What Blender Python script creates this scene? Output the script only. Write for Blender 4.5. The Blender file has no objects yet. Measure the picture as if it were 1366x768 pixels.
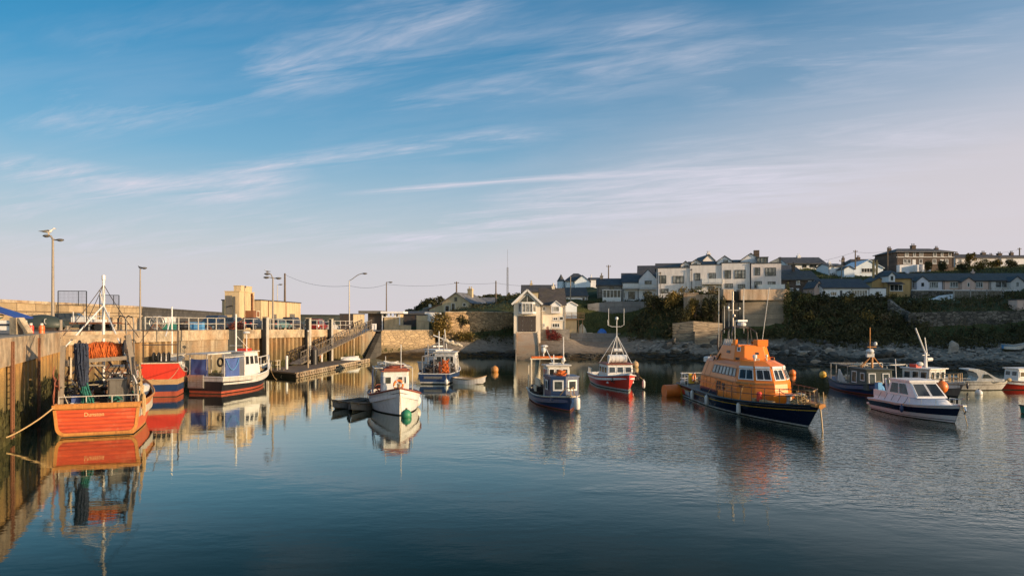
import bpy, bmesh, math, random
import numpy as np
from mathutils import Vector, Matrix

# ------------------------------------------------------------------ camera, sky, sun, exposure
S = bpy.context.scene
COL = S.collection
FPX, HY, CZ = 950.0, 425.0, 6.0          # focal length in photo pixels, horizon row, eye height above the water
R = math.radians
SUN_AZ_VEC = (0.92, -0.39)               # horizontal direction towards the sun
SUN_EL = R(10.5)

cd = bpy.data.cameras.new('camera')
cam = bpy.data.objects.new('camera', cd)
COL.objects.link(cam)
cam.location = (0, 0, CZ)
cam.rotation_euler = (R(90), 0, 0)
cd.sensor_width = 36
cd.lens = FPX / 1366 * 36
cd.shift_y = (HY - 384) / 1366
cd.clip_start = 0.1
cd.clip_end = 9000
S.camera = cam

wd = bpy.data.worlds.new('World')
S.world = wd
wd.use_nodes = True
S.view_settings.view_transform = 'Standard'
S.view_settings.look = 'None'
S.view_settings.gamma = 1
S.view_settings.use_curve_mapping = False
S.view_settings.exposure = 0.6
S.cycles.max_bounces = 6
S.cycles.diffuse_bounces = 2
S.cycles.glossy_bounces = 3
S.cycles.caustics_reflective = False
S.cycles.caustics_refractive = False


class NT:
    """small node helper"""
    def __init__(s, tree):
        s.t = tree

    def n(s, kind, ins=None, **kw):
        nd = s.t.nodes.new('ShaderNode' + kind)
        for k, v in kw.items():
            setattr(nd, k, v)
        for k, v in (ins or {}).items():
            sock = nd.inputs[k]
            if isinstance(v, bpy.types.NodeSocket):
                s.t.links.new(v, sock)
            else:
                sock.default_value = v
        return nd

    def math(s, op, a, b=0.0, c=0.0, clamp=False):
        nd = s.n('Math', {0: a, 1: b, 2: c}, operation=op)
        nd.use_clamp = clamp
        return nd.outputs[0]

    def mix(s, fac, a, b, blend='MIX'):
        nd = s.t.nodes.new('ShaderNodeMix')
        nd.data_type = 'RGBA'
        nd.blend_type = blend
        for k, v in ((0, fac), (6, a), (7, b)):
            if isinstance(v, bpy.types.NodeSocket):
                s.t.links.new(v, nd.inputs[k])
            else:
                if k and len(v) == 3:
                    v = (*v, 1)
                nd.inputs[k].default_value = v
        return nd.outputs[2]

    def ramp(s, fac, stops):
        nd = s.t.nodes.new('ShaderNodeValToRGB')
        el = nd.color_ramp.elements
        while len(el) < len(stops):
            el.new(0.5)
        for e, (p, c) in zip(el, stops):
            e.position = p
            e.color = (c, c, c, 1) if not hasattr(c, '__len__') else (*c[:3], 1)
        s.t.links.new(fac, nd.inputs[0])
        return nd.outputs[0]

    def noise(s, vec, scale, detail=4, rough=0.55, dist=0.0):
        nd = s.n('TexNoise', {'Scale': scale, 'Detail': detail, 'Roughness': rough, 'Distortion': dist})
        if vec is not None:
            s.t.links.new(vec, nd.inputs['Vector'])
        return nd.outputs['Fac']

    def mapping(s, vec, scale=(1, 1, 1), rot=(0, 0, 0), loc=(0, 0, 0)):
        return s.n('Mapping', {'Vector': vec, 'Scale': scale, 'Rotation': rot, 'Location': loc}).outputs[0]


def build_sky():
    t = wd.node_tree
    t.nodes.clear()
    k = NT(t)
    sky = k.n('TexSky')
    sky.sky_type = 'NISHITA'
    sky.sun_disc = False
    sky.sun_elevation = SUN_EL
    sky.sun_rotation = math.atan2(SUN_AZ_VEC[0], SUN_AZ_VEC[1])
    sky.altitude = 0
    sky.air_density = 1.15
    sky.dust_density = 0.9
    sky.ozone_density = 2.2
    d = k.n('TexCoord').outputs['Generated']
    sep = k.n('SeparateXYZ', {0: d})
    z = k.math('MAXIMUM', sep.outputs[2], 0.0)
    den = k.math('ADD', z, 0.12)
    px = k.math('DIVIDE', sep.outputs[0], den)
    py = k.math('DIVIDE', sep.outputs[1], den)
    p = k.n('CombineXYZ', {0: px, 1: py, 2: 0.0}).outputs[0]
    west = k.math('MULTIPLY', sep.outputs[0], -1.7, clamp=True)
    clear = k.mix(1.0, sky.outputs[0], k.mix(west, SKY_TINT, SKY_TINT_WEST), 'MULTIPLY')
    glow = k.mix(1.0, sky.outputs[0], SKY_SUNSIDE, 'MULTIPLY')
    ahead = k.ramp(k.math('MULTIPLY_ADD', sep.outputs[1], 0.5, 0.5), [(0.22, 0.0), (0.62, 1.0)])
    base = k.mix(ahead, glow, clear)
    # rosy air low down on the anti-solar side, reaching higher towards the right
    ze = k.math('SUBTRACT', z, k.math('MULTIPLY', k.math('MAXIMUM', k.math('ADD', sep.outputs[0], 0.05), 0.0), 0.20))
    low = k.ramp(ze, [(0.0, 1.0), (0.07, 0.93), (0.14, 0.60), (0.22, 0.24), (0.33, 0.05), (0.5, 0.0)])
    base = k.mix(k.math('MULTIPLY', k.math('MULTIPLY', low, 0.95), ahead), base, SKY_ROSE)

    def aniso(deg, sc, loc=(0, 0, 0)):
        return k.mapping(k.mapping(p, (1, 1, 1), (0, 0, R(deg))), sc, (0, 0, 0), loc)

    def plane(px, py):
        a = Vector(((px - 683) / FPX, 1, (HY - py) / FPX)).normalized()
        return a.x / (a.z + 0.12), a.y / (a.z + 0.12)
    warp = k.noise(k.mapping(p, (1.3, 1.3, 1)), 1.0, 4, 0.6)

    # three fields of fibres shared by the wisps
    def fibres(deg, sc, loc, lo, hi):
        f = k.noise(aniso(deg, sc, loc), 1.0, 6, 0.64, 0.6)
        return k.ramp(f, [(lo, 0.0), (hi, 1.0)])
    fine = k.ramp(k.noise(aniso(30, (4.5, 17, 1), (1, 3, 0)), 1.0, 4, 0.6, 0.8), [(0.30, 0.40), (0.65, 1.0)])
    FA = k.math('MULTIPLY', fibres(20, (0.9, 4.2, 1), (1.7, 0.9, 1.0), 0.42, 0.68), fine)
    FB = k.math('MULTIPLY', fibres(14, (1.1, 5.5, 1), (8.3, 4.1, 0.0), 0.39, 0.66), fine)
    FC = fibres(10, (2.2, 14, 1), (5.2, 2.2, 0.0), 0.25, 0.58)
    wv = k.math('SUBTRACT', warp, 0.5)

    def streak(p0, p1, width, strength, field, edge=0.18, wobble=0.25):
        """a wisp of cirrus running between two directions of the sky"""
        (x0, y0), (x1, y1) = plane(*p0), plane(*p1)
        ang = math.atan2(y1 - y0, x1 - x0)
        L = math.hypot(x1 - x0, y1 - y0)
        s2 = k.n('SeparateXYZ', {0: k.mapping(p, (1, 1, 1), (0, 0, -ang))})
        u0 = x0 * math.cos(-ang) - y0 * math.sin(-ang)
        v0 = x0 * math.sin(-ang) + y0 * math.cos(-ang)
        u = k.math('MULTIPLY', k.math('SUBTRACT', s2.outputs[0], u0), 1 / L)
        v = k.math('SUBTRACT', s2.outputs[1], k.math('MULTIPLY_ADD', wv, wobble * width * 4, v0))
        prof = k.math('SUBTRACT', 1.0, k.math('MULTIPLY', k.math('ABSOLUTE', v), 1 / width), clamp=True)
        ends = k.math('MULTIPLY', k.math('MULTIPLY', u, 1 / edge, clamp=True), k.math('MULTIPLY', k.math('SUBTRACT', 1.0, u), 1 / edge, clamp=True))
        return k.math('MULTIPLY', k.math('MULTIPLY', prof, ends), k.math('MULTIPLY', field, strength))
    parts = [streak((-10, 172), (470, 74), 0.30, 0.78, FA), streak((330, 125), (720, -12), 0.24, 0.68, FB),
             streak((230, 240), (780, 174), 0.14, 0.95, FB), streak((-80, 216), (350, 266), 0.26, 1.2, FB),
             streak((440, 262), (1215, 220), 0.060, 0.95, FC, 0.2, 0.10), streak((450, 338), (1240, 224), 0.55, 1.5, FB),
             streak((740, 305), (1440, 150), 0.8, 0.9, FA), streak((-90, 292), (440, 234), 0.30, 1.1, FA), streak((480, 160), (1020, 36), 0.34, 0.6, FA),
             streak((880, 125), (1440, 5), 0.36, 0.6, FB), streak((40, 64), (440, -5), 0.18, 0.15, FB), streak((-60, 345), (540, 300), 0.8, 0.9, FA)]
    cl = parts[0]
    for q_ in parts[1:]:
        cl = k.math('SUBTRACT', k.math('ADD', cl, q_), k.math('MULTIPLY', cl, q_))
    # thin veil everywhere else
    c1 = k.noise(aniso(20, (0.7, 2.6, 1), (3.1, 0.6, 0)), 1.0, 5, 0.62, 0.5)
    veil = k.math('MULTIPLY', k.ramp(c1, [(0.44, 0.0), (0.75, 1.0)]), 0.15)
    cl = k.math('MAXIMUM', cl, veil)
    cl = k.math('MULTIPLY', cl, k.ramp(z, [(0.0, 0.3), (0.08, 0.8), (0.16, 1.0)]), clamp=True)
    fin = k.mix(cl, base, SKY_CLOUD)
    bg = k.n('Background', {'Color': fin, 'Strength': SKY_STRENGTH})
    out = k.n('OutputWorld')
    t.links.new(bg.outputs[0], out.inputs[0])


SKY_STRENGTH = 0.145
SKY_TINT = (0.17, 0.63, 0.82)
SKY_TINT_WEST = (0.06, 0.49, 0.66)
SKY_SUNSIDE = (1.35, 1.25, 1.2)
SKY_ROSE = (3.2, 2.9, 3.06)
SKY_CLOUD = (3.1, 3.05, 3.5)
build_sky()

sl = bpy.data.lights.new('sun', 'SUN')
sl.energy = 4.3
sl.angle = R(0.5)
sl.color = (1.0, 0.71, 0.43)
sun = bpy.data.objects.new('sun', sl)
COL.objects.link(sun)
sv = Vector((SUN_AZ_VEC[0] * math.cos(SUN_EL), SUN_AZ_VEC[1] * math.cos(SUN_EL), math.sin(SUN_EL))).normalized()
sun.rotation_euler = sv.to_track_quat('Z', 'Y').to_euler()
sun.location = (60, -40, 60)


# ------------------------------------------------------------------ places read from the photograph
def W(px, py):
    """point on the water seen at a photo pixel"""
    d = CZ * FPX / (py - HY)
    return Vector(((px - 683) * d / FPX, d, 0))


def P(px, py, Y):
    """point at depth Y seen at a photo pixel"""
    return Vector(((px - 683) * Y / FPX, Y, CZ - (py - HY) * Y / FPX))


def XP(px, Y):
    return (px - 683) * Y / FPX


def ZP(py, Y):
    return CZ - (py - HY) * Y / FPX


# ------------------------------------------------------------------ mesh builder
class MB:
    def __init__(s):
        s.v = []
        s.f = []
        s.m = []

    def add(s, vs, fs, m=0):
        o = len(s.v)
        s.v.extend([tuple(v) for v in vs])
        for f in fs:
            s.f.append(tuple(i + o for i in f))
            s.m.append(m)

    def b2(s, x0, x1, y0, y1, z0, z1, m=0):
        s.add([(x0, y0, z0), (x1, y0, z0), (x1, y1, z0), (x0, y1, z0), (x0, y0, z1), (x1, y0, z1), (x1, y1, z1), (x0, y1, z1)],
              [(3, 2, 1, 0), (4, 5, 6, 7), (0, 1, 5, 4), (1, 2, 6, 5), (2, 3, 7, 6), (3, 0, 4, 7)], m)

    def box(s, c, size, rz=0, m=0, ry=0, rx=0):
        M = Matrix.Translation(c) @ Matrix.Rotation(rz, 4, 'Z') @ Matrix.Rotation(ry, 4, 'Y') @ Matrix.Rotation(rx, 4, 'X')
        a, b, c2 = size[0] / 2, size[1] / 2, size[2] / 2
        vs = [M @ Vector(q) for q in ((-a, -b, -c2), (a, -b, -c2), (a, b, -c2), (-a, b, -c2), (-a, -b, c2), (a, -b, c2), (a, b, c2), (-a, b, c2))]
        s.add(vs, [(3, 2, 1, 0), (4, 5, 6, 7), (0, 1, 5, 4), (1, 2, 6, 5), (2, 3, 7, 6), (3, 0, 4, 7)], m)

    def bar(s, p, q, w, h=None, m=0):
        p, q = Vector(p), Vector(q)
        h = w if h is None else h
        d = (q - p)
        if d.length < 1e-6:
            return
        d.normalize()
        up = Vector((0, 0, 1)) if abs(d.z) < 0.95 else Vector((0, 1, 0))
        a = d.cross(up).normalized() * w / 2
        b = a.cross(d).normalized() * h / 2
        vs = [p - a - b, p + a - b, p + a + b, p - a + b, q - a - b, q + a - b, q + a + b, q - a + b]
        s.add(vs, [(3, 2, 1, 0), (4, 5, 6, 7), (0, 1, 5, 4), (1, 2, 6, 5), (2, 3, 7, 6), (3, 0, 4, 7)], m)

    def tube(s, pts, r, n=6, m=0, r2=None, closed=False):
        pts = [Vector(p) for p in pts]
        N = len(pts)
        rings = []
        prev = None
        for i, p in enumerate(pts):
            if closed:
                d = pts[(i + 1) % N] - pts[i - 1]
            else:
                d = pts[min(i + 1, N - 1)] - pts[max(i - 1, 0)]
            if d.length < 1e-9:
                d = Vector((0, 0, 1))
            d.normalize()
            if prev is None:
                up = Vector((0, 0, 1)) if abs(d.z) < 0.9 else Vector((1, 0, 0))
                a = d.cross(up).normalized()
            else:
                a = (prev - d * prev.dot(d))
                a = a.normalized() if a.length > 1e-6 else d.orthogonal().normalized()
            prev = a
            b = d.cross(a)
            rr = r if r2 is None else r + (r2 - r) * i / max(1, N - 1)
            rings.append([p + (a * math.cos(2 * math.pi * j / n) + b * math.sin(2 * math.pi * j / n)) * rr for j in range(n)])
        vs = [v for ring in rings for v in ring]
        fs = []
        M = N if closed else N - 1
        for i in range(M):
            for j in range(n):
                k = (i + 1) % N
                fs.append((i * n + j, i * n + (j + 1) % n, k * n + (j + 1) % n, k * n + j))
        if not closed:
            fs.append(tuple(range(n - 1, -1, -1)))
            fs.append(tuple((N - 1) * n + j for j in range(n)))
        s.add(vs, fs, m)

    def cone(s, p, q, r0, r1, n=12, m=0):
        s.tube([p, q], r0, n, m, r2=r1)

    def sphere(s, c, r, nu=12, nv=8, m=0):
        if not hasattr(r, '__len__'):
            r = (r, r, r)
        vs = [(c[0], c[1], c[2] - r[2])]
        for i in range(1, nv):
            a = -math.pi / 2 + math.pi * i / nv
            for j in range(nu):
                b = 2 * math.pi * j / nu
                vs.append((c[0] + r[0] * math.cos(a) * math.cos(b), c[1] + r[1] * math.cos(a) * math.sin(b), c[2] + r[2] * math.sin(a)))
        vs.append((c[0], c[1], c[2] + r[2]))
        fs = []
        for j in range(nu):
            fs.append((0, 1 + (j + 1) % nu, 1 + j))
        for i in range(nv - 2):
            for j in range(nu):
                a = 1 + i * nu
                fs.append((a + j, a + (j + 1) % nu, a + nu + (j + 1) % nu, a + nu + j))
        L = len(vs) - 1
        a = 1 + (nv - 2) * nu
        for j in range(nu):
            fs.append((a + j, a + (j + 1) % nu, L))
        s.add(vs, fs, m)

    def lathe(s, c, prof, n=12, m=0):
        """prof: (radius, z) from the bottom up, around a vertical axis at c"""
        vs = []
        for r, z in prof:
            for j in range(n):
                b = 2 * math.pi * j / n
                vs.append((c[0] + r * math.cos(b), c[1] + r * math.sin(b), c[2] + z))
        fs = []
        for i in range(len(prof) - 1):
            for j in range(n):
                fs.append((i * n + j, i * n + (j + 1) % n, (i + 1) * n + (j + 1) % n, (i + 1) * n + j))
        fs.append(tuple(range(n - 1, -1, -1)))
        fs.append(tuple((len(prof) - 1) * n + j for j in range(n)))
        s.add(vs, fs, m)

    def ext(s, poly, vec, m=0):
        """closed prism: polygon pushed along vec"""
        vec = Vector(vec)
        n = len(poly)
        vs = [Vector(p) for p in poly] + [Vector(p) + vec for p in poly]
        fs = [tuple(range(n - 1, -1, -1)), tuple(range(n, 2 * n))]
        for i in range(n):
            j = (i + 1) % n
            fs.append((i, j, n + j, n + i))
        s.add(vs, fs, m)

    def panel(s, q, u0, u1, v0, v1, o0, o1, m=0):
        """slab lying on the quad q (bl, br, tr, tl; seen from outside), between offsets o0 and o1 outwards"""
        a, b, c, d = [Vector(p) for p in q]

        def pt(u, v):
            return (a * (1 - u) + b * u) * (1 - v) + (d * (1 - u) + c * u) * v
        nrm = (b - a).cross(d - a).normalized()
        base = [pt(u0, v0), pt(u1, v0), pt(u1, v1), pt(u0, v1)]
        vs = [p + nrm * o0 for p in base] + [p + nrm * o1 for p in base]
        s.add(vs, [(3, 2, 1, 0), (4, 5, 6, 7), (0, 1, 5, 4), (1, 2, 6, 5), (2, 3, 7, 6), (3, 0, 4, 7)], m)

    def leaf(s, c, size, rng, m=0):
        a = Vector((rng.gauss(0, 1), rng.gauss(0, 1), rng.gauss(0, 1))).normalized()
        b = a.orthogonal().normalized()
        b = (b * math.cos(1.0) + a.cross(b) * math.sin(1.0))
        a = a * size * rng.uniform(0.7, 1.3)
        b = b * size * rng.uniform(0.45, 0.8)
        c = Vector(c)
        s.add([c - a, c + b, c + a, c - b], [(0, 1, 2, 3)], m)

    def build(s, name, mats, parent=None, smooth=False, recalc=True):
        me = bpy.data.meshes.new(name)
        me.from_pydata(s.v, [], s.f)
        if not isinstance(mats, (list, tuple)):
            mats = [mats]
        for mm in mats:
            me.materials.append(mm)
        if len(mats) > 1:
            me.polygons.foreach_set('material_index', s.m)
        if recalc:
            bm = bmesh.new()
            bm.from_mesh(me)
            bmesh.ops.recalc_face_normals(bm, faces=bm.faces)
            bm.to_mesh(me)
            bm.free()
        if smooth:
            me.polygons.foreach_set('use_smooth', [True] * len(me.polygons))
            try:
                me.set_sharp_from_angle(angle=R(38))
            except Exception:
                pass
        me.update()
        o = bpy.data.objects.new(name, me)
        COL.objects.link(o)
        if parent is not None:
            o.parent = parent
        return o


def tag(o, label=None, cat=None, group=None, kind=None):
    if label:
        o['label'] = label
    if cat:
        o['category'] = cat
    if group:
        o['group'] = group
    if kind:
        o['kind'] = kind
    return o


def thing(name, label, cat, loc=(0, 0, 0), rz=0.0, group=None):
    o = bpy.data.objects.new(name, None)
    o.empty_display_size = 0.3
    COL.objects.link(o)
    o.location = loc
    o.rotation_euler = (0, 0, rz)
    return tag(o, label, cat, group)


def dup(root, loc=None, rz=None, label=None, group=None):
    c = root.copy()
    COL.objects.link(c)
    if loc is not None:
        c.location = loc
    if rz is not None:
        c.rotation_euler = (0, 0, rz)
    if label:
        c['label'] = label
    if group:
        c['group'] = group

    def rec(src, dst):
        for ch in list(src.children):
            k = ch.copy()
            COL.objects.link(k)
            k.parent = dst
            rec(ch, k)
    rec(root, c)
    return c


def lettering(name, text, size, mat, parent, loc, rot, extrude=0.004):
    cu = bpy.data.curves.new(name, 'FONT')
    cu.body = text
    cu.size = size
    cu.extrude = extrude
    cu.align_x = 'CENTER'
    cu.align_y = 'CENTER'
    tmp = bpy.data.objects.new(name + '_curve', cu)
    COL.objects.link(tmp)
    dg = bpy.context.evaluated_depsgraph_get()
    me = bpy.data.meshes.new_from_object(tmp.evaluated_get(dg))
    bpy.data.objects.remove(tmp)
    me.materials.clear()
    me.materials.append(mat)
    o = bpy.data.objects.new(name, me)
    COL.objects.link(o)
    o.parent = parent
    o.location = loc
    o.rotation_euler = rot
    return o


# ------------------------------------------------------------------ materials
def new_mat(name):
    m = bpy.data.materials.new(name)
    m.use_nodes = True
    t = m.node_tree
    t.nodes.clear()
    k = NT(t)
    bs = k.n('BsdfPrincipled')
    out = k.n('OutputMaterial')
    t.links.new(bs.outputs[0], out.inputs[0])
    return m, k, bs


def mul(c, f):
    return tuple(min(1, max(0, x * f)) for x in c)


def paint(name, col, rough=0.45, dirt=0.25, dirtcol=None, scale=1.6, metal=0.0, bump=0.0, streak=0.35, spec=0.5):
    """weathered paint: blotches and downward streaks"""
    m, k, bs = new_mat(name)
    tc = k.n('TexCoord').outputs['Object']
    dc = dirtcol or (col[0] * 0.42 + 0.015, col[1] * 0.38 + 0.012, col[2] * 0.34 + 0.01)
    n1 = k.noise(tc, scale, 6, 0.65)
    n2 = k.noise(k.mapping(tc, (scale * 4, scale * 4, scale * streak)), 1.0, 5, 0.6)
    f = k.math('MULTIPLY', k.ramp(n1, [(0.38, 0.0), (0.72, 1.0)]), k.ramp(n2, [(0.35, 0.25), (0.70, 1.0)]))
    f = k.math('MULTIPLY', f, min(1, dirt * 2.4), clamp=True)
    c = k.mix(f, col, dc)
    n5 = k.noise(k.mapping(tc, (7.0, 7.0, 0.5)), 1.0, 4, 0.6)
    c = k.mix(k.math('MULTIPLY', k.ramp(n5, [(0.52, 0.0), (0.72, 1.0)]), min(0.7, dirt * 1.6)), c, dc)
    n3 = k.noise(tc, scale * 9, 3)
    c = k.mix(0.22, c, k.ramp(n3, [(0.3, 0.35), (0.7, 1.0)]), 'MULTIPLY')
    k.t.links.new(c, bs.inputs['Base Color'])
    bs.inputs['Roughness'].default_value = rough
    bs.inputs['Metallic'].default_value = metal
    bs.inputs['Specular IOR Level'].default_value = spec
    if bump:
        bp = k.n('Bump', {'Strength': 0.5, 'Distance': bump, 'Height': n3})
        k.t.links.new(bp.outputs[0], bs.inputs['Normal'])
    return m


def planks(name, col, seam=0.2):
    """old painted planks: seams, scuffs along the boards, patches worn to a paler coat"""
    m, k, bs = new_mat(name)
    tc = k.n('TexCoord').outputs['Object']
    sep = k.n('SeparateXYZ', {0: tc})
    n1 = k.noise(k.mapping(tc, (0.7, 0.9, 9.0)), 1.0, 6, 0.7)
    n2 = k.noise(tc, 1.1, 6, 0.65)
    n3 = k.noise(k.mapping(tc, (3, 4, 22)), 1.0, 5, 0.7)
    row = k.n('TexWhiteNoise', {'W': k.math('FLOOR', k.math('DIVIDE', sep.outputs[2], seam))}, noise_dimensions='1D').outputs['Value']
    c = k.mix(k.math('MULTIPLY', row, 0.45), col, mul(col, 0.62))
    c = k.mix(k.ramp(n1, [(0.46, 0.0), (0.64, 0.75)]), c, (col[0] * 0.55, col[1] * 0.42, col[2] * 0.5))
    c = k.mix(k.math('MULTIPLY', k.ramp(n2, [(0.52, 0.0), (0.66, 1.0)]), k.ramp(n3, [(0.45, 0.0), (0.6, 0.8)])), c, (0.66, 0.30, 0.16))
    line = k.ramp(k.math('PINGPONG', sep.outputs[2], seam / 2), [(0.0, 1.0), (0.10, 0.0)])
    c = k.mix(k.math('MULTIPLY', line, 0.55), c, (0.16, 0.03, 0.012))
    c = k.mix(k.ramp(k.math('ADD', sep.outputs[2], k.math('MULTIPLY', n2, 0.5)), [(0.42, 0.75), (0.62, 0.0)]), c, (0.10, 0.05, 0.025))
    k.t.links.new(c, bs.inputs['Base Color'])
    bs.inputs['Roughness'].default_value = 0.6
    bp = k.n('Bump', {'Strength': 0.5, 'Distance': 0.02, 'Height': k.math('SUBTRACT', n1, line)})
    k.t.links.new(bp.outputs[0], bs.inputs['Normal'])
    return m


def plaster(name, col, rough=0.85, stain=0.3):
    """rendered house wall with rain streaks"""
    m, k, bs = new_mat(name)
    tc = k.n('TexCoord').outputs['Object']
    n1 = k.noise(k.mapping(tc, (1.2, 1.2, 0.25)), 1.3, 6, 0.65)
    n2 = k.noise(tc, 0.55, 4)
    f = k.math('MULTIPLY', k.ramp(n1, [(0.42, 0.0), (0.75, 1.0)]), stain * 1.6, clamp=True)
    c = k.mix(f, col, mul(col, 0.48))
    c = k.mix(k.math('MULTIPLY', k.ramp(n2, [(0.35, 0.0), (0.7, 1.0)]), 0.25), c, mul(col, 0.75))
    k.t.links.new(c, bs.inputs['Base Color'])
    bs.inputs['Roughness'].default_value = rough
    n3 = k.noise(tc, 14, 3)
    bp = k.n('Bump', {'Strength': 0.35, 'Distance': 0.02, 'Height': n3})
    k.t.links.new(bp.outputs[0], bs.inputs['Normal'])
    return m


def concrete(name, col, tide=False, board=True, stain=0.55, green=0.5, up=0.0, drip=0.6, vs=0.13):
    """cast concrete with shuttering lines, rust and weed; the tide mark follows the height above the water"""
    m, k, bs = new_mat(name)
    geo = k.n('NewGeometry').outputs['Position']
    n1 = k.noise(k.mapping(geo, (0.9, 0.9, vs)), 1.0, 7, 0.68)
    n2 = k.noise(geo, 0.42, 5, 0.6)
    n4 = k.noise(geo, 5.0, 6, 0.7)
    c = k.mix(k.math('MULTIPLY', k.ramp(n1, [(0.40, 0.0), (0.62, 1.0)]), min(1, stain * 1.35)), col, mul(col, 0.24))
    n6 = k.noise(k.mapping(geo, (2.6, 2.6, 0.10)), 1.0, 5, 0.6)
    c = k.mix(k.math('MULTIPLY', k.ramp(n6, [(0.50, 0.0), (0.66, 1.0)]), drip), c, (col[0] * 0.30, col[1] * 0.22, col[2] * 0.16))
    c = k.mix(k.math('MULTIPLY', k.ramp(n2, [(0.42, 0.0), (0.68, 1.0)]), 0.45), c, (col[0] * 0.85, col[1] * 0.55, col[2] * 0.30))
    c = k.mix(0.5, c, k.ramp(n4, [(0.25, 0.45), (0.6, 1.0)]), 'MULTIPLY')
    sep = k.n('SeparateXYZ', {0: geo})
    if tide:
        zz = k.math('ADD', k.math('SUBTRACT', sep.outputs[2], up), k.math('MULTIPLY', k.math('SUBTRACT', n1, 0.5), 3.4))
        wg = k.ramp(k.math('MULTIPLY_ADD', zz, 0.16, 0.1), [(0.12, 1.0), (0.34, 0.75), (0.66, 0.0)])
        c = k.mix(k.math('MULTIPLY', wg, green), c, k.mix(n2, (0.035, 0.055, 0.018), (0.10, 0.085, 0.03)))
        wet = k.ramp(k.math('MULTIPLY_ADD', zz, 0.16, 0.1), [(0.10, 1.0), (0.22, 0.0)])
        c = k.mix(k.math('MULTIPLY', wet, 0.8), c, (0.018, 0.02, 0.012))
    k.t.links.new(c, bs.inputs['Base Color'])
    bs.inputs['Roughness'].default_value = 0.88
    h = n4
    if board:
        wv = k.math('PINGPONG', sep.outputs[2], 0.55)
        h = k.math('ADD', n4, k.math('MULTIPLY', k.ramp(wv, [(0.0, 0.0), (0.06, 1.0)]), 0.6))
    bp = k.n('Bump', {'Strength': 0.7, 'Distance': 0.05, 'Height': h})
    k.t.links.new(bp.outputs[0], bs.inputs['Normal'])
    return m


def masonry(name, col, mortar, bw=0.6, bh=0.25, tide=False, rubble=False, var=0.6, along=(1, 0), joint_w=0.018):
    """coursed stone or rubble, laid in metres on the real wall"""
    m, k, bs = new_mat(name)
    geo = k.n('NewGeometry').outputs['Position']
    sep = k.n('SeparateXYZ', {0: geo})
    u = k.math('ADD', k.math('MULTIPLY', sep.outputs[0], along[0]), k.math('MULTIPLY', sep.outputs[1], along[1]))
    n2 = k.noise(geo, 0.5, 5, 0.6)
    n4 = k.noise(geo, 6.0, 5, 0.7)
    if rubble:
        v = k.mapping(geo, (1 / bw, 1 / bw, 1 / bh))
        vo = k.n('TexVoronoi', {'Vector': v, 'Scale': 1.0})
        ed = k.n('TexVoronoi', {'Vector': v, 'Scale': 1.0}, feature='DISTANCE_TO_EDGE')
        cell = k.n('SeparateColor', {0: vo.outputs['Color']}).outputs[0]
        joint = k.ramp(ed.outputs['Distance'], [(0.02, 0.0), (0.11, 1.0)])
        c = k.mix(k.ramp(cell, [(0.0, 0.0), (1.0, 1.0)]), mul(col, 1 - var * 0.75), mul(col, 1 + var * 0.45))
    else:
        v = k.n('CombineXYZ', {0: u, 1: sep.outputs[2], 2: 0.0}).outputs[0]
        br = k.n('TexBrick', {'Vector': v, 'Color1': (*mul(col, 1 - var * 0.6), 1), 'Color2': (*mul(col, 1 + var * 0.35), 1), 'Mortar': (*mortar, 1),
                              'Scale': 1.0, 'Mortar Size': joint_w, 'Mortar Smooth': 0.4, 'Bias': 0.0, 'Brick Width': bw, 'Row Height': bh})
        c = br.outputs['Color']
        joint = k.math('SUBTRACT', 1.0, br.outputs['Fac'])
    c = k.mix(joint, mortar, c)
    c = k.mix(k.math('MULTIPLY', k.ramp(n2, [(0.40, 0.0), (0.66, 1.0)]), 0.5), c, mul(col, 0.42))
    c = k.mix(0.5, c, k.ramp(n4, [(0.25, 0.4), (0.65, 1.0)]), 'MULTIPLY')
    if tide:
        zz = k.math('ADD', sep.outputs[2], k.math('MULTIPLY', k.math('SUBTRACT', n2, 0.5), 3.0))
        wg = k.ramp(k.math('MULTIPLY_ADD', zz, 0.16, 0.1), [(0.10, 1.0), (0.22, 0.8), (0.42, 0.0)])
        c = k.mix(k.math('MULTIPLY', wg, 0.85), c, (0.04, 0.04, 0.018))
    k.t.links.new(c, bs.inputs['Base Color'])
    bs.inputs['Roughness'].default_value = 0.9
    h = k.math('ADD', joint, k.math('MULTIPLY', n4, 0.5))
    bp = k.n('Bump', {'Strength': 0.8, 'Distance': 0.06, 'Height': h})
    k.t.links.new(bp.outputs[0], bs.inputs['Normal'])
    return m


def slate(name, col, rough=0.62, row=0.28):
    m, k, bs = new_mat(name)
    tc = k.n('TexCoord').outputs['Object']
    sep = k.n('SeparateXYZ', {0: tc})
    v = k.n('CombineXYZ', {0: k.math('ADD', sep.outputs[0], k.math('MULTIPLY', sep.outputs[1], 0.37)), 1: k.math('MULTIPLY', sep.outputs[2], 1.5), 2: 0.0}).outputs[0]
    br = k.n('TexBrick', {'Vector': v, 'Color1': (*mul(col, 0.72), 1), 'Color2': (*mul(col, 1.25), 1), 'Mortar': (*mul(col, 0.4), 1), 'Scale': 1.0,
                          'Mortar Size': 0.012, 'Brick Width': 0.45, 'Row Height': row})
    n = k.noise(tc, 0.8, 6, 0.65)
    c = k.mix(k.math('MULTIPLY', k.ramp(n, [(0.45, 0.0), (0.72, 1.0)]), 0.5), br.outputs['Color'], (col[0] * 1.3 + 0.02, col[1] * 1.25 + 0.018, col[2] * 0.9))
    k.t.links.new(c, bs.inputs['Base Color'])
    bs.inputs['Roughness'].default_value = rough
    bp = k.n('Bump', {'Strength': 0.5, 'Distance': 0.03, 'Height': br.outputs['Fac']})
    bp.invert = True
    k.t.links.new(bp.outputs[0], bs.inputs['Normal'])
    return m


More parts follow.
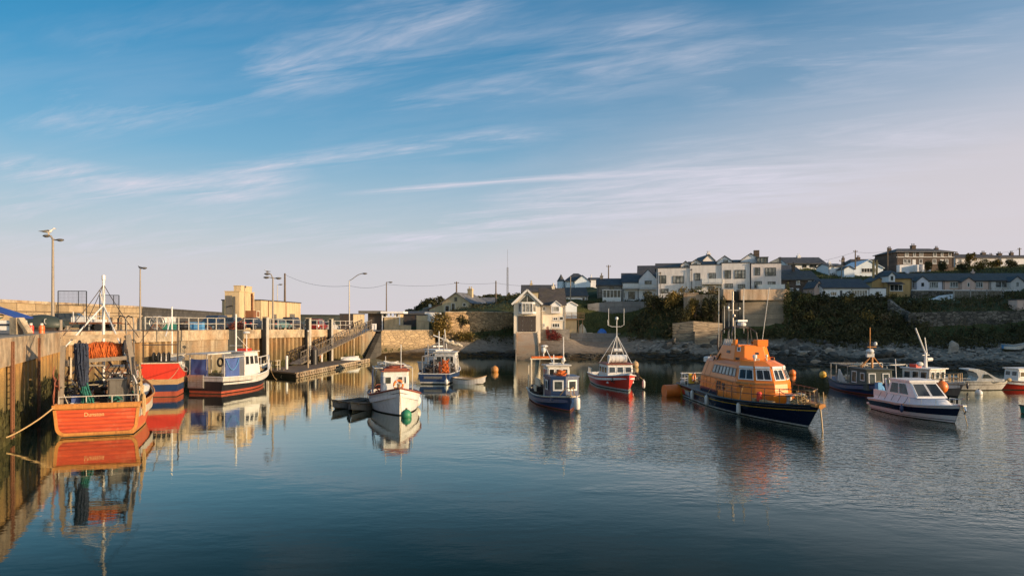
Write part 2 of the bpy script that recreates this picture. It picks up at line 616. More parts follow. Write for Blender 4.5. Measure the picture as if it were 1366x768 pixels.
def foliage(name, dark, light, scale=0.35):
    m, k, bs = new_mat(name)
    g = k.n('NewGeometry')
    n = k.noise(g.outputs['Position'], scale, 4)
    f = k.math('ADD', k.math('MULTIPLY', g.outputs['Random Per Island'], 0.55), k.math('MULTIPLY', k.ramp(n, [(0.35, 0.0), (0.68, 1.0)]), 0.5), clamp=True)
    c = k.mix(f, dark, light)
    k.t.links.new(c, bs.inputs['Base Color'])
    bs.inputs['Roughness'].default_value = 0.75
    bs.inputs['Specular IOR Level'].default_value = 0.25
    return m


def plain(name, col, rough=0.5, metal=0.0, spec=0.5):
    m, k, bs = new_mat(name)
    tc = k.n('TexCoord').outputs['Object']
    n = k.noise(tc, 3.0, 4)
    c = k.mix(0.35, col, k.ramp(n, [(0.3, 0.45), (0.7, 1.0)]), 'MULTIPLY')
    k.t.links.new(c, bs.inputs['Base Color'])
    bs.inputs['Roughness'].default_value = rough
    bs.inputs['Metallic'].default_value = metal
    bs.inputs['Specular IOR Level'].default_value = spec
    return m


def glass_dark(name, col, rough=0.06):
    m, k, bs = new_mat(name)
    g = k.n('NewGeometry').outputs['Position']
    n = k.noise(g, 1.1, 3)
    c = k.mix(k.ramp(n, [(0.42, 0.0), (0.60, 1.0)]), mul(col, 0.45), mul(col, 1.5))
    k.t.links.new(c, bs.inputs['Base Color'])
    bs.inputs['Roughness'].default_value = rough
    bs.inputs['Specular IOR Level'].default_value = 0.45
    bp = k.n('Bump', {'Strength': 0.06, 'Distance': 0.02, 'Height': n})
    k.t.links.new(bp.outputs[0], bs.inputs['Normal'])
    return m

# ------------------------------------------------------------------ the palette
M = dict(
    white=paint('white_paint', (0.74, 0.73, 0.70), 0.38, 0.20),
    offwhite=paint('off_white_paint', (0.62, 0.60, 0.55), 0.5, 0.4),
    gelcoat=paint('white_gelcoat', (0.80, 0.78, 0.77), 0.22, 0.08),
    cream=paint('cream_paint', (0.68, 0.60, 0.45), 0.45, 0.35),
    orange=paint('orange_paint', (0.74, 0.15, 0.03), 0.42, 0.22, (0.45, 0.09, 0.02)),
    lifeboat_orange=paint('bright_orange_paint', (0.90, 0.225, 0.010), 0.33, 0.12, (0.55, 0.14, 0.02)),
    transom=planks('faded_red_orange_planks', (0.78, 0.10, 0.026)),
    trim_orange=paint('amber_trim', (0.62, 0.27, 0.065), 0.55, 0.5),
    red=paint('red_paint', (0.68, 0.05, 0.025), 0.38, 0.2),
    brightred=paint('bright_red_paint', (0.78, 0.055, 0.025), 0.4, 0.2),
    redbrown=paint('oxide_red', (0.30, 0.075, 0.035), 0.6, 0.4),
    boot=paint('red_antifoul', (0.42, 0.085, 0.04), 0.6, 0.35),
    tan=paint('tan_paint', (0.52, 0.34, 0.16), 0.5, 0.3),
    navy=paint('navy_paint', (0.010, 0.018, 0.045), 0.25, 0.10),
    blue=paint('blue_paint', (0.012, 0.042, 0.125), 0.38, 0.25),
    midblue=paint('mid_blue_paint', (0.014, 0.052, 0.15), 0.42, 0.3),
    tarpblue=paint('blue_tarpaulin', (0.065, 0.12, 0.34), 0.6, 0.3),
    black=paint('black_paint', (0.012, 0.013, 0.015), 0.4, 0.2, (0.05, 0.045, 0.04)),
    rubber=plain('black_rubber', (0.018, 0.018, 0.018), 0.8),
    greyhull=paint('grey_hull', (0.16, 0.15, 0.13), 0.6, 0.4),
    olive=paint('olive_boards', (0.22, 0.19, 0.13), 0.7, 0.5),
    gold=paint('gold_line', (0.72, 0.42, 0.06), 0.4, 0.1),
    greenhull=paint('dull_green', (0.05, 0.065, 0.055), 0.6, 0.4),
    steel=paint('galvanised_steel', (0.42, 0.41, 0.39), 0.42, 0.35, (0.20, 0.13, 0.08), metal=0.45),
    rail=paint('painted_railing', (0.62, 0.58, 0.50), 0.45, 0.35),
    rust=paint('rusted_steel', (0.24, 0.10, 0.045), 0.8, 0.5, (0.08, 0.035, 0.02)),
    darksteel=paint('dark_steel', (0.055, 0.055, 0.055), 0.55, 0.4, (0.12, 0.06, 0.03), metal=0.3),
    alu=plain('bare_aluminium', (0.62, 0.62, 0.62), 0.3, 0.8),
    wood=paint('bare_timber', (0.30, 0.19, 0.10), 0.7, 0.5),
    wetwood=paint('damp_decking', (0.15, 0.11, 0.075), 0.8, 0.5),
    gangsteel=paint('dull_gangway_steel', (0.17, 0.145, 0.115), 0.6, 0.4),
    deck=paint('deck_paint', (0.26, 0.24, 0.21), 0.75, 0.5),
    pole=paint('weathered_pole', (0.16, 0.12, 0.085), 0.85, 0.4),
    lamppost=paint('lamp_post_paint', (0.30, 0.25, 0.19), 0.5, 0.3),
    net_orange=paint('orange_netting', (0.72, 0.17, 0.03), 0.9, 0.5, (0.25, 0.05, 0.02), scale=6, bump=0.05),
    net_blue=paint('blue_black_netting', (0.035, 0.05, 0.09), 0.9, 0.5, scale=6, bump=0.05),
    net_teal=paint('teal_netting', (0.025, 0.20, 0.16), 0.9, 0.5, scale=6, bump=0.05),
    rope=paint('pale_rope', (0.55, 0.38, 0.18), 0.9, 0.3, scale=9),
    ropeblue=plain('blue_rope', (0.10, 0.30, 0.55), 0.8),
    fender=plain('white_fender', (0.72, 0.69, 0.64), 0.45),
    buoy=plain('orange_buoy', (0.85, 0.20, 0.03), 0.45),
    buoygreen=plain('green_buoy', (0.03, 0.22, 0.11), 0.5),
    yellow=plain('yellow_plastic', (0.75, 0.48, 0.05), 0.5),
    scum=paint('waterline_weed', (0.035, 0.038, 0.020), 0.8, 0.5),
    glass=glass_dark('window_glass', (0.035, 0.04, 0.042)),
    glasslit=glass_dark('pale_curtained_glass', (0.20, 0.20, 0.19), 0.12),
    frame_white=plain('white_window_frame', (0.74, 0.73, 0.70), 0.5),
    frame_dark=plain('dark_window_frame', (0.06, 0.06, 0.065), 0.5),
    concrete=concrete('quay_concrete', (0.46, 0.385, 0.27), tide=True),
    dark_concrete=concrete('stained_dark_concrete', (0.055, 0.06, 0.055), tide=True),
    cap=concrete('cap_concrete', (0.55, 0.45, 0.31), stain=0.6, board=False, drip=0.15, vs=0.7),
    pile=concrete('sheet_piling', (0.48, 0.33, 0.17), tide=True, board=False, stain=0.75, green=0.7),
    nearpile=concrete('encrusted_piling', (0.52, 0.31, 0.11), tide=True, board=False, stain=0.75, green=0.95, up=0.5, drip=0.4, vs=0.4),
    pan=concrete('rusty_shaded_pans', (0.20, 0.105, 0.045), tide=True, board=False, stain=0.8, green=0.7),  # rusty recess faces, coloured darker to paint in the recess shade
    nearpan=concrete('rusty_shaded_near_pans', (0.17, 0.11, 0.055), tide=True, board=False, stain=0.85, green=0.95, up=1.2),  # recess shade painted into the rusty pans of the near wall
    seawall=masonry('weathered_sea_wall', (0.36, 0.29, 0.205), (0.24, 0.19, 0.13), 3.4, 0.75, var=0.35),
    parapet=concrete('stained_parapet', (0.58, 0.45, 0.32), stain=0.4, board=False, drip=0.45),
    revetment=masonry('layered_revetment', (0.44, 0.34, 0.23), (0.22, 0.17, 0.12), 2.6, 0.32, rubble=True, var=0.4),
    stone=masonry('pier_stone', (0.54, 0.39, 0.22), (0.34, 0.25, 0.15), 0.85, 0.42, tide=True, rubble=True, var=0.32),
    breakstone=masonry('breakwater_stone', (0.48, 0.36, 0.21), (0.14, 0.10, 0.06), 4.2, 1.15, var=0.35, joint_w=0.07, along=(0.3, 0.95)),
    shadestone=masonry('shaded_dark_stone', (0.085, 0.08, 0.07), (0.04, 0.04, 0.035), 2.4, 0.8, var=0.5, along=(0.3, 0.95)),  # stone colour darkened to stand for shade on far breakwater and steps
    rubble=masonry('rubble_stone', (0.21, 0.185, 0.15), (0.035, 0.033, 0.026), 0.62, 0.34, rubble=True, var=0.95),
    retaining=masonry('retaining_blocks', (0.26, 0.25, 0.235), (0.12, 0.115, 0.10), 1.6, 0.9, var=0.3),
    housewall=masonry('garden_wall_stone', (0.50, 0.34, 0.18), (0.22, 0.15, 0.08), 0.8, 0.34, rubble=True, var=0.5),
    brownstone=masonry('brown_stone_house', (0.145, 0.105, 0.08), (0.10, 0.08, 0.065), 0.5, 0.24, var=0.45),
    greystone=masonry('grey_stone_cottage', (0.32, 0.29, 0.25), (0.24, 0.22, 0.19), 0.6, 0.28, var=0.4),
    r_white=plaster('white_render', (0.80, 0.79, 0.79), stain=0.2),
    r_blue=plaster('pale_blue_render', (0.68, 0.76, 0.82), stain=0.2),
    r_grey=plaster('grey_render', (0.75, 0.70, 0.66), stain=0.4),
    r_pinkgrey=plaster('pinkish_render', (0.74, 0.66, 0.61), stain=0.3),
    r_cream=plaster('cream_render', (0.80, 0.71, 0.57), stain=0.25),
    r_sand=plaster('sand_render', (0.52, 0.42, 0.26), stain=0.4),
    r_pink=plaster('pink_render', (0.76, 0.53, 0.43), stain=0.25),
    r_lilac=plaster('lilac_white_render', (0.76, 0.74, 0.80), stain=0.2),
    r_yellow=plaster('ochre_render', (0.56, 0.36, 0.15), stain=0.4),
    r_tan=plaster('pier_building_render', (0.60, 0.45, 0.26), stain=0.55),
    slate=slate('blue_grey_slate', (0.055, 0.056, 0.062)),
    slatelight=slate('pale_slate', (0.14, 0.14, 0.15)),
    slatebrown=slate('brown_slate', (0.075, 0.062, 0.052)),
    slatered=slate('red_clay_tiles', (0.22, 0.085, 0.055)),
    leaf=foliage('dark_leaves', (0.014, 0.019, 0.008), (0.105, 0.092, 0.036)),
    leafmid=foliage('green_leaves', (0.025, 0.040, 0.012), (0.14, 0.135, 0.045)),
    leafbrown=foliage('brown_scrub', (0.05, 0.036, 0.018), (0.20, 0.145, 0.075)),
    leafgold=foliage('golden_leaves', (0.07, 0.06, 0.014), (0.28, 0.18, 0.045)),
    leafred=foliage('red_leaves', (0.10, 0.02, 0.018), (0.30, 0.06, 0.05)),
    bark=paint('bark', (0.09, 0.065, 0.045), 0.9, 0.4),
)


def thumb(col):
    return paint('car_' + str(len(bpy.data.materials)), col, 0.25, 0.08)


# ------------------------------------------------------------------ water
def water_mat():
    m, k, bs = new_mat('harbour_water')
    pos = k.n('NewGeometry').outputs['Position']
    sep = k.n('SeparateXYZ', {0: pos})
    big = k.noise(k.mapping(pos, (0.05, 0.11, 1), (0, 0, R(-25))), 1.0, 4, 0.55)
    # the ripple field: a breeze touches the middle and the right of the harbour
    v = k.math('ADD', k.math('MULTIPLY', sep.outputs[0], 0.76), k.math('MULTIPLY', sep.outputs[1], 0.65))
    v = k.math('ADD', v, k.math('MULTIPLY', k.math('SUBTRACT', big, 0.5), 22.0))
    a = k.ramp(k.math('MULTIPLY', k.math('SUBTRACT', v, 20.5), 0.12), [(0.0, 0.0), (1.0, 1.0)])
    l = k.math('ADD', sep.outputs[0], k.math('MULTIPLY', k.math('SUBTRACT', big, 0.5), 14.0))
    b = k.ramp(k.math('MULTIPLY_ADD', l, 0.16, 0.75), [(0.0, 0.0), (1.0, 1.0)])
    far = k.ramp(k.math('MULTIPLY', sep.outputs[1], 0.01), [(0.40, 1.0), (0.58, 0.20), (0.80, 0.05)])
    breeze = k.math('MULTIPLY', k.math('MULTIPLY', a, b), far)
    w1 = k.noise(k.mapping(pos, (0.55, 1.1, 1), (0, 0, R(-18))), 1.0, 3, 0.5)
    w2 = k.noise(k.mapping(pos, (2.2, 3.4, 1), (0, 0, R(-12))), 1.0, 4, 0.6)
    w3 = k.noise(k.mapping(pos, (1.7, 2.6, 1), (0, 0, R(20))), 1.0, 3, 0.55)
    calm = k.math('ADD', k.math('MULTIPLY', w1, 0.0065), k.math('MULTIPLY', w2, k.math('MULTIPLY_ADD', k.ramp(big, [(0.35, 0.0), (0.7, 1.0)]), 0.0022, 0.0010)))
    h = k.math('ADD', calm, k.math('MULTIPLY', k.math('MULTIPLY', w3, breeze), 0.055))
    bp = k.n('Bump', {'Strength': 1.0, 'Distance': 1.0, 'Height': h})
    k.t.nodes.remove(bs)
    fr = k.n('Fresnel', {'IOR': 1.333, 'Normal': bp.outputs[0]}).outputs[0]
    fac = k.ramp(fr, [(0.0, 0.0), (0.09, 0.012), (0.13, 0.038), (0.18, 0.13), (0.27, 0.42), (0.37, 0.64), (0.6, 0.88), (1.0, 1.0)])
    body = k.n('BsdfDiffuse', {'Color': (0.004, 0.015, 0.014, 1)})
    gl = k.n('BsdfGlossy', {'Color': (0.92, 0.96, 0.88, 1), 'Roughness': 0.012, 'Normal': bp.outputs[0]})
    mx = k.n('MixShader', {0: fac, 1: body.outputs[0], 2: gl.outputs[0]})
    out = [n for n in k.t.nodes if n.type == 'OUTPUT_MATERIAL'][0]
    k.t.links.new(mx.outputs[0], out.inputs[0])
    return m


mb = MB()
xs = [-6000, -600, -120, -40, 0, 40, 120, 600, 6000]
ys = [-300, -40, 0, 30, 60, 120, 300, 1500, 7000]
mb.add([(x, y, 0) for y in ys for x in xs], [(j * 9 + i, j * 9 + i + 1, j * 9 + 10 + i, j * 9 + 9 + i) for j in range(8) for i in range(8)])
tag(mb.build('water', water_mat()), kind='structure')

# ------------------------------------------------------------------ hillside and beach
CP = []


def cp(px, py, Y):
    CP.append(tuple(P(px, py, Y)))


for px, py in ((596, 476), (620, 475), (650, 475), (685, 476), (720, 478), (760, 479), (800, 479), (840, 479), (880, 479), (940, 482), (1000, 485), (1050, 487), (1100, 489), (1170, 491), (1240, 493), (1366, 496)):
    w = W(px, py)
    CP.append((w.x, w.y, 0.02))
    CP.append((w.x * 0.8, w.y - 18, -3.0))
for p in ((70, 70, 0), (82, 55, 0), (95, 35, 0), (60, 60, -3), (72, 40, -3), (110, 10, 0), (90, 5, -3), (140, -20, 0), (200, -60, 0), (190, -90, -3)):
    CP.append(p)
cp(603, 461, 115.8); cp(650, 459, 118); cp(680, 461, 119.5); cp(604, 419, 121.5); cp(640, 419, 124); cp(670, 419, 127); cp(588, 452, 119)
cp(745, 451, 117.6); cp(728, 452, 117); cp(762, 452, 118.5); cp(745, 449, 125); cp(820, 450, 124); cp(780, 462, 118); cp(860, 462, 114); cp(900, 458, 111)
cp(775, 437, 128); cp(835, 438, 128); cp(790, 420, 132.5); cp(850, 422, 131)
cp(780, 402, 137); cp(800, 399, 139); cp(850, 399, 140); cp(770, 383, 170); cp(820, 384, 165)
cp(730, 400, 134); cp(705, 412, 132); cp(640, 413, 133); cp(600, 415, 134); cp(590, 412, 150); cp(650, 411, 150)
cp(880, 398, 128); cp(930, 393, 128); cp(980, 389, 128); cp(1040, 388, 127); cp(900, 390, 140); cp(1030, 385, 140)
cp(870, 405, 124); cp(910, 400, 122); cp(880, 430, 118); cp(940, 400, 122); cp(1000, 396, 121)
cp(1000, 464, 111); cp(930, 465, 109); cp(1060, 465, 106); cp(1120, 465, 102.5); cp(1190, 464, 100); cp(1260, 463, 98); cp(1366, 461, 95)
cp(1080, 400, 123); cp(1130, 400, 122); cp(1180, 402, 121); cp(1100, 430, 113); cp(1180, 430, 111); cp(1060, 410, 119)
cp(1240, 453, 104.5); cp(1300, 452, 103.5); cp(1366, 451, 102)
cp(1230, 412, 113); cp(1300, 411, 112); cp(1366, 409, 111); cp(1240, 399, 128); cp(1300, 396, 127); cp(1366, 394, 126)
cp(1060, 391, 141); cp(1100, 396, 129); cp(1150, 396, 131); cp(1190, 398, 134); cp(1250, 389, 141); cp(1366, 388, 139)
cp(1300, 378, 155); cp(1180, 382, 155); cp(1060, 372, 165); cp(1075, 357, 190); cp(1155, 369, 181); cp(1230, 361, 186); cp(1366, 353, 200); cp(1290, 356, 196)
cp(940, 378, 170); cp(1000, 370, 180); cp(870, 384, 165)
cp(1366, 357, 230); cp(1420, 358, 180); cp(1450, 362, 150); cp(1390, 380, 150)
for p in ((0, 240, 13), (-15, 230, 12.5), (-25, 235, 11), (-34, 240, 7), (-45, 245, 1), (-60, 250, -3), (15, 260, 14), (40, 260, 17), (80, 270, 20), (130, 280, 16), (200, 300, 14), (-30, 330, -3), (40, 400, -2), (150, 420, -2), (300, 400, -2),
          (-12, 190, 10), (5, 190, 11), (-30, 190, 4), (-40, 160, 2), (-35, 130, 2), (-27, 112, 1), (-16, 122, 2.5), (-15, 128, 3.2), (-22, 150, 3.5), (-40, 110, -2), (-30, 80, -3), (-14, 132, 3.5)):
    CP.append(p)
# unseen ridge continuing right of the frame; its heights shaped to shade the houses
for p in ((92, 66, 12), (104, 62, 17), (110, 67, 19), (113, 74, 20), (118, 86, 22), (117, 97, 30), (122, 105, 35), (130, 122, 29), (145, 145, 27), (165, 170, 26), (150, 200, 22), (140, 175, 20), (175, 110, 40), (165, 80, 36), (150, 60, 26), (130, 48, 12), (118, 44, 5), (170, 40, 12), (230, 90, 40), (260, 160, 34), (260, 250, 22), (240, 30, 14), (104, 112, 17), (110, 130, 18)):
    CP.append(p)
CPA = np.array(CP, float)


def _rbf():
    X = CPA[:, :2] / 100
    n = len(X)
    D = np.sqrt(((X[:, None] - X[None]) ** 2).sum(-1))
    K = np.zeros((n + 3, n + 3))
    K[:n, :n] = -D + np.eye(n) * 0.002
    Pm = np.c_[np.ones(n), X]
    K[:n, n:] = Pm
    K[n:, :n] = Pm.T
    rhs = np.r_[CPA[:, 2], 0, 0, 0]
    return np.linalg.solve(K, rhs), X


_w, _X = _rbf()


def HT(x, y):
    """terrain height"""
    q = np.stack([np.asarray(x, float), np.asarray(y, float)], -1) / 100
    D = np.sqrt(((q[..., None, :] - _X) ** 2).sum(-1))
    n = len(_X)
    return -(D @ _w[:n]) + _w[n] + q[..., 0] * _w[n + 1] + q[..., 1] * _w[n + 2]


def terrain():
    gx = np.concatenate([np.arange(-60, 118, 1.25), np.arange(118, 330, 5)])
    gy = np.concatenate([np.arange(-95, 76, 5), np.arange(76, 152, 1.25), np.arange(152, 430, 5)])
    XX, YY = np.meshgrid(gx, gy)
    Z = HT(XX, YY)
    rng = np.random.default_rng(3)
    bump = rng.normal(0, 1, Z.shape)
    Z = Z + np.where((Z > -0.3) & (Z < 2.5), bump * 0.05, bump * 0.10)
    Z = np.clip(Z, -4, 60)
    nx, ny = len(gx), len(gy)
    vs = np.stack([XX.ravel(), YY.ravel(), Z.ravel()], -1)
    fs = []
    zz = Z
    for j in range(ny - 1):
        for i in range(nx - 1):
            if max(zz[j, i], zz[j, i + 1], zz[j + 1, i], zz[j + 1, i + 1]) > -1.5:
                a = j * nx + i
                fs.append((a, a + 1, a + nx + 1, a + nx))
    b = MB()
    b.v = [tuple(v) for v in vs]
    b.f = fs
    b.m = [0] * len(fs)
    m, k, bs = new_mat('ground_cover')
    pos = k.n('NewGeometry').outputs['Position']
    sep = k.n('SeparateXYZ', {0: pos})
    n1 = k.noise(pos, 0.28, 6, 0.65)
    n2 = k.noise(pos, 2.2, 6, 0.7)
    n3 = k.noise(pos, 0.9, 5, 0.6)
    vo = k.n('TexVoronoi', {'Vector': pos, 'Scale': 2.4}).outputs['Color']
    cell = k.n('SeparateColor', {0: vo}).outputs[0]
    z = k.math('ADD', sep.outputs[2], k.math('MULTIPLY', k.math('SUBTRACT', n1, 0.5), 1.6))
    weed = k.mix(k.ramp(n3, [(0.35, 0.0), (0.65, 1.0)]), (0.022, 0.018, 0.010), (0.105, 0.060, 0.018))
    peb = k.mix(n2, (0.12, 0.10, 0.078), (0.40, 0.33, 0.25))
    peb = k.mix(0.5, peb, k.ramp(cell, [(0.0, 0.45), (1.0, 1.0)]), 'MULTIPLY')
    grass = k.mix(k.ramp(n2, [(0.3, 0.0), (0.7, 1.0)]), (0.022, 0.036, 0.012), (0.075, 0.085, 0.028))
    grass = k.mix(k.math('MULTIPLY', k.ramp(n3, [(0.5, 0.0), (0.7, 1.0)]), 0.5), grass, (0.10, 0.078, 0.040))
    c = k.mix(k.ramp(k.math('MULTIPLY', z, 0.25), [(0.12, 0.0), (0.24, 1.0)]), weed, peb)
    c = k.mix(k.ramp(k.math('MULTIPLY', z, 0.25), [(0.62, 0.0), (0.78, 1.0)]), c, grass)
    k.t.links.new(c, bs.inputs['Base Color'])
    bs.inputs['Roughness'].default_value = 0.95
    bs.inputs['Specular IOR Level'].default_value = 0.2
    bp = k.n('Bump', {'Strength': 0.9, 'Distance': 0.16, 'Height': k.math('ADD', n2, k.math('MULTIPLY', cell, 0.5))})
    k.t.links.new(bp.outputs[0], bs.inputs['Normal'])
    tag(b.build('hillside', m, smooth=True, recalc=False), kind='structure')


terrain()

# ------------------------------------------------------------------ the quay
QA, QC, QD = Vector((-31.3, 49.3)), Vector((-28.2, 76)), Vector((-21.5, 102.3))
QN = Vector((-31.3 + 0.467 * 49.3, 0.0))          # near wall carried back past the camera


def ZQ(y):
    return float(np.interp(y, [50, 76, 104, 112, 125], [5.05, 4.8, 4.4, 4.0, 3.9]))


def cut(p, q, px):
    """where the plan line p-q is seen at photo column px"""
    k = (px - 683) / FPX
    t = (k * p.y - p.x) / ((q.x - p.x) - k * (q.y - p.y))
    return p + (q - p) * t


QE, QF = Vector((-22.6, 105.5)), Vector((-21.4, 111.6))
QS1, QS2 = Vector((-20.75, 112.2)), Vector((-12.7, 117.0))
poly = [QN, QA, QC, QD, QE, QF, QS1, QS2, Vector((-13.0, 129)), Vector((-20, 150)), Vector((-60, 320)), Vector((-150, 320)), Vector((-150, 0))]
ring = []
for i, p in enumerate(poly):
    q = poly[(i + 1) % len(poly)]
    n = max(1, int((q - p).length / 12))
    ring += [p + (q - p) * (k / n) for k in range(n)]
b = MB()
b.add([(p.x, p.y, ZQ(p.y) - 0.004) for p in ring], [tuple(range(len(ring)))])
gm, k, bs = new_mat('pier_surface')
pos = k.n('NewGeometry').outputs['Position']
c = k.mix(k.ramp(k.noise(pos, 0.35, 6, 0.65), [(0.35, 0.0), (0.7, 1.0)]), (0.17, 0.15, 0.125), (0.30, 0.26, 0.20))
c = k.mix(0.5, c, k.ramp(k.noise(pos, 4.0, 5, 0.7), [(0.3, 0.5), (0.65, 1.0)]), 'MULTIPLY')
k.t.links.new(c, bs.inputs['Base Color'])
bs.inputs['Roughness'].default_value = 0.9
o = b.build('quay_ground', gm)
bm = bmesh.new(); bm.from_mesh(o.data); bmesh.ops.triangulate(bm, faces=bm.faces); bm.to_mesh(o.data); bm.free()
tag(o, kind='structure')


def off(p, q, d):
    """point offset to the water side of the plan direction p->q"""
    t = (q - p).normalized()
    return Vector((t.y, -t.x)) * d


def capbeam(mb, p, q, depth, proud=0.12, wide=0.7):
    """coping along p-q: the beam stands proud of the wall below and a hair above the paving"""
    nn = max(1, int((q - p).length / 6))
    o1 = off(p, q, proud)
    o2 = off(p, q, -wide)
    for i in range(nn):
        a = p + (q - p) * (i / nn)
        c = p + (q - p) * ((i + 1) / nn)
        c = c - (c - a).normalized() * 0.02
        za, zc = ZQ(a.y) + 0.05, ZQ(c.y) + 0.05
        A, B, Cc, Dd = a + o1, c + o1, c + o2, a + o2
        vs = [(A.x, A.y, za - depth), (B.x, B.y, zc - depth), (Cc.x, Cc.y, zc - depth), (Dd.x, Dd.y, za - depth), (A.x, A.y, za), (B.x, B.y, zc), (Cc.x, Cc.y, zc), (Dd.x, Dd.y, za)]
        mb.add(vs, [(3, 2, 1, 0), (4, 5, 6, 7), (0, 1, 5, 4), (1, 2, 6, 5), (2, 3, 7, 6), (3, 0, 4, 7)])


def corrug(mb, p, q, top, period=0.85, depth=0.42):
    """sheet piling: trapezoid waves along p-q"""
    L = (q - p).length
    t = (q - p).normalized()
    n = int(L / period)
    pts = []
    for i in range(n):
        s0 = i * L / n
        w = L / n
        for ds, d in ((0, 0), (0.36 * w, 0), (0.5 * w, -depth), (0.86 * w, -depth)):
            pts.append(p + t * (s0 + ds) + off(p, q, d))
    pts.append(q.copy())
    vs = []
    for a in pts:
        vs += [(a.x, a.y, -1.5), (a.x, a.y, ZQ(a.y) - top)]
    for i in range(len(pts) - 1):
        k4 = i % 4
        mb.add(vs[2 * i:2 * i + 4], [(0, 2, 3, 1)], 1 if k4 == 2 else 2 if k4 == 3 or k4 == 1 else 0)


def flatwall(mb, p, q, top, thick=0.6, zb=-1.5, z1=None):
    o2 = off(p, q, -thick)
    vs = []
    for a in (p, q, q + o2, p + o2):
        vs.append((a.x, a.y, zb))
    for a in (p, q, q + o2, p + o2):
        vs.append((a.x, a.y, (ZQ(a.y) - top) if z1 is None else z1))
    mb.add(vs, [(3, 2, 1, 0), (4, 5, 6, 7), (0, 1, 5, 4), (1, 2, 6, 5), (2, 3, 7, 6), (3, 0, 4, 7)])


t = thing('quay_wall', 'near concrete quay wall with weedy encrusted piling beside the orange trawler', 'quay wall', (QA.x, QA.y, 0))
loc = Vector((-QA.x, -QA.y, 0))


def shifted(mb, root):
    l = root.location
    mb.v = [(v[0] - l.x, v[1] - l.y, v[2] - l.z) for v in mb.v]
    return mb


b = MB(); capbeam(b, QN, QA, 1.35, 0.14); shifted(b, t).build('coping', M['cap'], t)
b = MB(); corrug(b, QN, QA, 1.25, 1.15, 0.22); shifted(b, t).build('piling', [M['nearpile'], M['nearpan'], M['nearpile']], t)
# rust-yellow ladder strips and chains on that wall
for d in (34.5, 41.0):
    a = QN + (QA - QN) * (d / 49.3)
    a = a + off(QN, QA, 0.16)
    b = MB()
    tt = (QA - QN).normalized() * 0.22
    for sg in (-1, 1):
        b.bar((a.x + tt.x * sg, a.y + tt.y * sg, 0.2), (a.x + tt.x * sg, a.y + tt.y * sg, 4.9), 0.07)
    for i in range(15):
        b.bar((a.x - tt.x, a.y - tt.y, 0.4 + i * 0.3), (a.x + tt.x, a.y + tt.y, 0.4 + i * 0.3), 0.04)
    lb = 'rusty wall ladder near the frame edge on the near quay' if d < 40 else 'rusty wall ladder behind the orange trawler on the near quay'
    tag(b.build('wall_ladder', M['rust']), lb, 'ladder', 'ladders on the near quay wall')

B1, B2, B3 = cut(QA, QC, 236), cut(QA, QC, 304), cut(QA, QC, 324)
t = thing('quay_wall', 'far quay wall of golden sheet piling and stained concrete behind moored boats', 'quay wall', (QC.x, QC.y, 0))
b = MB(); capbeam(b, QA, B2, 0.95); capbeam(b, B3, QC, 0.95); capbeam(b, QC, QD, 0.95); shifted(b, t).build('coping', M['cap'], t)
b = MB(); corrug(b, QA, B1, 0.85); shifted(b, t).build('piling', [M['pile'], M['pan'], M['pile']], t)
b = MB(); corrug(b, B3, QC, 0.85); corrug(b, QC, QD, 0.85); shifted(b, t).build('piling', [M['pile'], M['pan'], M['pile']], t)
b = MB(); flatwall(b, B1, B2, 0.9); shifted(b, t).build('concrete_face', M['concrete'], t)
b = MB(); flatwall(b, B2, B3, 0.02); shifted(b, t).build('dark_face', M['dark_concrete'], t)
b = MB(); flatwall(b, QD, QE, 0.03); flatwall(b, QE, QF, 0.03); shifted(b, t).build('end_wall', M['concrete'], t)

# stone pier wall with steps
t = thing('pier_wall', 'sunlit old stone pier wall between the dark steps and the beach', 'pier wall', (QS1.x, QS1.y, 0))
b = MB()
n = off(QS1, QS2, 1)
u = (QS2 - QS1).normalized()
L = (QS2 - QS1).length
z1, z2 = ZQ(QS1.y) + 0.06, ZQ(QS2.y) + 0.06
A0, A1, A2, A3 = QS1 - u * 2.0 + n * 0.5, QS1 + u * 0.1, QS2, QS2 + n * 0.7
vs = []
for base, top, zt in ((QS1 - u * 1.2 + n * 0.55, QS1 + u * 0.2, z1), (QS2 + n * 0.55, QS2, z2)):
    vs += [(base.x, base.y, -1.5), (top.x, top.y, zt), (top.x - n.x * 1.2, top.y - n.y * 1.2, zt), (base.x - n.x * 3, base.y - n.y * 3, -1.5)]
b.add(vs, [(0, 4, 5, 1), (1, 5, 6, 2), (2, 6, 7, 3), (3, 7, 4, 0), (0, 1, 2, 3), (7, 6, 5, 4)])
shifted(b, t).build('wall_face', M['stone'], t)
b = MB()
for i in range(12):
    a = QS1 + u * (0.3 + i * (L - 0.5) / 12)
    c = a + u * ((L - 0.5) / 12 - 0.03)
    zt = z1 + (z2 - z1) * i / 12
    b.ext([(a.x + n.x * 0.06, a.y + n.y * 0.06, zt), (c.x + n.x * 0.06, c.y + n.y * 0.06, zt), (c.x - n.x * 0.8, c.y - n.y * 0.8, zt), (a.x - n.x * 0.8, a.y - n.y * 0.8, zt)], (0, 0, 0.14))
shifted(b, t).build('coping', M['cap'], t)

b = MB()
T0, T1 = Vector((-20.75, 111.5)), Vector((-21.4, 105.0))
N = 16
s = (T1 - T0) / N
side = Vector((s.y, -s.x)).normalized()
side = side if side.x > 0 else -side
for i in range(N):
    zt = 3.98 - (i + 1) * 3.9 / N
    a = T0 + s * i
    q = [a - side * 0.40, a + s * 1.01 - side * 0.40, a + s * 1.01 + side * 0.32, a + side * 0.32]
    b.ext([(p.x, p.y, -1.4) for p in q], (0, 0, zt + 1.4))
tag(b.build('stone_steps', M['shadestone']), 'dark shaded stone steps running down to the water beside the pier', 'steps')  # shade of the stair recess is painted into the dark stone

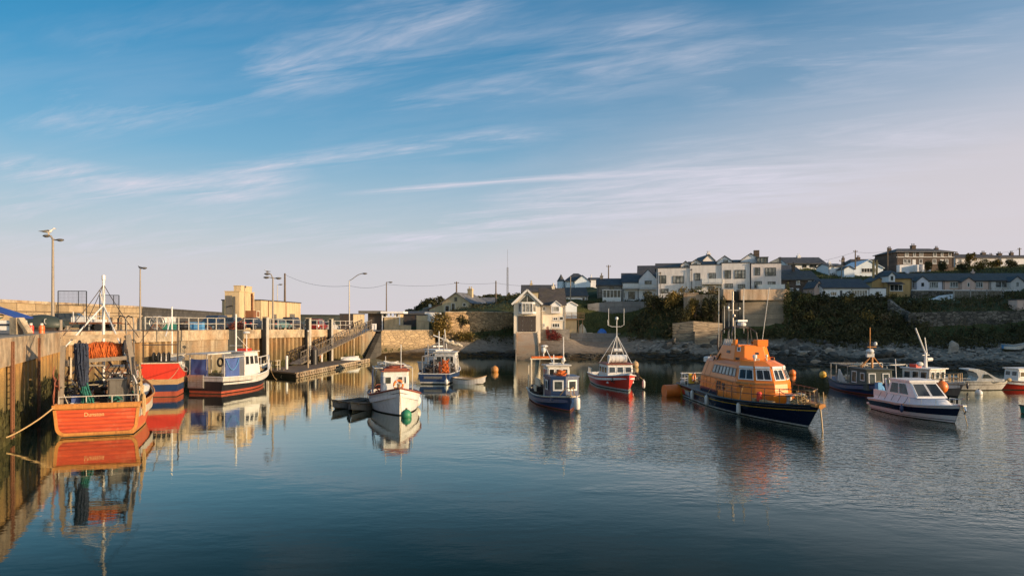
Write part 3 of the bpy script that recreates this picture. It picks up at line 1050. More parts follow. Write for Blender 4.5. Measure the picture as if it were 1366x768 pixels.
# breakwater
def longwall(name, label, cat, pts, w, mat, capmat, zb=3.0, cap=0.35, over=0.15):
    t = thing(name, label, cat, (pts[0][0], pts[0][1], 0))
    b, c2 = MB(), MB()
    for (x0, y0, h0), (x1, y1, h1) in zip(pts, pts[1:]):
        p, q = Vector((x0, y0)), Vector((x1, y1))
        o2 = off(p, q, -w)
        oo = off(p, q, over)
        vs = [(p.x, p.y, zb), (q.x, q.y, zb), (q.x + o2.x, q.y + o2.y, zb), (p.x + o2.x, p.y + o2.y, zb), (p.x, p.y, h0), (q.x, q.y, h1), (q.x + o2.x, q.y + o2.y, h1), (p.x + o2.x, p.y + o2.y, h0)]
        F6 = [(3, 2, 1, 0), (4, 5, 6, 7), (0, 1, 5, 4), (1, 2, 6, 5), (2, 3, 7, 6), (3, 0, 4, 7)]
        b.add(vs, F6)
        P2 = [p + oo, q + oo, q + o2 - oo, p + o2 - oo]
        hh = [h0, h1, h1, h0]
        c2.add([(a.x, a.y, h + 0.003) for a, h in zip(P2, hh)] + [(a.x, a.y, h + cap) for a, h in zip(P2, hh)], F6)
    shifted(b, t).build('wall_face', mat, t)
    shifted(c2, t).build('coping', capmat, t)
    return t


def wp(px, py, Y):
    p = P(px, py, Y)
    return (p.x, p.y, p.z)


longwall('breakwater_wall', 'long golden stone breakwater wall behind the parked boats and lamp posts', 'breakwater', [wp(-120, 396, 76), wp(0, 403, 84), wp(100, 407.5, 104), wp(189, 411, 127)], 4.0, M['breakstone'], M['cap'], 3.0)
longwall('breakwater_wall', 'dark shaded breakwater wall receding behind the bicycles and the railing', 'breakwater', [wp(190, 411.5, 129), wp(250, 415, 180), wp(302, 418, 250)], 4.0, M['shadestone'], M['shadestone'], 2.5)  # wall face in shade: the shade is put into the stone colour
longwall('low_wall', 'low golden sea wall closing the pier between the tall block and cabins', 'sea wall', [wp(398, 421, 190), wp(462, 421.5, 182)], 1.2, M['breakstone'], M['breakstone'], 2.0)
longwall('parapet_wall', 'pale knee-high concrete parapet below the dark breakwater', 'parapet', [wp(150, 424, 92), wp(212, 425.5, 100)], 0.5, M['cap'], M['cap'], 4.2, 0.1, 0.03)
# step ledge along the foot of the golden breakwater
longwall('walkway_ledge', 'raised stone walkway along the foot of the golden breakwater', 'walkway', [wp(-120, 417, 74), wp(0, 419.5, 81), wp(100, 421, 100), wp(189, 422, 123)], 3.2, M['breakstone'], M['cap'], 3.0, 0.2)

# ------------------------------------------------------------------ houses
def wframe(mb, q, u0, u1, v0, v1, fw, o0, o1, cols=1, rows=1):
    """window frame with glazing bars on the quad q, sizes of the bars in metres"""
    a, b, c, d = [Vector(p) for p in q]
    Lu, Lv = max(1e-3, (b - a).length), max(1e-3, (d - a).length)
    fu, fv = fw / Lu, fw / Lv
    mb.panel(q, u0, u1, v0, v0 + fv, o0, o1)
    mb.panel(q, u0, u1, v1 - fv, v1, o0, o1)
    mb.panel(q, u0, u0 + fu, v0 + fv, v1 - fv, o0, o1)
    mb.panel(q, u1 - fu, u1, v0 + fv, v1 - fv, o0, o1)
    for i in range(1, cols):
        u = u0 + (u1 - u0) * i / cols
        mb.panel(q, u - fu * 0.4, u + fu * 0.4, v0 + fv, v1 - fv, o0, o1 - 0.006)
    for i in range(1, rows):
        v = v0 + (v1 - v0) * i / rows
        mb.panel(q, u0 + fu, u1 - fu, v - fv * 0.35, v + fv * 0.35, o0, o1 - 0.010)


def window(parent, q, u0, u1, v0, v1, frame, pane, fw=0.08, cols=1, rows=1, o=0.0, th=0.06, name='window', sill=False):
    b = MB()
    wframe(b, q, u0, u1, v0, v1, fw, o + 0.004, o + th, cols, rows)
    if sill:
        Lu = (Vector(q[1]) - Vector(q[0])).length
        Lv = (Vector(q[3]) - Vector(q[0])).length
        b.panel(q, u0 - 0.08 / Lu, u1 + 0.08 / Lu, v0 - 0.1 / Lv, v0 - 0.004, o + 0.004, o + th + 0.08)
    f = b.build(name, frame, parent)
    b = MB()
    Lu = (Vector(q[1]) - Vector(q[0])).length
    Lv = (Vector(q[3]) - Vector(q[0])).length
    b.panel(q, u0 + fw * 0.6 / Lu, u1 - fw * 0.6 / Lu, v0 + fw * 0.6 / Lv, v1 - fw * 0.6 / Lv, o + 0.002, o + 0.018)
    b.build('pane', pane, f)
    return f


WS = {'w': ('frame_white', 'glass'), 'd': ('frame_dark', 'glass'), 'p': ('frame_white', 'glasslit'), 'D': ('frame_dark', 'glasslit')}


def house(name, label, cat, x0, x1, yb, Y, ye, roof, yr, depth, wall, rmat, wins=(), chim=(), doors=(), rz=0.0, group=None, over=0.22, ridge=None, sink=3.0, root=None, size=None, chmat=None):
    s = FPX / Y
    if size:
        w, h, rh = size
    else:
        w, h, rh = (x1 - x0) / s, (yb - ye) / s, (ye - yr) / s
    pc = (x0 + x1) / 2
    own = root is None
    lx, ly, lz = XP(pc, Y), Y, ZP(yb, Y)
    if own:
        root = thing(name, label, cat, (lx, ly, lz), rz, group)
        ox = oy = oz = 0.0
    else:
        ox, oy, oz = lx - root.location.x, ly - root.location.y, lz - root.location.z
    a = w / 2
    D = depth

    def T(p):
        return (p[0] + ox, p[1] + oy, p[2] + oz)
    b = MB()
    if roof == 'y':
        b.ext([T(p) for p in ((-a, 0, -sink), (a, 0, -sink), (a, 0, h), (0, 0, h + rh), (-a, 0, h))], (0, D, 0))
    elif roof == 'x':
        b.ext([T(p) for p in ((-a, 0, -sink), (-a, 0, h), (-a, D / 2, h + rh), (-a, D, h), (-a, D, -sink))], (w, 0, 0))
    else:
        b.b2(-a + ox, a + ox, oy, D + oy, -sink + oz, h + oz)
    b.build('wall', wall, root)
    r = MB()
    th = 0.14
    o = over
    if roof == 'y':
        sl = rh / a
        for sg in (-1, 1):
            p = [(0, -o, h + rh + 0.02), (sg * (a + o), -o, h - sl * o + 0.02), (sg * (a + o), D + o, h - sl * o + 0.02), (0, D + o, h + rh + 0.02)]
            r.ext([T(q) for q in p], (0, 0, th))
    elif roof == 'x':
        sl = rh / (D / 2)
        for y0, y1 in ((-o, D / 2), (D + o, D / 2)):
            z0 = h - sl * o + 0.02
            p = [(-a - o, y0, z0), (a + o, y0, z0), (a + o, y1, h + rh + 0.02), (-a - o, y1, h + rh + 0.02)]
            r.ext([T(q) for q in p], (0, 0, th))
    elif roof == 'hip':
        rl = (ridge if ridge is not None else max(0.0, w - D)) / 2
        z0 = h + 0.02
        e = [(-a - o, -o, z0), (a + o, -o, z0), (a + o, D + o, z0), (-a - o, D + o, z0)]
        k = [(-rl - 0.01, D / 2, h + rh), (rl + 0.01, D / 2, h + rh)]
        r.add([T(q) for q in e + k] + [T((q[0], q[1], q[2] - 0.12)) for q in e], [(0, 1, 5, 4), (1, 2, 5), (2, 3, 4, 5), (3, 0, 4), (6, 7, 1, 0), (7, 8, 2, 1), (8, 9, 3, 2), (9, 6, 0, 3), (9, 8, 7, 6)])
    elif roof == 'flat':
        r.b2(-a - 0.08 + ox, a + 0.08 + ox, -0.08 + oy, D + 0.08 + oy, h + 0.003 + oz, h + 0.16 + oz)
    elif roof == 'mono':
        p = [(-a - o, -o, h + 0.02), (a + o, -o, h + 0.02), (a + o, D, h + rh + 0.02), (-a - o, D, h + rh + 0.02)]
        r.ext([T(q) for q in p], (0, 0, th))
    ro = r.build('roof', rmat, root)
    if roof in ('x', 'hip', 'mono') and w > 3:
        g = MB()
        g.bar(T((-a - o, -o - 0.06, h - 0.06)), T((a + o, -o - 0.06, h - 0.06)), 0.12, 0.1)
        for ux in (-a + 0.15, a - 0.15):
            g.tube([T((ux, -o - 0.06, h - 0.06)), T((ux, -0.07, h - 0.35)), T((ux, -0.07, -0.3))], 0.045, 6)
        g.build('gutter', M['frame_dark'], root)
    for c in chim:
        cx0, cx1, cy = c[:3]
        yy = c[3] if len(c) > 3 else D / 2
        u0, u1 = (cx0 - pc) / s, (cx1 - pc) / s
        zt = (yb - cy) / s
        cb = MB()
        dd = min(1.0, u1 - u0)
        cb.b2(u0 + ox, u1 + ox, yy - dd / 2 + oy, yy + dd / 2 + oy, h * 0.8 + oz, zt + oz)
        cb.b2(u0 - 0.07 + ox, u1 + 0.07 + ox, yy - dd / 2 - 0.07 + oy, yy + dd / 2 + 0.07 + oy, zt - 0.22 + oz, zt - 0.06 + oz)
        n = 2 if u1 - u0 > 0.6 else 1
        for i in range(n):
            cb.lathe(((u0 + (u1 - u0) * (i + 0.5) / n) + ox, yy + oy, zt + oz), [(0.13, 0), (0.11, 0.4), (0.14, 0.42), (0.14, 0.5)], 8)
        cb.build('chimney', chmat or wall, ro)
    q = [T((-a, 0, 0)), T((a, 0, 0)), T((a, 0, h)), T((-a, 0, h))]
    for wn in wins:
        wx0, wy0, wx1, wy1, st = wn[:5]
        u0, u1 = ((wx0 - pc) / s + a) / w, ((wx1 - pc) / s + a) / w
        v0, v1 = ((yb - wy1) / s) / h, ((yb - wy0) / s) / h
        fm, gm2 = WS[st[0]]
        ww = (wx1 - wx0) / s
        cols = int(st[1]) if len(st) > 1 else max(1, round(ww / 0.85))
        window(root, q, u0, u1, v0, v1, M[fm], M[gm2], 0.09, cols, 2 if (wy1 - wy0) / s > 1.5 else 1, sill=(st[0] in 'wp'))
    for dn in doors:
        wx0, wy0, wx1, wy1, dm = dn
        u0, u1 = ((wx0 - pc) / s + a) / w, ((wx1 - pc) / s + a) / w
        v0, v1 = max(0.0, ((yb - wy1) / s) / h), ((yb - wy0) / s) / h
        d = MB()
        d.panel(q, u0, u1, v0, v1, 0.003, 0.05)
        for i in range(2):
            d.panel(q, u0 + (u1 - u0) * 0.15, u1 - (u1 - u0) * 0.15, v0 + (v1 - v0) * (0.1 + 0.45 * i), v0 + (v1 - v0) * (0.45 + 0.45 * i), 0.05, 0.07)
        d.build('door', M[dm], root)
    return root


def balcony(root, xa, xb, ytop, ybot, Y, out=1.1, glass='glasslit', frame='frame_white', dz=None):
    """slab with a glazed balustrade on the front of a house"""
    u0, u1 = XP(xa, Y) - root.location.x, XP(xb, Y) - root.location.x
    z1, z0 = ZP(ytop, Y) - root.location.z, ZP(ybot, Y) - root.location.z
    y0 = Y - root.location.y
    b = MB()
    b.b2(u0, u1, y0 - out, y0 - 0.01, z0 - 0.16, z0)
    bo = b.build('balcony', M[frame], root)
    b = MB()
    for p, q in (((u0, y0 - out), (u1, y0 - out)), ((u0, y0 - out), (u0, y0)), ((u1, y0 - out), (u1, y0))):
        b.bar((p[0], p[1], z1), (q[0], q[1], z1), 0.05)
        n = max(1, int((Vector(q) - Vector(p)).length / 0.9))
        for i in range(n + 1):
            x, y = p[0] + (q[0] - p[0]) * i / n, p[1] + (q[1] - p[1]) * i / n
            b.bar((x, y, z0), (x, y, z1), 0.045)
        d = (Vector(q) - Vector(p))
        b.ext([(p[0], p[1], z0 + 0.08), (q[0], q[1], z0 + 0.08), (q[0], q[1], z1 - 0.06), (p[0], p[1], z1 - 0.06)], Vector((-d.y, d.x, 0)).normalized() * 0.012)
    b.build('balustrade', M[frame], bo)


def smallgable(root, xa, xb, yb, ye, yap, Y, depth, wall, rmat, win=None, name='dormer'):
    """gabled dormer or porch standing on the house"""
    s = FPX / Y
    l = root.location
    x0, x1 = XP(xa, Y) - l.x, XP(xb, Y) - l.x
    z0, z1, z2 = ZP(yb, Y) - l.z, ZP(ye, Y) - l.z, ZP(yap, Y) - l.z
    y0 = Y - l.y
    xm = (x0 + x1) / 2
    b = MB()
    b.ext([(x0, y0, z0), (x1, y0, z0), (x1, y0, z1), (xm, y0, z2), (x0, y0, z1)], (0, depth, 0))
    g = b.build(name, wall, root)
    b = MB()
    sl = (z2 - z1) / max(0.01, xm - x0)
    for sg in (-1, 1):
        e = xm + sg * ((x1 - x0) / 2 + 0.18)
        ze = z1 - sl * 0.18
        b.ext([(xm, y0 - 0.18, z2 + 0.02), (e, y0 - 0.18, ze + 0.02), (e, y0 + depth, ze + 0.02), (xm, y0 + depth, z2 + 0.02)], (0, 0, 0.13))
    b.build('roof', rmat, g)
    if win:
        wx0, wy0, wx1, wy1, st = win
        q = [(x0, y0, z0), (x1, y0, z0), (x1, y0, z1), (x0, y0, z1)]
        u0, u1 = (XP(wx0, Y) - l.x - x0) / (x1 - x0), (XP(wx1, Y) - l.x - x0) / (x1 - x0)
        v0, v1 = (ZP(wy1, Y) - l.z - z0) / (z1 - z0), (ZP(wy0, Y) - l.z - z0) / (z1 - z0)
        fm, gm2 = WS[st[0]]
        b = MB(); wframe(b, q, u0, u1, v0, v1, 0.08, 0.004, 0.06, max(1, round((u1 - u0) * (x1 - x0) / 0.9)), 1)
        b.panel(q, u0 + 0.03, u1 - 0.03, v0 + 0.03, v1 - 0.03, 0.002, 0.018, 1)
        b.build('window', [M[fm], M[gm2]], g)
    return g


# --- the boathouse
r = house('boathouse', 'cream boathouse with a dark door above its slipway and glazed gable', 'boathouse', 685.5, 721, 443, 116, 405.5, 'y', 387, 9.0, M['r_cream'], M['slatebrown'], over=0.35, sink=3.4)
s_ = FPX / 116
b = MB()
q = [(-2.167, 0, 0), (2.167, 0, 0), (2.167, 0, 4.58), (-2.167, 0, 4.58)]
u = lambda px: (XP(px, 116) - r.location.x + 2.167) / 4.334
v = lambda py: (ZP(py, 116) - r.location.z) / 4.58
for i in range(6):
    a0, a1 = 690.5 + i * 24.5 / 6 + 0.15, 690.5 + (i + 1) * 24.5 / 6 - 0.15
    b.panel(q, u(a0), u(a1), v(442.4), v(422), 0.01, 0.07)
b.panel(q, u(690.4), u(715.1), v(422.0), v(421.2), 0.0, 0.09)
dr = b.build('door', M['rust'], r)
dr.data.materials[0] = paint('dark_door_boards', (0.055, 0.042, 0.035), 0.6, 0.3)
b = MB()
for px in (697, 709):
    for py in (427.5, 434, 440):
        b.panel(q, u(px) - 0.012, u(px) + 0.012, v(py) - 0.012, v(py) + 0.012, 0.07, 0.10)
b.build('door_stud', M['steel'], dr)
# bay window on the first floor
bb = MB()
x0, x1 = XP(691.5, 116) - r.location.x, XP(715, 116) - r.location.x
zb, zt = ZP(416.5, 116) - r.location.z, ZP(404.5, 116) - r.location.z
bay = [(x0, 0.0), (x0 + 0.55, -0.75), (x1 - 0.55, -0.75), (x1, 0.0)]
bb.ext([(p[0], p[1], zb - 0.25) for p in bay], (0, 0, 0.25))
bb.ext([(p[0], p[1], zt) for p in bay], (0, 0, 0.18))
for i in range(3):
    p, qq = bay[i], bay[i + 1]
    Q = [(p[0], p[1], zb), (qq[0], qq[1], zb), (qq[0], qq[1], zt), (p[0], p[1], zt)]
    wframe(bb, Q, 0, 1, 0, 1, 0.09, -0.05, 0.02, 3 if i == 1 else 1, 1)
bayo = bb.build('bay_window', M['frame_white'], r)
bb = MB()
bb.ext([(p[0] * 0.985, p[1] + 0.05, zb) for p in bay], (0, 0, zt - zb))
bb.build('pane', M['glasslit'], bayo)
# triangular glazing and white bargeboards
bb = MB()
zg = ZP(402.5, 116) - r.location.z
za = ZP(391.5, 116) - r.location.z
bb.ext([(-1.3, -0.01, zg), (1.3, -0.01, zg), (0.0, -0.01, za)], (0, -0.03, 0))
gl = bb.build('gable_glazing', M['glass'], r)
bb = MB()
for sg in (-1, 1):
    bb.bar((sg * 2.5, -0.42, ZP(405.6, 116) - r.location.z - 0.05), (0, -0.42, ZP(387, 116) - r.location.z + 0.02), 0.06, 0.32)
    bb.bar((sg * 1.3, -0.06, zg), (0, -0.06, za), 0.06, 0.09)
bb.bar((0, -0.06, zg), (0, -0.06, za), 0.06)
bb.build('bargeboard', M['frame_white'], r)
# wing to the right of the boathouse gable
house('', '', '', 721.5, 754, 449.5, 118.2, 406.5, 'x', 384, 8.5, M['r_cream'], M['slatebrown'], root=r,
      wins=[(723, 408.7, 728, 414.4, 'p'), (738, 423, 744, 427.2, 'w2'), (746, 422, 751.7, 427, 'w'), (724, 431, 727, 436.6, 'p'), (736.6, 431, 746.7, 436.6, 'w3')], chim=[(738, 742, 380)], chmat=M['r_cream'])
smallgable(r, 735.5, 748, 417.5, 407, 402, 117.6, 2.4, M['r_white'], M['frame_white'], (737.5, 408.5, 746, 415.5, 'p'))
b = MB()
b.b2(XP(721, 117) - r.location.x, XP(760, 117) - r.location.x, 1.2, 2.15, -3.0, ZP(439, 117) - r.location.z)
b.build('plinth', M['greystone'], r)

# slipway
def ramp(name, label, pts, zs, w, mat, thick=1.2):
    """sloping slab through the plan points"""
    t = thing(name, label, 'slipway', (pts[0][0], pts[0][1], 0))
    b = MB()
    for i in range(len(pts) - 1):
        p, q = Vector(pts[i]), Vector(pts[i + 1])
        o = off(p, q, w / 2)
        vs = []
        for zz in (-thick, 0):
            vs += [(p.x - o.x, p.y - o.y, zs[i] + zz), (p.x + o.x, p.y + o.y, zs[i] + zz), (q.x + o.x, q.y + o.y, zs[i + 1] + zz), (q.x - o.x, q.y - o.y, zs[i + 1] + zz)]
        b.add(vs, [(3, 2, 1, 0), (4, 5, 6, 7), (0, 1, 5, 4), (1, 2, 6, 5), (2, 3, 7, 6), (3, 0, 4, 7)])
    shifted(b, t).build('deck', mat, t)
    b = MB()
    for sg in (-1, 1):
        p, q = Vector(pts[0]), Vector(pts[-1])
        o = off(p, q, (w / 2 + 0.08) * sg)
        b.bar((p.x + o.x, p.y + o.y, zs[0] + 0.08), (q.x + o.x, q.y + o.y, zs[-1] + 0.08), 0.16, 0.22)
    shifted(b, t).build('kerb', M['cap'], t)
    return t


ramp('slipway', 'steep concrete slipway running from the boathouse door into the water', [(XP(702.5, 115.7), 115.7), (XP(703.6, 110), 110), (XP(705, 98), 98)], [3.75, 2.2, -1.2], 3.25, concrete('slipway_concrete', (0.62, 0.45, 0.30), tide=True, board=False, stain=0.25, drip=0.1), 3.0)

# terrace and deck to the right of the boathouse
t = thing('garden_deck', 'small raised timber deck with pale walls right of the boathouse', 'deck', (XP(765, 124), 124, ZP(441, 124)))
b = MB(); b.b2(-1.4, 1.9, 0, 3, 1.9, 2.15); b.build('platform', M['wood'], t)
b = MB(); b.b2(-1.6, 0.6, 0.3, 2.8, -2.5, 1.88); b.build('wall', M['r_sand'], t)
b = MB()
for x in (-1.4, -0.3, 0.8, 1.9):
    b.bar((x, 0.05, 2.15), (x, 0.05, 3.15), 0.07)
for z in (2.5, 2.85, 3.15):
    b.bar((-1.4, 0.05, z), (1.9, 0.05, z), 0.05, 0.12)
for x in (1.6, 0.9):
    b.bar((x, 0.2, -2), (x, 0.2, 1.9), 0.12)
b.build('railing', M['wood'], t)

# --- sand coloured house above the garden wall, seen on its corner
ph = R(-17)
Yh = 146.0
cx = XP(627, 145) - 3.05 * math.cos(ph)
cy = 145 - 3.05 * math.sin(ph)
zh = ZP(416, 145)
r = thing('cottage', 'sand rendered house with pale slate roof above the ivy covered garden wall', 'house', (cx, cy, zh), ph)
b = MB(); b.ext([(-3.05, 0, -1.5), (3.05, 0, -1.5), (3.05, 0, 1.9), (0, 0, 3.9), (-3.05, 0, 1.9)], (0, 10, 0)); b.build('wall', M['r_sand'], r)
b = MB()
for sg in (-1, 1):
    b.ext([(0, -0.3, 3.93), (sg * 3.4, -0.3, 1.70), (sg * 3.4, 10.3, 1.70), (0, 10.3, 3.93)], (0, 0, 0.14))
ro = b.build('roof', M['slatelight'], r)
b = MB(); b.b2(0.4, 1.4, 5.6, 6.5, 2.0, 5.0); b.b2(0.33, 1.47, 5.53, 6.57, 4.7, 4.9)
for i in (0.65, 1.15):
    b.lathe((i, 6.05, 5.0), [(0.13, 0), (0.11, 0.4), (0.14, 0.45)], 8)
b.build('chimney', M['r_sand'], ro)
q = [(-3.05, 0, 0), (3.05, 0, 0), (3.05, 0, 1.9), (-3.05, 0, 1.9)]
window(r, q, 0.10, 0.26, 0.05, 0.72, M['frame_white'], M['glass'], cols=1)
window(r, q, 0.33, 0.47, 0.05, 0.95, M['frame_white'], M['glass'], cols=1)
window(r, q, 0.74, 0.86, 0.60, 0.95, M['frame_white'], M['glass'], cols=1)
window(r, [(-1, 0, 1.9), (1, 0, 1.9), (1, 0, 3.4), (-1, 0, 3.4)], 0.33, 0.62, 0.2, 0.75, M['frame_dark'], M['glass'])
q = [(3.05, 0, 0), (3.05, 10, 0), (3.05, 10, 1.9), (3.05, 0, 1.9)]
for a0, a1 in ((0.14, 0.22), (0.44, 0.56), (0.76, 0.86)):
    window(r, q, a0, a1, 0.30, 0.92, M['frame_dark'], M['glass'])
b = MB(); b.ext([(-3.06, 0.6, -1.5), (-3.06, 0.6, 1.75), (-6.2, 0.6, 0.6), (-6.2, 0.6, -1.5)], (0, 6, 0)); b.build('lean_to', M['r_sand'], r)
b = MB(); b.ext([(-3.0, 0.4, 1.80), (-6.5, 0.4, 0.52), (-6.5, 6.8, 0.52), (-3.0, 6.8, 1.80)], (0, 0, 0.12)); b.build('lean_to_roof', M['slatered'], r)
house('bungalow', 'low grey roofed house tucked behind the sand rendered house', 'house', 641, 661, 413, 158, 407.5, 'x', 397, 7, M['r_sand'], M['slatelight'], wins=[(650, 408.5, 655, 411.5, 'w')])

# --- houses up the slope behind the boathouse
r = house('villa', 'white house with a conical corner turret on the skyline', 'house', 754, 787, 388, 170, 374.5, 'hip', 363, 9, M['r_blue'], M['slate'], ridge=1.2)
smallgable(r, 766.5, 787.5, 388, 376, 367.5, 169, 4, M['r_blue'], M['slate'], None, 'gable')
b = MB(); c0 = (XP(748.7, 171) - r.location.x, 2.0, 0); b.lathe((c0[0], c0[1], -1), [(0.9, 0), (0.9, 3.4)], 14); tw = b.build('turret', M['r_blue'], r)
b = MB(); b.lathe((c0[0], c0[1], 2.4), [(1.02, 0), (0.5, 0.85), (0.02, 1.75)], 14); b.build('turret_roof', M['slate'], tw)
house('', '', '', 788, 802, 386, 171, 373, 'x', 370, 6, M['r_white'], M['slate'], root=r, wins=[(796, 373.6, 800, 377.5, 'd')], chim=[(789.5, 791.5, 368)])
house('long_house', 'white house under a long dark roof directly above the boathouse', 'house', 753.5, 783.5, 404, 138, 395, 'x', 383, 9, M['r_white'], M['slatebrown'], wins=[(777, 397, 780, 400.5, 'd')])
house('shed', 'small white gabled shed between the boathouse and the timber deck', 'shed', 754.5, 769.5, 418, 127, 407, 'y', 403, 5, M['r_blue'], M['r_white'], wins=[])
house('house', 'dark roofed house showing only its ridge behind the boathouse roof', 'house', 697, 741, 400, 137, 389, 'x', 379.5, 9, M['r_sand'], M['slatebrown'], wins=[(729, 391, 733, 395, 'w')], chim=[(708, 711, 376)])
t = thing('garden_wall', 'cream garden wall with a gate pillar left of the stone cottage', 'wall', (XP(789, 141), 141, ZP(403, 141)))
b = MB(); b.b2(-0.95, 0.95, 0, 0.25, -1, 0.75); b.build('wall_face', M['r_cream'], t)
b = MB(); b.b2(-1.0, 1.0, -0.03, 0.28, 0.753, 0.83); b.build('coping', M['cap'], t)

r = house('stone_cottage', 'grey stone cottage with a glazed porch left of the white gables', 'cottage', 797, 830, 399.5, 139.5, 380.5, 'x', 371, 7, M['greystone'], M['slate'], rz=R(-6),
          wins=[(813, 382, 819, 386.5, 'd')], chim=[(801, 805, 366)])
s_ = FPX / 138
b = MB(); l = r.location
x0, x1 = XP(805, 138) - l.x, XP(829.5, 138) - l.x
b.b2(x0, x1, -1.6, -0.02, -1.0, 0.4); b.b2(x0 - 0.1, x1 + 0.1, -1.75, -0.02, 1.75, 1.9)
for x in np.linspace(x0 + 0.06, x1 - 0.06, 6):
    b.b2(x - 0.06, x + 0.06, -1.6, -1.48, 0.4, 1.75)
po = b.build('porch', M['frame_white'], r)
b = MB(); b.b2(x0 + 0.1, x1 - 0.1, -1.5, -0.03, 0.4, 1.74); b.build('pane', glass_dark('bluish_glass', (0.05, 0.075, 0.10)), po)

r = house('white_house', 'white house with a slate roof and first floor balcony beside the stone cottage', 'house', 830.5, 852, 399.4, 139, 376.6, 'x', 363.5, 8, M['r_white'], M['slate'], rz=R(-8),
          wins=[(838, 389, 847, 399, 'D4'), (832, 390, 834, 397, 'w'), (846.5, 378, 849.5, 383.5, 'd')])
balcony(r, 831, 853, 378.5, 384.3, 139)
r = house('gabled_house', 'white house with one steep gable facing the harbour and glass balcony', 'house', 852.5, 876, 399, 138, 372.7, 'y', 359.7, 3.0, M['r_white'], M['slate'], rz=R(-9),
          wins=[(860, 374.3, 869, 384, 'D2'), (859.5, 389, 869, 398.5, 'D3')], over=0.12)
house('', '', '', 849, 877.5, 399, 141, 371, 'x', 353.3, 8.0, M['r_white'], M['slate'], root=r)
balcony(r, 853, 876.5, 379.5, 384.8, 138, 0.9)

# --- the stepped apartment blocks on the sea wall
def block(label, x0, x1, yb, Y, yt, wins, depth=11, wall='r_grey', **kw):
    return house('apartment_block', label, 'apartment block', x0, x1, yb, Y, yt, 'flat', yt, depth, M[wall], M['frame_dark'], wins=wins, rz=R(-11), group='stepped apartment blocks above the sea wall', **kw)


r = block('grey apartment block at the low end of the row, next to the steep white gable', 878, 920, 393, 129, 357.5, [(880, 367, 889, 378, 'D2'), (897.5, 368, 912, 378, 'D3'), (882, 385, 892, 391, 'D2'), (905, 385, 912, 390, 'D2')])
house('', '', '', 872, 916, 393, 132, 358, 'x', 350, 8, M['r_grey'], M['slatebrown'], root=r)
smallgable(r, 905, 917, 360, 354, 349, 131.2, 4, M['r_grey'], M['slate'], (909, 354.2, 914, 357.5, 'D'))
b = MB(); b.tube([(-2.4, -0.12, -1), (-2.4, -0.12, 3.9)], 0.05, 6); b.sphere((-2.4, -0.14, 4.0), (0.14, 0.14, 0.14), 8, 6); b.build('drainpipe', M['frame_dark'], r)
r = block('grey apartment block with a glass balcony in the middle of the row', 921, 962, 392, 127.8, 353.5, [(927, 364, 934.5, 374, 'D2'), (945.5, 364, 954.5, 377, 'D3'), (927, 382, 936.5, 386, 'D2'), (945, 382, 953.5, 386, 'D2')])
house('', '', '', 916, 962, 392, 131.5, 354, 'x', 347.5, 8, M['r_grey'], M['slatebrown'], root=r)
smallgable(r, 918.5, 931, 356, 350.5, 346.3, 130.6, 4, M['r_grey'], M['slate'], (922, 350.6, 926, 353.4, 'D'))
balcony(r, 936, 962, 372, 378, 127.8, 1.2)
b = MB(); b.tube([(-2.5, -0.12, -1), (-2.5, -0.12, 4.3)], 0.05, 6); b.sphere((-2.5, -0.14, 4.4), (0.14, 0.14, 0.14), 8, 6); b.build('drainpipe', M['frame_dark'], r)
r = block('grey apartment block with a wide upper window third along the row', 963.5, 999.5, 391, 126.6, 350.8, [(967, 360, 975.5, 371.5, 'D2'), (980, 360, 994, 371.5, 'D3'), (968, 378, 978, 384, 'D3'), (984, 379, 993.5, 385, 'D3')])
house('', '', '', 958, 1004, 391, 131, 352, 'x', 345.5, 8, M['r_grey'], M['slatebrown'], root=r)
smallgable(r, 952.5, 972, 354, 348.5, 341.5, 130, 5, M['r_white'], M['slate'], (960.5, 346.5, 966.5, 350, 'D'))
r = block('pinkish apartment block with roof terrace and white balcony at the high end', 1003, 1041, 390, 125.4, 351.5, [(1007.5, 356.5, 1014.5, 367, 'D2'), (1020.6, 357, 1034.5, 368, 'D3'), (1007, 375, 1016.5, 384, 'D3'), (1024, 375.6, 1034, 384, 'D3')], wall='r_pinkgrey')
smallgable(r, 986, 1011, 354, 347, 338, 128, 7, M['r_white'], M['slate'], None, 'penthouse')
b = MB(); l = r.location; b.b2(XP(1001.3, 129) - l.x, XP(1008, 129) - l.x, 3.6, 4.5, 4.0, ZP(333.5, 129) - l.z); b.build('chimney', M['brownstone'], r)
b = MB(); Yp = 126; x0, x1 = XP(1010, Yp) - l.x, XP(1023.5, Yp) - l.x; z0, z1 = ZP(350.6, Yp) - l.z, ZP(343.5, Yp) - l.z
b.b2(x0, x1, 0.8, 4, z0, z1); b.build('glazed_room', M['glasslit'], r)
b = MB(); b.b2(x0 - 0.1, x1 + 0.1, 0.6, 4.2, z1 + 0.003, z1 + 0.15)
for x in np.linspace(x0, x1, 4):
    b.b2(x - 0.04, x + 0.04, 0.74, 0.795, z0, z1)
b.build('flat_roof', M['frame_dark'], r)
b = MB(); xe = XP(1041, 125.4) - l.x; xm = XP(1026, 125.4) - l.x
b.ext([(xm, 0.02, z0), (xe - 0.3, 0.02, z0), (xe - 0.3, 0.02, ZP(343.5, 125.4) - l.z)], (0, 0.03, 0)); b.build('wind_screen', M['glasslit'], r)
b = MB(); b.bar((xm, 0.03, z0 + 0.05), (xe - 0.1, 0.03, ZP(343.2, 125.4) - l.z), 0.07); b.b2(xe - 0.3, xe, 0, 0.14, z0, ZP(343, 125.4) - l.z); b.build('screen_frame', M['frame_dark'], r)
balcony(r, 1010, 1043.5, 380, 386.3, 125.4, 1.8)
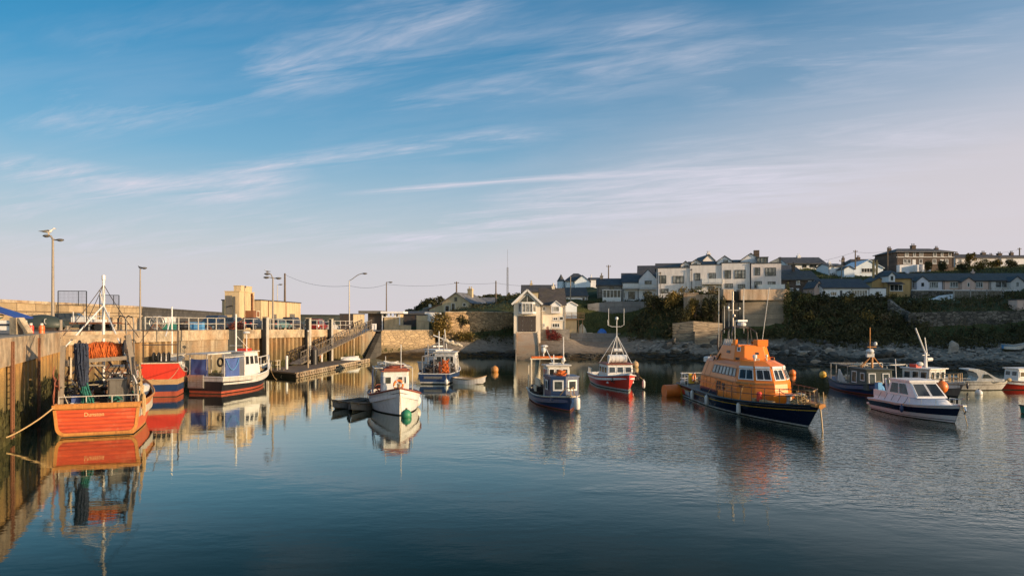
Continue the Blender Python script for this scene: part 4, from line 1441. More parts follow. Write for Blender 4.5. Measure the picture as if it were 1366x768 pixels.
house('old_house', 'old grey rendered house gable with tall chimneys peeping over the apartment blocks', 'house', 938, 953, 352, 150, 347, 'y', 340, 9, M['r_grey'], M['slate'], chim=[(944.5, 949, 337.5, 1.0)])

# --- village on the right
house('white_house', 'long white house with a slate roof behind the apartment blocks on the skyline', 'house', 1051, 1098, 359.5, 190, 351, 'x', 342, 9, M['r_white'], M['slate'], wins=[(1056, 353, 1060, 356.6, 'd'), (1070, 353, 1076, 356.8, 'd'), (1080, 353, 1089, 356.8, 'd')], chim=[(1072, 1076.5, 339)], over=0.8)
house('cottage', 'dark roofed cottage tucked between the apartment block and the brown terrace', 'cottage', 1043, 1067, 370, 160, 362, 'x', 352.5, 8, M['greystone'], M['slate'])
house('stone_terrace', 'two storey brown stone terrace with white windows beside the apartment blocks', 'house', 1042, 1092, 392.5, 141, 373, 'x', 360.5, 8, M['brownstone'], M['slatebrown'],
      wins=[(1062, 374.5, 1067, 379.5, 'p'), (1078, 374.5, 1083, 379.5, 'w'), (1053, 384, 1058, 391, 'p'), (1076, 385, 1081, 391.5, 'w')], doors=[(1062, 384.5, 1066, 392, 'frame_white')], chim=[(1067, 1070.5, 351)])
r = house('bungalow', 'long white bungalow with a pink gable end and slate roof above the bank', 'bungalow', 1097.5, 1160, 396, 129, 384, 'x', 371.6, 7, M['r_white'], M['slate'],
          wins=[(1108, 389, 1116, 394.6, 'w3'), (1136, 386.6, 1157, 394.5, 'p6')], doors=[(1120.5, 387.5, 1123.5, 395.5, 'frame_dark')], over=0.15)
house('', '', '', 1160.2, 1182, 396, 129.3, 384.5, 'flat', 384.5, 6, M['r_white'], M['frame_dark'], root=r, wins=[(1167.5, 388, 1175.5, 392, 'p3')])
smallgable(r, 1086.5, 1098.5, 394, 383, 375, 130.5, 5, M['r_pink'], M['slate'], (1090.5, 379.5, 1094.5, 384, 'w'), 'gable')
house('cottage', 'small white cottage with a dark roof left of the pale blue gable', 'cottage', 1105, 1125, 363, 178, 355, 'x', 351, 7, M['r_white'], M['slate'], wins=[(1106.5, 352.5, 1110, 356, 'w')], chim=[(1113, 1116, 348)])
house('cottage', 'tiny white cottage just left of the pale blue gable, lower on the slope', 'cottage', 1126, 1140, 368, 174, 359, 'y', 355, 6, M['r_blue'], M['slate'])
r = house('chalet', 'pale blue gabled chalet with a strip of windows high on the slope', 'house', 1140, 1178, 369, 180, 357.5, 'y', 347, 9, M['r_blue'], M['r_blue'], wins=[(1149, 357.6, 1171, 363.5, 'w6')], over=0.3)
house('villa', 'large dark hipped roof with brick chimneys behind the pale blue chalet', 'house', 1135, 1186, 366, 196, 354, 'hip', 343.6, 10, M['brownstone'], M['slatebrown'], ridge=6, chim=[(1129.5 + 5, 1132.5 + 5, 342), (1154.5, 1158.5, 341), (1182 - 3, 1185 - 3, 343)])
r = house('ochre_house', 'ochre yellow house with hipped slate roof and white bay windows', 'house', 1184, 1216, 398, 135, 371, 'hip', 358.8, 9, M['r_yellow'], M['slate'], ridge=1.5,
          wins=[(1187, 379.5, 1204, 388, 'w3')], chim=[(1183.5, 1186, 346, 5.5), (1188.5, 1190.5, 347, 5.5)], chmat=M['r_yellow'])
smallgable(r, 1185.5, 1194, 376, 367.5, 363.5, 133.9, 3, M['r_white'], M['slate'], (1187.5, 367.8, 1192, 374.3, 'w'))
smallgable(r, 1163, 1182, 396, 376, 371, 136.5, 5, M['r_yellow'], M['slate'], None, 'side_gable')
b = MB(); l = r.location; x0, x1 = XP(1185, 134) - l.x, XP(1206, 134) - l.x
b.ext([(x0, -1.3, ZP(378.5, 134) - l.z), (x0, -0.02, ZP(375.5, 134) - l.z), (x0, -0.02, ZP(376.3, 134) - l.z), (x0, -1.3, ZP(379.3, 134) - l.z)], (x1 - x0, 0, 0)); b.build('porch_roof', M['slate'], r)

r = house('terrace_cottage', 'lilac white terraced cottage with a gabled porch next to the ochre house', 'terraced house', 1215, 1258, 387, 140, 374.7, 'x', 363.4, 9, M['r_lilac'], M['slatebrown'], wins=[(1239.5, 376, 1251.5, 384, 'p4'), (1216.5, 377, 1221, 384, 'p')], over=0.1, group='terraced cottages on the upper road', chim=[(1226, 1229, 360)])
smallgable(r, 1223, 1238.5, 387, 375, 369, 138.9, 5, M['r_lilac'], M['slatebrown'], (1229, 377, 1232.5, 382, 'd'), 'porch')
r = house('terrace_cottage', 'salmon pink terraced cottage with a central gabled porch', 'terraced house', 1258.2, 1320, 387, 140, 374.7, 'x', 363.4, 9, M['r_pink'], M['slatebrown'], wins=[(1267, 376, 1278, 383.5, 'p3'), (1301.5, 376, 1311, 383.5, 'p3')], over=0.1, group='terraced cottages on the upper road', chim=[(1316, 1319, 360)])
smallgable(r, 1283.5, 1300.5, 387, 376, 370.4, 138.9, 5, M['r_pink'], M['slatebrown'], (1290.5, 377, 1293.5, 382.5, 'w'), 'porch')
house('terrace_cottage', 'grey white terraced cottage with one broad pale window', 'terraced house', 1320.2, 1346.5, 387, 140, 374.7, 'x', 363.4, 9, M['r_grey'], M['slatebrown'], wins=[(1327.7, 375.2, 1344, 383.7, 'p2')], over=0.1, group='terraced cottages on the upper road')
r = house('terrace_cottage', 'grey terraced cottage with a steep gable at the edge of the photo', 'terraced house', 1346.7, 1400, 387, 140, 374.7, 'x', 363.4, 9, M['r_grey'], M['slatebrown'], wins=[(1372, 376, 1384, 384, 'p')], over=0.1, group='terraced cottages on the upper road')
smallgable(r, 1348.5, 1365.5, 387, 375.5, 369, 138.8, 5, M['r_grey'], M['slate'], (1355, 375.8, 1359.5, 382.5, 'p'), 'gable')

wins = [(1207, 336.8, 1212, 342, 'p'), (1218, 336.8, 1221.5, 342, 'p'), (1226.6, 336.8, 1231.5, 342, 'p'), (1244.7, 336.8, 1249.4, 342, 'p'), (1255, 336.8, 1258.4, 342, 'p'), (1265, 336.8, 1269, 342, 'p'),
        (1205, 345.7, 1209, 351.5, 'p'), (1210.3, 345.7, 1215, 351.5, 'p'), (1226, 345.7, 1230.6, 351.5, 'p'), (1244, 345.7, 1249, 351.5, 'p'), (1260.6, 345.7, 1265, 351.5, 'p')]
r = house('stone_house', 'large dark stone house with hipped roof, white bands and white windows', 'house', 1196, 1272.5, 355, 185, 336, 'hip', 328.8, 11, M['brownstone'], M['slatebrown'], wins=wins, chim=[(1199.7, 1203.4, 328.5), (1231, 1236.5, 324.5), (1263.7, 1267.8, 328)], doors=[(1217, 346, 1221.5, 354.5, 'frame_white'), (1254, 346, 1258.7, 354.5, 'frame_white')], ridge=8.5, over=0.5)
l = r.location; hw = XP(1272.5, 185) - l.x
b = MB(); b.b2(-hw - 0.06, hw + 0.06, -0.07, -0.01, ZP(343.2, 185) - l.z, ZP(342.4, 185) - l.z); b.b2(-hw - 0.3, hw + 0.3, -0.36, -0.01, ZP(336.4, 185) - l.z, ZP(335.9, 185) - l.z + 0.05); b.build('string_course', M['frame_white'], r)
b = MB(); b.b2(-hw - 0.05, XP(1237, 185) - l.x, -1.6, -0.02, -1.6, ZP(353.8, 185) - l.z); b.b2(XP(1215, 185) - l.x, XP(1217, 185) - l.x, -3.0, -1.62, -1.6, 0.2); b.b2(XP(1222, 185) - l.x, XP(1224, 185) - l.x, -3.0, -1.62, -1.6, 0.2); b.build('front_steps', M['r_white'], r)
r = house('bungalow', 'pale low house with a brown roof right of the large stone house', 'house', 1274, 1331, 353, 200, 344, 'x', 338, 9, M['r_grey'], M['slatebrown'], wins=[(1311, 345, 1317, 349.5, 'p'), (1279, 345, 1283, 349.5, 'p')], chim=[(1323, 1328, 335), (1287, 1291, 336)], chmat=M['brownstone'])
r = house('bungalow', 'white low house with grey chimneys behind the bushes by the photo edge', 'house', 1335, 1390, 352, 200, 343.5, 'x', 339.2, 9, M['r_white'], M['slatebrown'], wins=[(1343, 344.5, 1352, 348.5, 'p')], chim=[(1334, 1338, 338), (1345, 1350, 336), (1362, 1366, 335)], chmat=M['brownstone'])

# --- sea walls, garden walls
def facewall(name, label, cat, pts, thick, mat, zb=0.5, capm=None, ztops=None):
    t = thing(name, label, cat, (pts[0][0], pts[0][1], 0))
    b, c = MB(), MB()
    for (x0, y0, h0), (x1, y1, h1) in zip(pts, pts[1:]):
        p, q = Vector((x0, y0)), Vector((x1, y1))
        o = off(p, q, -thick)
        vs = [(p.x, p.y, zb), (q.x, q.y, zb), (q.x + o.x, q.y + o.y, zb), (p.x + o.x, p.y + o.y, zb), (p.x, p.y, h0), (q.x, q.y, h1), (q.x + o.x, q.y + o.y, h1), (p.x + o.x, p.y + o.y, h0)]
        b.add(vs, [(3, 2, 1, 0), (4, 5, 6, 7), (0, 1, 5, 4), (1, 2, 6, 5), (2, 3, 7, 6), (3, 0, 4, 7)])
        if capm:
            e = off(p, q, 0.08)
            w = [(p.x + e.x, p.y + e.y, h0 + 0.003), (q.x + e.x, q.y + e.y, h1 + 0.003), (q.x + o.x, q.y + o.y, h1 + 0.003), (p.x + o.x, p.y + o.y, h0 + 0.003)]
            c.add(w + [(v[0], v[1], v[2] + 0.16) for v in w], [(3, 2, 1, 0), (4, 5, 6, 7), (0, 1, 5, 4), (1, 2, 6, 5), (2, 3, 7, 6), (3, 0, 4, 7)])
    shifted(b, t).build('wall_face', mat, t)
    if capm:
        shifted(c, t).build('coping', capm, t)
    return t


t = facewall('sea_wall', 'tall weathered concrete sea wall below the pinkish apartment block', 'sea wall', [wp(993, 400.5, 114.8), wp(1052, 400.5, 114.2)], 1.5, M['seawall'], 0.2)
b = MB(); p, q = Vector(wp(962.5, 386, 115)), Vector(wp(1051.5, 386, 114.3))
for xa, xb, yy in ((962.5, 977.5, 386), (985.5, 1051.5, 386)):
    p, q = wp(xa, yy, 115), wp(xb, yy, 114.5)
    b.b2(p[0], q[0], 114.0, 116.2, ZP(400.3, 115), p[2])
shifted(b, t).build('parapet', M['parapet'], t)
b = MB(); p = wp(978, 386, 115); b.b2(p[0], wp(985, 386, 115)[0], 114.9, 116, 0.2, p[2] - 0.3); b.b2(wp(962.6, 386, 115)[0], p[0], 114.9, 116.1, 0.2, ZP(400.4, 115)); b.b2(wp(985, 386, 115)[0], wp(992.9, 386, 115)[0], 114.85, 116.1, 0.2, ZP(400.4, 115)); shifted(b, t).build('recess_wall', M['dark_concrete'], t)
facewall('sea_wall', 'lower stepped concrete sea wall half hidden by bushes left of the lifeboat mast', 'sea wall', [wp(912, 392, 118.5), wp(932, 392, 118), wp(932.1, 394, 118), wp(963, 394, 116.5)], 1.0, M['parapet'], 5.0, M['parapet'])
facewall('rock_wall', 'bare tan revetment wall at the water side of the bushes', 'wall', [wp(897, 431, 112.6), wp(925, 428, 111.5), wp(964, 431, 112.6)], 2.5, M['revetment'], 0.2)
facewall('rock_wall', 'squared low concrete block built against the tan revetment', 'wall', [wp(927, 442, 110.4), wp(963, 441, 110.2)], 1.2, M['revetment'], 0.2)
facewall('garden_wall', 'high ochre stone garden wall below the sand rendered house', 'wall', [wp(594, 417, 117.2), wp(628, 416.5, 119.2), wp(684, 417, 123.5)], 0.8, M['housewall'], 0.5, M['cap'])
facewall('retaining_wall', 'grey block retaining wall below the white gabled houses', 'wall', [wp(784, 405.5, 134), wp(812, 402, 133.6), wp(862, 402, 133)], 0.9, M['retaining'], 5.0)
facewall('boat_yard_wall', 'long low grey stone step above the beach right of the boathouse', 'wall', [wp(761, 444, 123.5), wp(828, 444.5, 122.5)], 1.0, M['retaining'], 0.8)
facewall('boat_yard_wall', 'lower grey stone step at the head of the beach', 'wall', [wp(761, 449, 121.6), wp(836, 449.5, 120.4)], 1.0, M['retaining'], 0.4)
facewall('rubble_wall', 'dark rubble stone retaining wall above the beach at the far right', 'wall', [wp(1212, 417, 108.6), wp(1290, 415, 107.5), wp(1420, 414, 105)], 1.5, M['rubble'], 1.0)
facewall('ramp_wall', 'small sloping stone ramp wall below the ochre house', 'wall', [wp(1184, 399, 113), wp(1199, 411, 111.5), wp(1214, 418, 110)], 0.9, M['rubble'], 2.0)
facewall('white_wall', 'white painted garden wall stepping up below the terraced cottages', 'wall', [wp(1208, 401, 124), wp(1226, 400.5, 124), wp(1245, 398.5, 124), wp(1256, 394, 124.5), wp(1274, 392, 125)], 0.4, M['r_blue'], 6.0)
facewall('road_wall', 'dark low road wall with a white top in front of the terraced cottages', 'wall', [wp(1217, 387.6, 132), wp(1290, 387.8, 132), wp(1390, 388.2, 132)], 0.4, M['rubble'], 7.0, M['r_white'])

# ------------------------------------------------------------------ boats
class Hull:
    """boat hull in its own axes: bow towards +x, waterline at z = 0"""
    def __init__(s, L, B, zs, zm, zb, tw=0.8, wl=0.84, rake=1.2, power=2.3, flare=1.0, n=26, full=0.42, trake=0.0):
        s.L, s.B, s.zs, s.zm, s.zb, s.tw, s.wl, s.rake, s.power, s.flare, s.n, s.full, s.trake = L, B, zs, zm, zb, tw, wl, rake, power, flare, n, full, trake

    def sheer(s, t):
        if t < 0.45:
            return s.zm + (s.zs - s.zm) * ((0.45 - t) / 0.45) ** 1.8
        return s.zm + (s.zb - s.zm) * ((t - 0.45) / 0.55) ** 1.9

    def fb(s, t, p):
        if t < s.full:
            return s.tw + (1 - s.tw) * math.sin(math.pi / 2 * t / s.full)
        return max(0.0, 1 - ((t - s.full) / (1 - s.full)) ** p)

    def pt(s, t, z, side=1, inset=0.0):
        zk = -0.45
        sh = s.sheer(t)
        f = min(1.0, max(0.0, (z - zk) / (sh - zk)))
        f0 = (0 - zk) / (sh - zk)
        hb = s.B / 2 * s.fb(t, s.power)
        hw = s.B / 2 * s.wl * s.fb(t, max(1.3, s.power - 0.8))
        hk = hw * 0.45
        if f <= f0:
            y = hk + (hw - hk) * (f / f0)
        else:
            g = ((f - f0) / (1 - f0)) ** s.flare
            y = hw + (hb - hw) * g
        x = -s.L / 2 + t * (s.L - s.rake * (1 - f)) - s.trake * f * (1 - t)
        y = max(0.015, y - inset)
        return Vector((x, y * side, z))

    def rail(s, t0, t1, side, dz=0.0, inset=0.0, n=14, at=None):
        return [s.pt(t0 + (t1 - t0) * i / n, s.sheer(t0 + (t1 - t0) * i / n) if at is None else at, side, inset) + Vector((0, 0, dz)) for i in range(n + 1)]

    def build(s, parent, rows, mats, bul=0.5, deck='deck', inner=None, cap=None, capr=0.05, transom_mat=None, deckname='deck'):
        """rows: list of (kind, value, material index below this row)"""
        b = MB()
        ts = [1 - (1 - i / s.n) ** 1.35 for i in range(s.n + 1)]

        def zz(t, r):
            sh = s.sheer(t)
            return min(r[1], sh) if r[0] == 'z' else (max(0.02, sh - r[1]) if r[0] == 's' else r[1] * sh)
        mats = list(mats) + [M['scum']]
        R_ = [('z', -0.45, 0), ('z', 0.045, len(mats) - 1)] + [r for r in rows if not (r[0] == 'z' and r[1] <= 0.05)]
        for sd in (1, -1):
            grid = [[s.pt(t, zz(t, r), sd) for t in ts] for r in R_]
            for j in range(len(R_) - 1):
                vs = grid[j] + grid[j + 1]
                n = len(ts)
                fs = [(i, i + 1, n + i + 1, n + i) for i in range(n - 1)]
                b.add(vs, fs, R_[j + 1][2])
        for j in range(len(R_) - 1):
            a0, a1 = s.pt(0, zz(0, R_[j]), 1), s.pt(0, zz(0, R_[j + 1]), 1)
            c0, c1 = s.pt(0, zz(0, R_[j]), -1), s.pt(0, zz(0, R_[j + 1]), -1)
            b.add([a0, a1, c1, c0], [(0, 1, 2, 3)], R_[j + 1][2] if transom_mat is None else transom_mat)
        bm = b
        me = bm.build('hull', mats, parent, smooth=True)
        # inside of the bulwark and the deck
        b = MB()
        ti = [0.015 + 0.955 * t for t in ts]
        ins = 0.07
        for sd in (1, -1):
            up = [s.pt(t, s.sheer(t) - 0.003, sd, ins) for t in ti]
            dn = [Vector((u.x, u.y, u.z - bul)) for u in up]
            n = len(ti)
            b.add(up + dn, [(i, i + 1, n + i + 1, n + i) for i in range(n - 1)])
            ou = [s.pt(t, s.sheer(t) - 0.003, sd, 0.0) for t in ti]
            b.add(up + ou, [(i, i + 1, n + i + 1, n + i) for i in range(n - 1)])
        p, q = s.pt(0.015, s.sheer(0) - 0.003, 1, ins), s.pt(0.015, s.sheer(0) - 0.003, -1, ins)
        b.add([p, q, q - Vector((0, 0, bul)), p - Vector((0, 0, bul))], [(0, 1, 2, 3)])
        b.build('bulwark', inner or mats[-2], parent)
        b = MB()
        le = [s.pt(t, s.sheer(t) - 0.003, 1, ins) - Vector((0, 0, bul)) for t in ti]
        ri = [Vector((v.x, -v.y, v.z)) for v in le]
        n = len(ti)
        b.add(le + ri, [(i, i + 1, n + i + 1, n + i) for i in range(n - 1)])
        b.build(deckname, M[deck], parent)
        if cap:
            b = MB()
            pts = s.rail(0, 1, 1, 0.0, -0.02, 22) + s.rail(1, 0, -1, 0.0, -0.02, 22)
            b.tube(pts, capr, 6)
            b.bar(s.pt(0, s.sheer(0), 1), s.pt(0, s.sheer(0), -1), capr * 2, capr * 2)
            b.build('gunwale', M[cap], parent)


def stanchions(mb, pts, h, r=0.02, rails=(1.0, 0.5), every=2):
    top = [Vector(p) + Vector((0, 0, h)) for p in pts]
    for k in rails:
        mb.tube([Vector(p) + Vector((0, 0, h * k)) for p in pts], r, 5)
    for i, p in enumerate(pts):
        if i % every == 0 or i == len(pts) - 1:
            mb.tube([p, Vector(p) + Vector((0, 0, h))], r, 5)


def cabin(parent, x0, x1, w0, w1, z0, z1, fx=0.2, bx=0.0, ty=0.08, wall='white', roof='white', front=(), side=(), back=(), frame='frame_white', pane='glass', fw=0.05, over=0.12, rt=0.07, name='wheelhouse', roofname='wheelhouse_roof', rz1=None):
    """wheelhouse: x0 aft, x1 forward, w0/w1 half widths aft and forward; fx, bx = rake of the front and back"""
    if rz1 is None:
        rz1 = z1
    lo = [(x0, w0, z0), (x1, w1, z0), (x1, -w1, z0), (x0, -w0, z0)]
    hi = [(x0 + bx, w0 - ty, rz1), (x1 - fx, w1 - ty, z1), (x1 - fx, -w1 + ty, z1), (x0 + bx, -w0 + ty, rz1)]
    b = MB()
    b.add(lo + hi, [(3, 2, 1, 0), (4, 5, 6, 7), (0, 1, 5, 4), (1, 2, 6, 5), (2, 3, 7, 6), (3, 0, 4, 7)])
    wh = b.build(name, M[wall], parent)
    bv = wh.modifiers.new('soft_edges', 'BEVEL'); bv.width = 0.035; bv.segments = 2; bv.limit_method = 'ANGLE'; bv.angle_limit = R(30)
    b = MB()
    o = over
    r = [(hi[0][0] - o, hi[0][1] + o, hi[0][2] + 0.003), (hi[1][0] + o * 1.3, hi[1][1] + o, hi[1][2] + 0.003), (hi[2][0] + o * 1.3, hi[2][1] - o, hi[2][2] + 0.003), (hi[3][0] - o, hi[3][1] - o, hi[3][2] + 0.003)]
    b.ext(r, (0, 0, rt))
    b.build(roofname, M[roof], parent)
    Qf = [lo[2], lo[1], hi[1], hi[2]]                    # seen from ahead: port of picture = -y
    Ql = [lo[1], lo[0], hi[0], hi[1]]
    Qr = [lo[3], lo[2], hi[2], hi[3]]
    Qb = [lo[0], lo[3], hi[3], hi[0]]
    for Q, ws in ((Qf, front), (Ql, side), (Qr, [(1 - b_, 1 - a_, c_, d_) for a_, b_, c_, d_ in side]), (Qb, back)):
        for u0, u1, v0, v1 in ws:
            window(parent, Q, u0, u1, v0, v1, M[frame], M[pane], fw, 1, 1, 0.0, 0.03)
    return wh


def evenly(n, a=0.06, b=0.94, v0=0.55, v1=0.88, gap=0.04):
    w = (b - a - gap * (n - 1)) / n
    return [(a + i * (w + gap), a + i * (w + gap) + w, v0, v1) for i in range(n)]


def boat(name, label, x, y, heading, cat='boat', group=None):
    """heading: plan vector the bow points along"""
    return thing(name, label, cat, (x, y, 0), math.atan2(heading[1], heading[0]), group)


def local(root, p):
    """world point to the axes of a boat"""
    a = root.rotation_euler[2]
    d = Vector(p) - Vector(root.location)
    return Vector((d.x * math.cos(a) + d.y * math.sin(a), -d.x * math.sin(a) + d.y * math.cos(a), d.z))


def world(root, p):
    a = root.rotation_euler[2]
    p = Vector(p)
    p = Vector((p.x * root.scale.x, p.y * root.scale.y, p.z * root.scale.z))
    return Vector((root.location.x + p.x * math.cos(a) - p.y * math.sin(a), root.location.y + p.x * math.sin(a) + p.y * math.cos(a), root.location.z + p.z))


def drum_fender(p, h, r, label, mat='fender', group=None, rope_to=None, lean=(0, 0)):
    t = thing('fender', label, 'fender', p, 0, group)
    b = MB()
    b.lathe((0, 0, 0), [(0.03, 0), (r * 0.8, 0.06), (r, 0.16), (r, h - 0.16), (r * 0.8, h - 0.06), (0.04, h), (0.04, h + 0.07)], 12)
    b.build('fender_body', M[mat], t, smooth=True)
    if rope_to:
        b = MB()
        b.tube([(0, 0, h), (rope_to[0] - p[0], rope_to[1] - p[1], rope_to[2] - p[2])], 0.014, 5)
        b.build('lanyard', M['rope'], t)
    return t


def ball(name, p, r, label, mat, cat='buoy', group=None):
    t = thing(name, label, cat, p, 0, group)
    b = MB(); b.sphere((0, 0, 0), (r, r, r * 1.08), 16, 12); b.build('float', M[mat], t, smooth=True)
    b = MB(); b.lathe((0, 0, r * 1.02), [(r * 0.22, 0), (r * 0.22, r * 0.25), (r * 0.1, r * 0.3)], 8)
    b.build('eye', M['darksteel'], t)
    return t


def sag(p, q, d, n=12):
    p, q = Vector(p), Vector(q)
    return [p + (q - p) * (i / n) - Vector((0, 0, d * 4 * (i / n) * (1 - i / n))) for i in range(n + 1)]


def rope(label, pts, r=0.025, mat='rope', name='mooring_rope'):
    b = MB(); b.tube(pts, r, 6)
    return tag(b.build(name, M[mat], smooth=True), label, 'rope')


def crate(label, p, mat, rz=0.0, size=(0.75, 0.45, 0.35), group=None):
    t = thing('fish_crate', label, 'crate', p, rz, group)
    b = MB()
    x, y, z = size[0] / 2, size[1] / 2, size[2]
    b.b2(-x, x, -y, y, 0, 0.04)
    for sg in (-1, 1):
        b.b2(-x, x, sg * y - 0.02, sg * y + 0.02, 0.041, z)
        b.b2(sg * x - 0.02, sg * x + 0.02, -y + 0.021, y - 0.021, 0.041, z)
    b.build('crate_body', M[mat], t)
    b = MB()
    b.tube([(-x - 0.02, -y - 0.02, z), (x + 0.02, -y - 0.02, z), (x + 0.02, y + 0.02, z), (-x - 0.02, y + 0.02, z)], 0.025, 5, closed=True)
    b.build('rim', M[mat], t)
    return t


def lifering(p, rz, label, group=None):
    t = thing('lifebuoy', label, 'lifebuoy', p, rz, group)
    b = MB()
    b.tube([(0, 0.28 * math.cos(a), 0.28 * math.sin(a)) for a in np.linspace(0, 2 * math.pi, 18, endpoint=False)], 0.075, 8, closed=True)
    b.build('ring', M['buoy'], t, smooth=True)
    b = MB()
    for a in (0.4, 2.0, 3.5, 5.1):
        b.tube([(0, 0.28 * math.cos(a + d), 0.28 * math.sin(a + d)) for d in (-0.12, 0, 0.12)], 0.08, 8)
    b.build('band', M['fender'], t, smooth=True)
    return t


def netpile(mb, c, r, rng, n=26, m=0):
    """heaped net: many overlapping loops"""
    for i in range(n):
        a = rng.uniform(0, 6.28)
        rr = rng.uniform(0.1, 0.75)
        ctr = Vector((c[0] + r[0] * rr * math.cos(a) * 0.6, c[1] + r[1] * rr * math.sin(a) * 0.6, c[2] + r[2] * rng.uniform(0.05, 1.0) * (1 - rr * 0.6)))
        k = rng.uniform(0.25, 0.55)
        ph = rng.uniform(0, 6.28)
        mb.tube([ctr + Vector((r[0] * k * math.cos(j), r[1] * k * math.sin(j), r[2] * 0.12 * math.sin(2 * j + ph))) for j in np.linspace(0, 2 * math.pi, 10, endpoint=False)], 0.035, 5, m, closed=True)


rng = random.Random(5)


def tarp(name, mat, parent, a, b_, h, sagd=0.06, seed=1):
    """slack sheet between the plan points a and b_, from height h[0] to h[1]"""
    rg = random.Random(seed)
    a, b_ = Vector(a), Vector(b_)
    d = b_ - a
    n = Vector((-d.y, d.x, 0)).normalized()
    nu, nv = 14, 10
    ph = [rg.uniform(0, 6.28) for _ in range(6)]
    mb = MB()
    vs = []
    for side in (0, 0.012):
        for j in range(nv + 1):
            for i in range(nu + 1):
                u, v = i / nu, j / nv
                f = 0.5 * math.sin(5 * u + 3 * v + ph[0]) + 0.35 * math.sin(11 * u - 4 * v + ph[1]) + 0.3 * math.sin(9 * v + 2 * u + ph[2])
                env = math.sin(math.pi * u) ** 0.5 * (0.35 + 0.65 * math.sin(math.pi * v) ** 0.5)
                droop = 0.06 * math.sin(math.pi * u) * (v - 0.0)
                p = a + d * u + n * (sagd * f * env + side)
                vs.append((p.x, p.y, h[0] + (h[1] - h[0]) * v - droop))
    w = nu + 1
    N = w * (nv + 1)
    fs = []
    for j in range(nv):
        for i in range(nu):
            q = j * w + i
            fs += [(q, q + 1, q + w + 1, q + w), (N + q + w, N + q + w + 1, N + q + 1, N + q)]
    for i in range(nu):
        fs += [(i + 1, i, N + i, N + i + 1), (nv * w + i, nv * w + i + 1, N + nv * w + i + 1, N + nv * w + i)]
    for j in range(nv):
        fs += [(j * w, (j + 1) * w, N + (j + 1) * w, N + j * w), ((j + 1) * w + nu, j * w + nu, N + j * w + nu, N + (j + 1) * w + nu)]
    mb.add(vs, fs)
    return mb.build(name, mat, parent, smooth=True)


# ---------------------------------------------------- orange trawler, stern to the camera
hd = Vector((-0.36, 0.933)).normalized()
st = Vector((-21.25, 36.5))
ctr = st + hd * 6.0
bt = boat('trawler', 'old orange trawler seen from its red planked stern, moored at the near quay', ctr.x, ctr.y, hd, 'trawler')
bt.scale = (1, 0.86, 1)
H = Hull(12.0, 4.75, 1.62, 1.55, 2.5, tw=0.93, wl=0.86, rake=1.6, power=2.6, full=0.35)
H.build(bt, [('z', 0.16, 0), ('s', 0.26, 1), ('s', 0.0, 2)], [M['trim_orange'], M['orange'], M['trim_orange']], 0.75, 'deck', M['cream'], 'trim_orange', 0.07)
# transom with rounded lower corners, standing proud of the hull end
b = MB()
w0 = 2.16
poly = [(w0 - 0.42, 0.10)]
for a in np.linspace(-math.pi / 2, 0, 7):
    poly.append((w0 - 0.42 + 0.42 * math.cos(a), 0.55 + 0.45 * math.sin(a)))
poly.append((w0 + 0.10, 1.40))
poly = poly + [(-x, z) for x, z in reversed(poly)]
x0 = -6.0
inner = [(x * 0.925, 0.22 + (z - 0.10) * 0.90) for x, z in poly]
b.ext([(x0 - 0.03, x, z) for x, z in inner], (-0.05, 0, 0))
tp = b.build('transom', M['transom'], bt)
b = MB()
n = len(poly)
for i in range(n):
    j = (i + 1) % n
    p, q, r_, s_ = poly[i], poly[j], inner[j], inner[i]
    if i == n - 1:
        pass
    vs = [(x0 - 0.005, *p), (x0 - 0.005, *q), (x0 - 0.005, *r_), (x0 - 0.005, *s_), (x0 - 0.11, *p), (x0 - 0.11, *q), (x0 - 0.11, *r_), (x0 - 0.11, *s_)]
    b.add(vs, [(3, 2, 1, 0), (4, 5, 6, 7), (0, 1, 5, 4), (1, 2, 6, 5), (2, 3, 7, 6), (3, 0, 4, 7)])
b.bar((x0 - 0.06, -2.3, 1.55), (x0 - 0.06, 2.3, 1.55), 0.2, 0.2)
b.build('transom_frame', M['trim_orange'], bt)
lettering('name_lettering', 'Dunston', 0.30, plain('faded_cream_letters', (0.80, 0.52, 0.22), 0.6), tp, (x0 - 0.085, 0.15, 1.12), (R(90), 0, R(-90)), 0.003)
b = MB()
pts = [Vector((x0 + 0.1, y, 1.62)) for y in (-2.15, -0.75, 0.6, 2.0)]
stanchions(b, pts, 0.42, 0.03, (1.0,), 1)
b.build('stern_rail', M['rail'], bt)
# stern gantry
b = MB()
for sg, lean in ((-1, 0.28), (1, 0.0)):
    b.bar((x0 + 0.6, sg * 2.05 - lean * 0.3, 1.2), (x0 + 0.9, sg * 1.95 + (0.45 if sg < 0 else 0), 5.15 if sg < 0 else 4.6), 0.2, 0.26)
b.bar((x0 + 0.9, 1.95, 3.75), (x0 + 0.9, -1.75, 3.95), 0.16, 0.2)
b.bar((x0 + 0.85, 1.9, 4.95 - 1.35), (x0 + 0.85, -0.2, 3.55), 0.1)
b.build('gantry', M['lamppost'], bt)
b = MB()
b.bar((x0 + 0.95, 2.05, 5.02), (x0 + 0.95, -1.6, 5.1), 0.14, 0.2)
b.bar((x0 + 0.9, 2.0, 4.35), (x0 + 0.9, 2.0, 5.1), 0.12)
b.build('gantry_beam', M['cap'], bt)
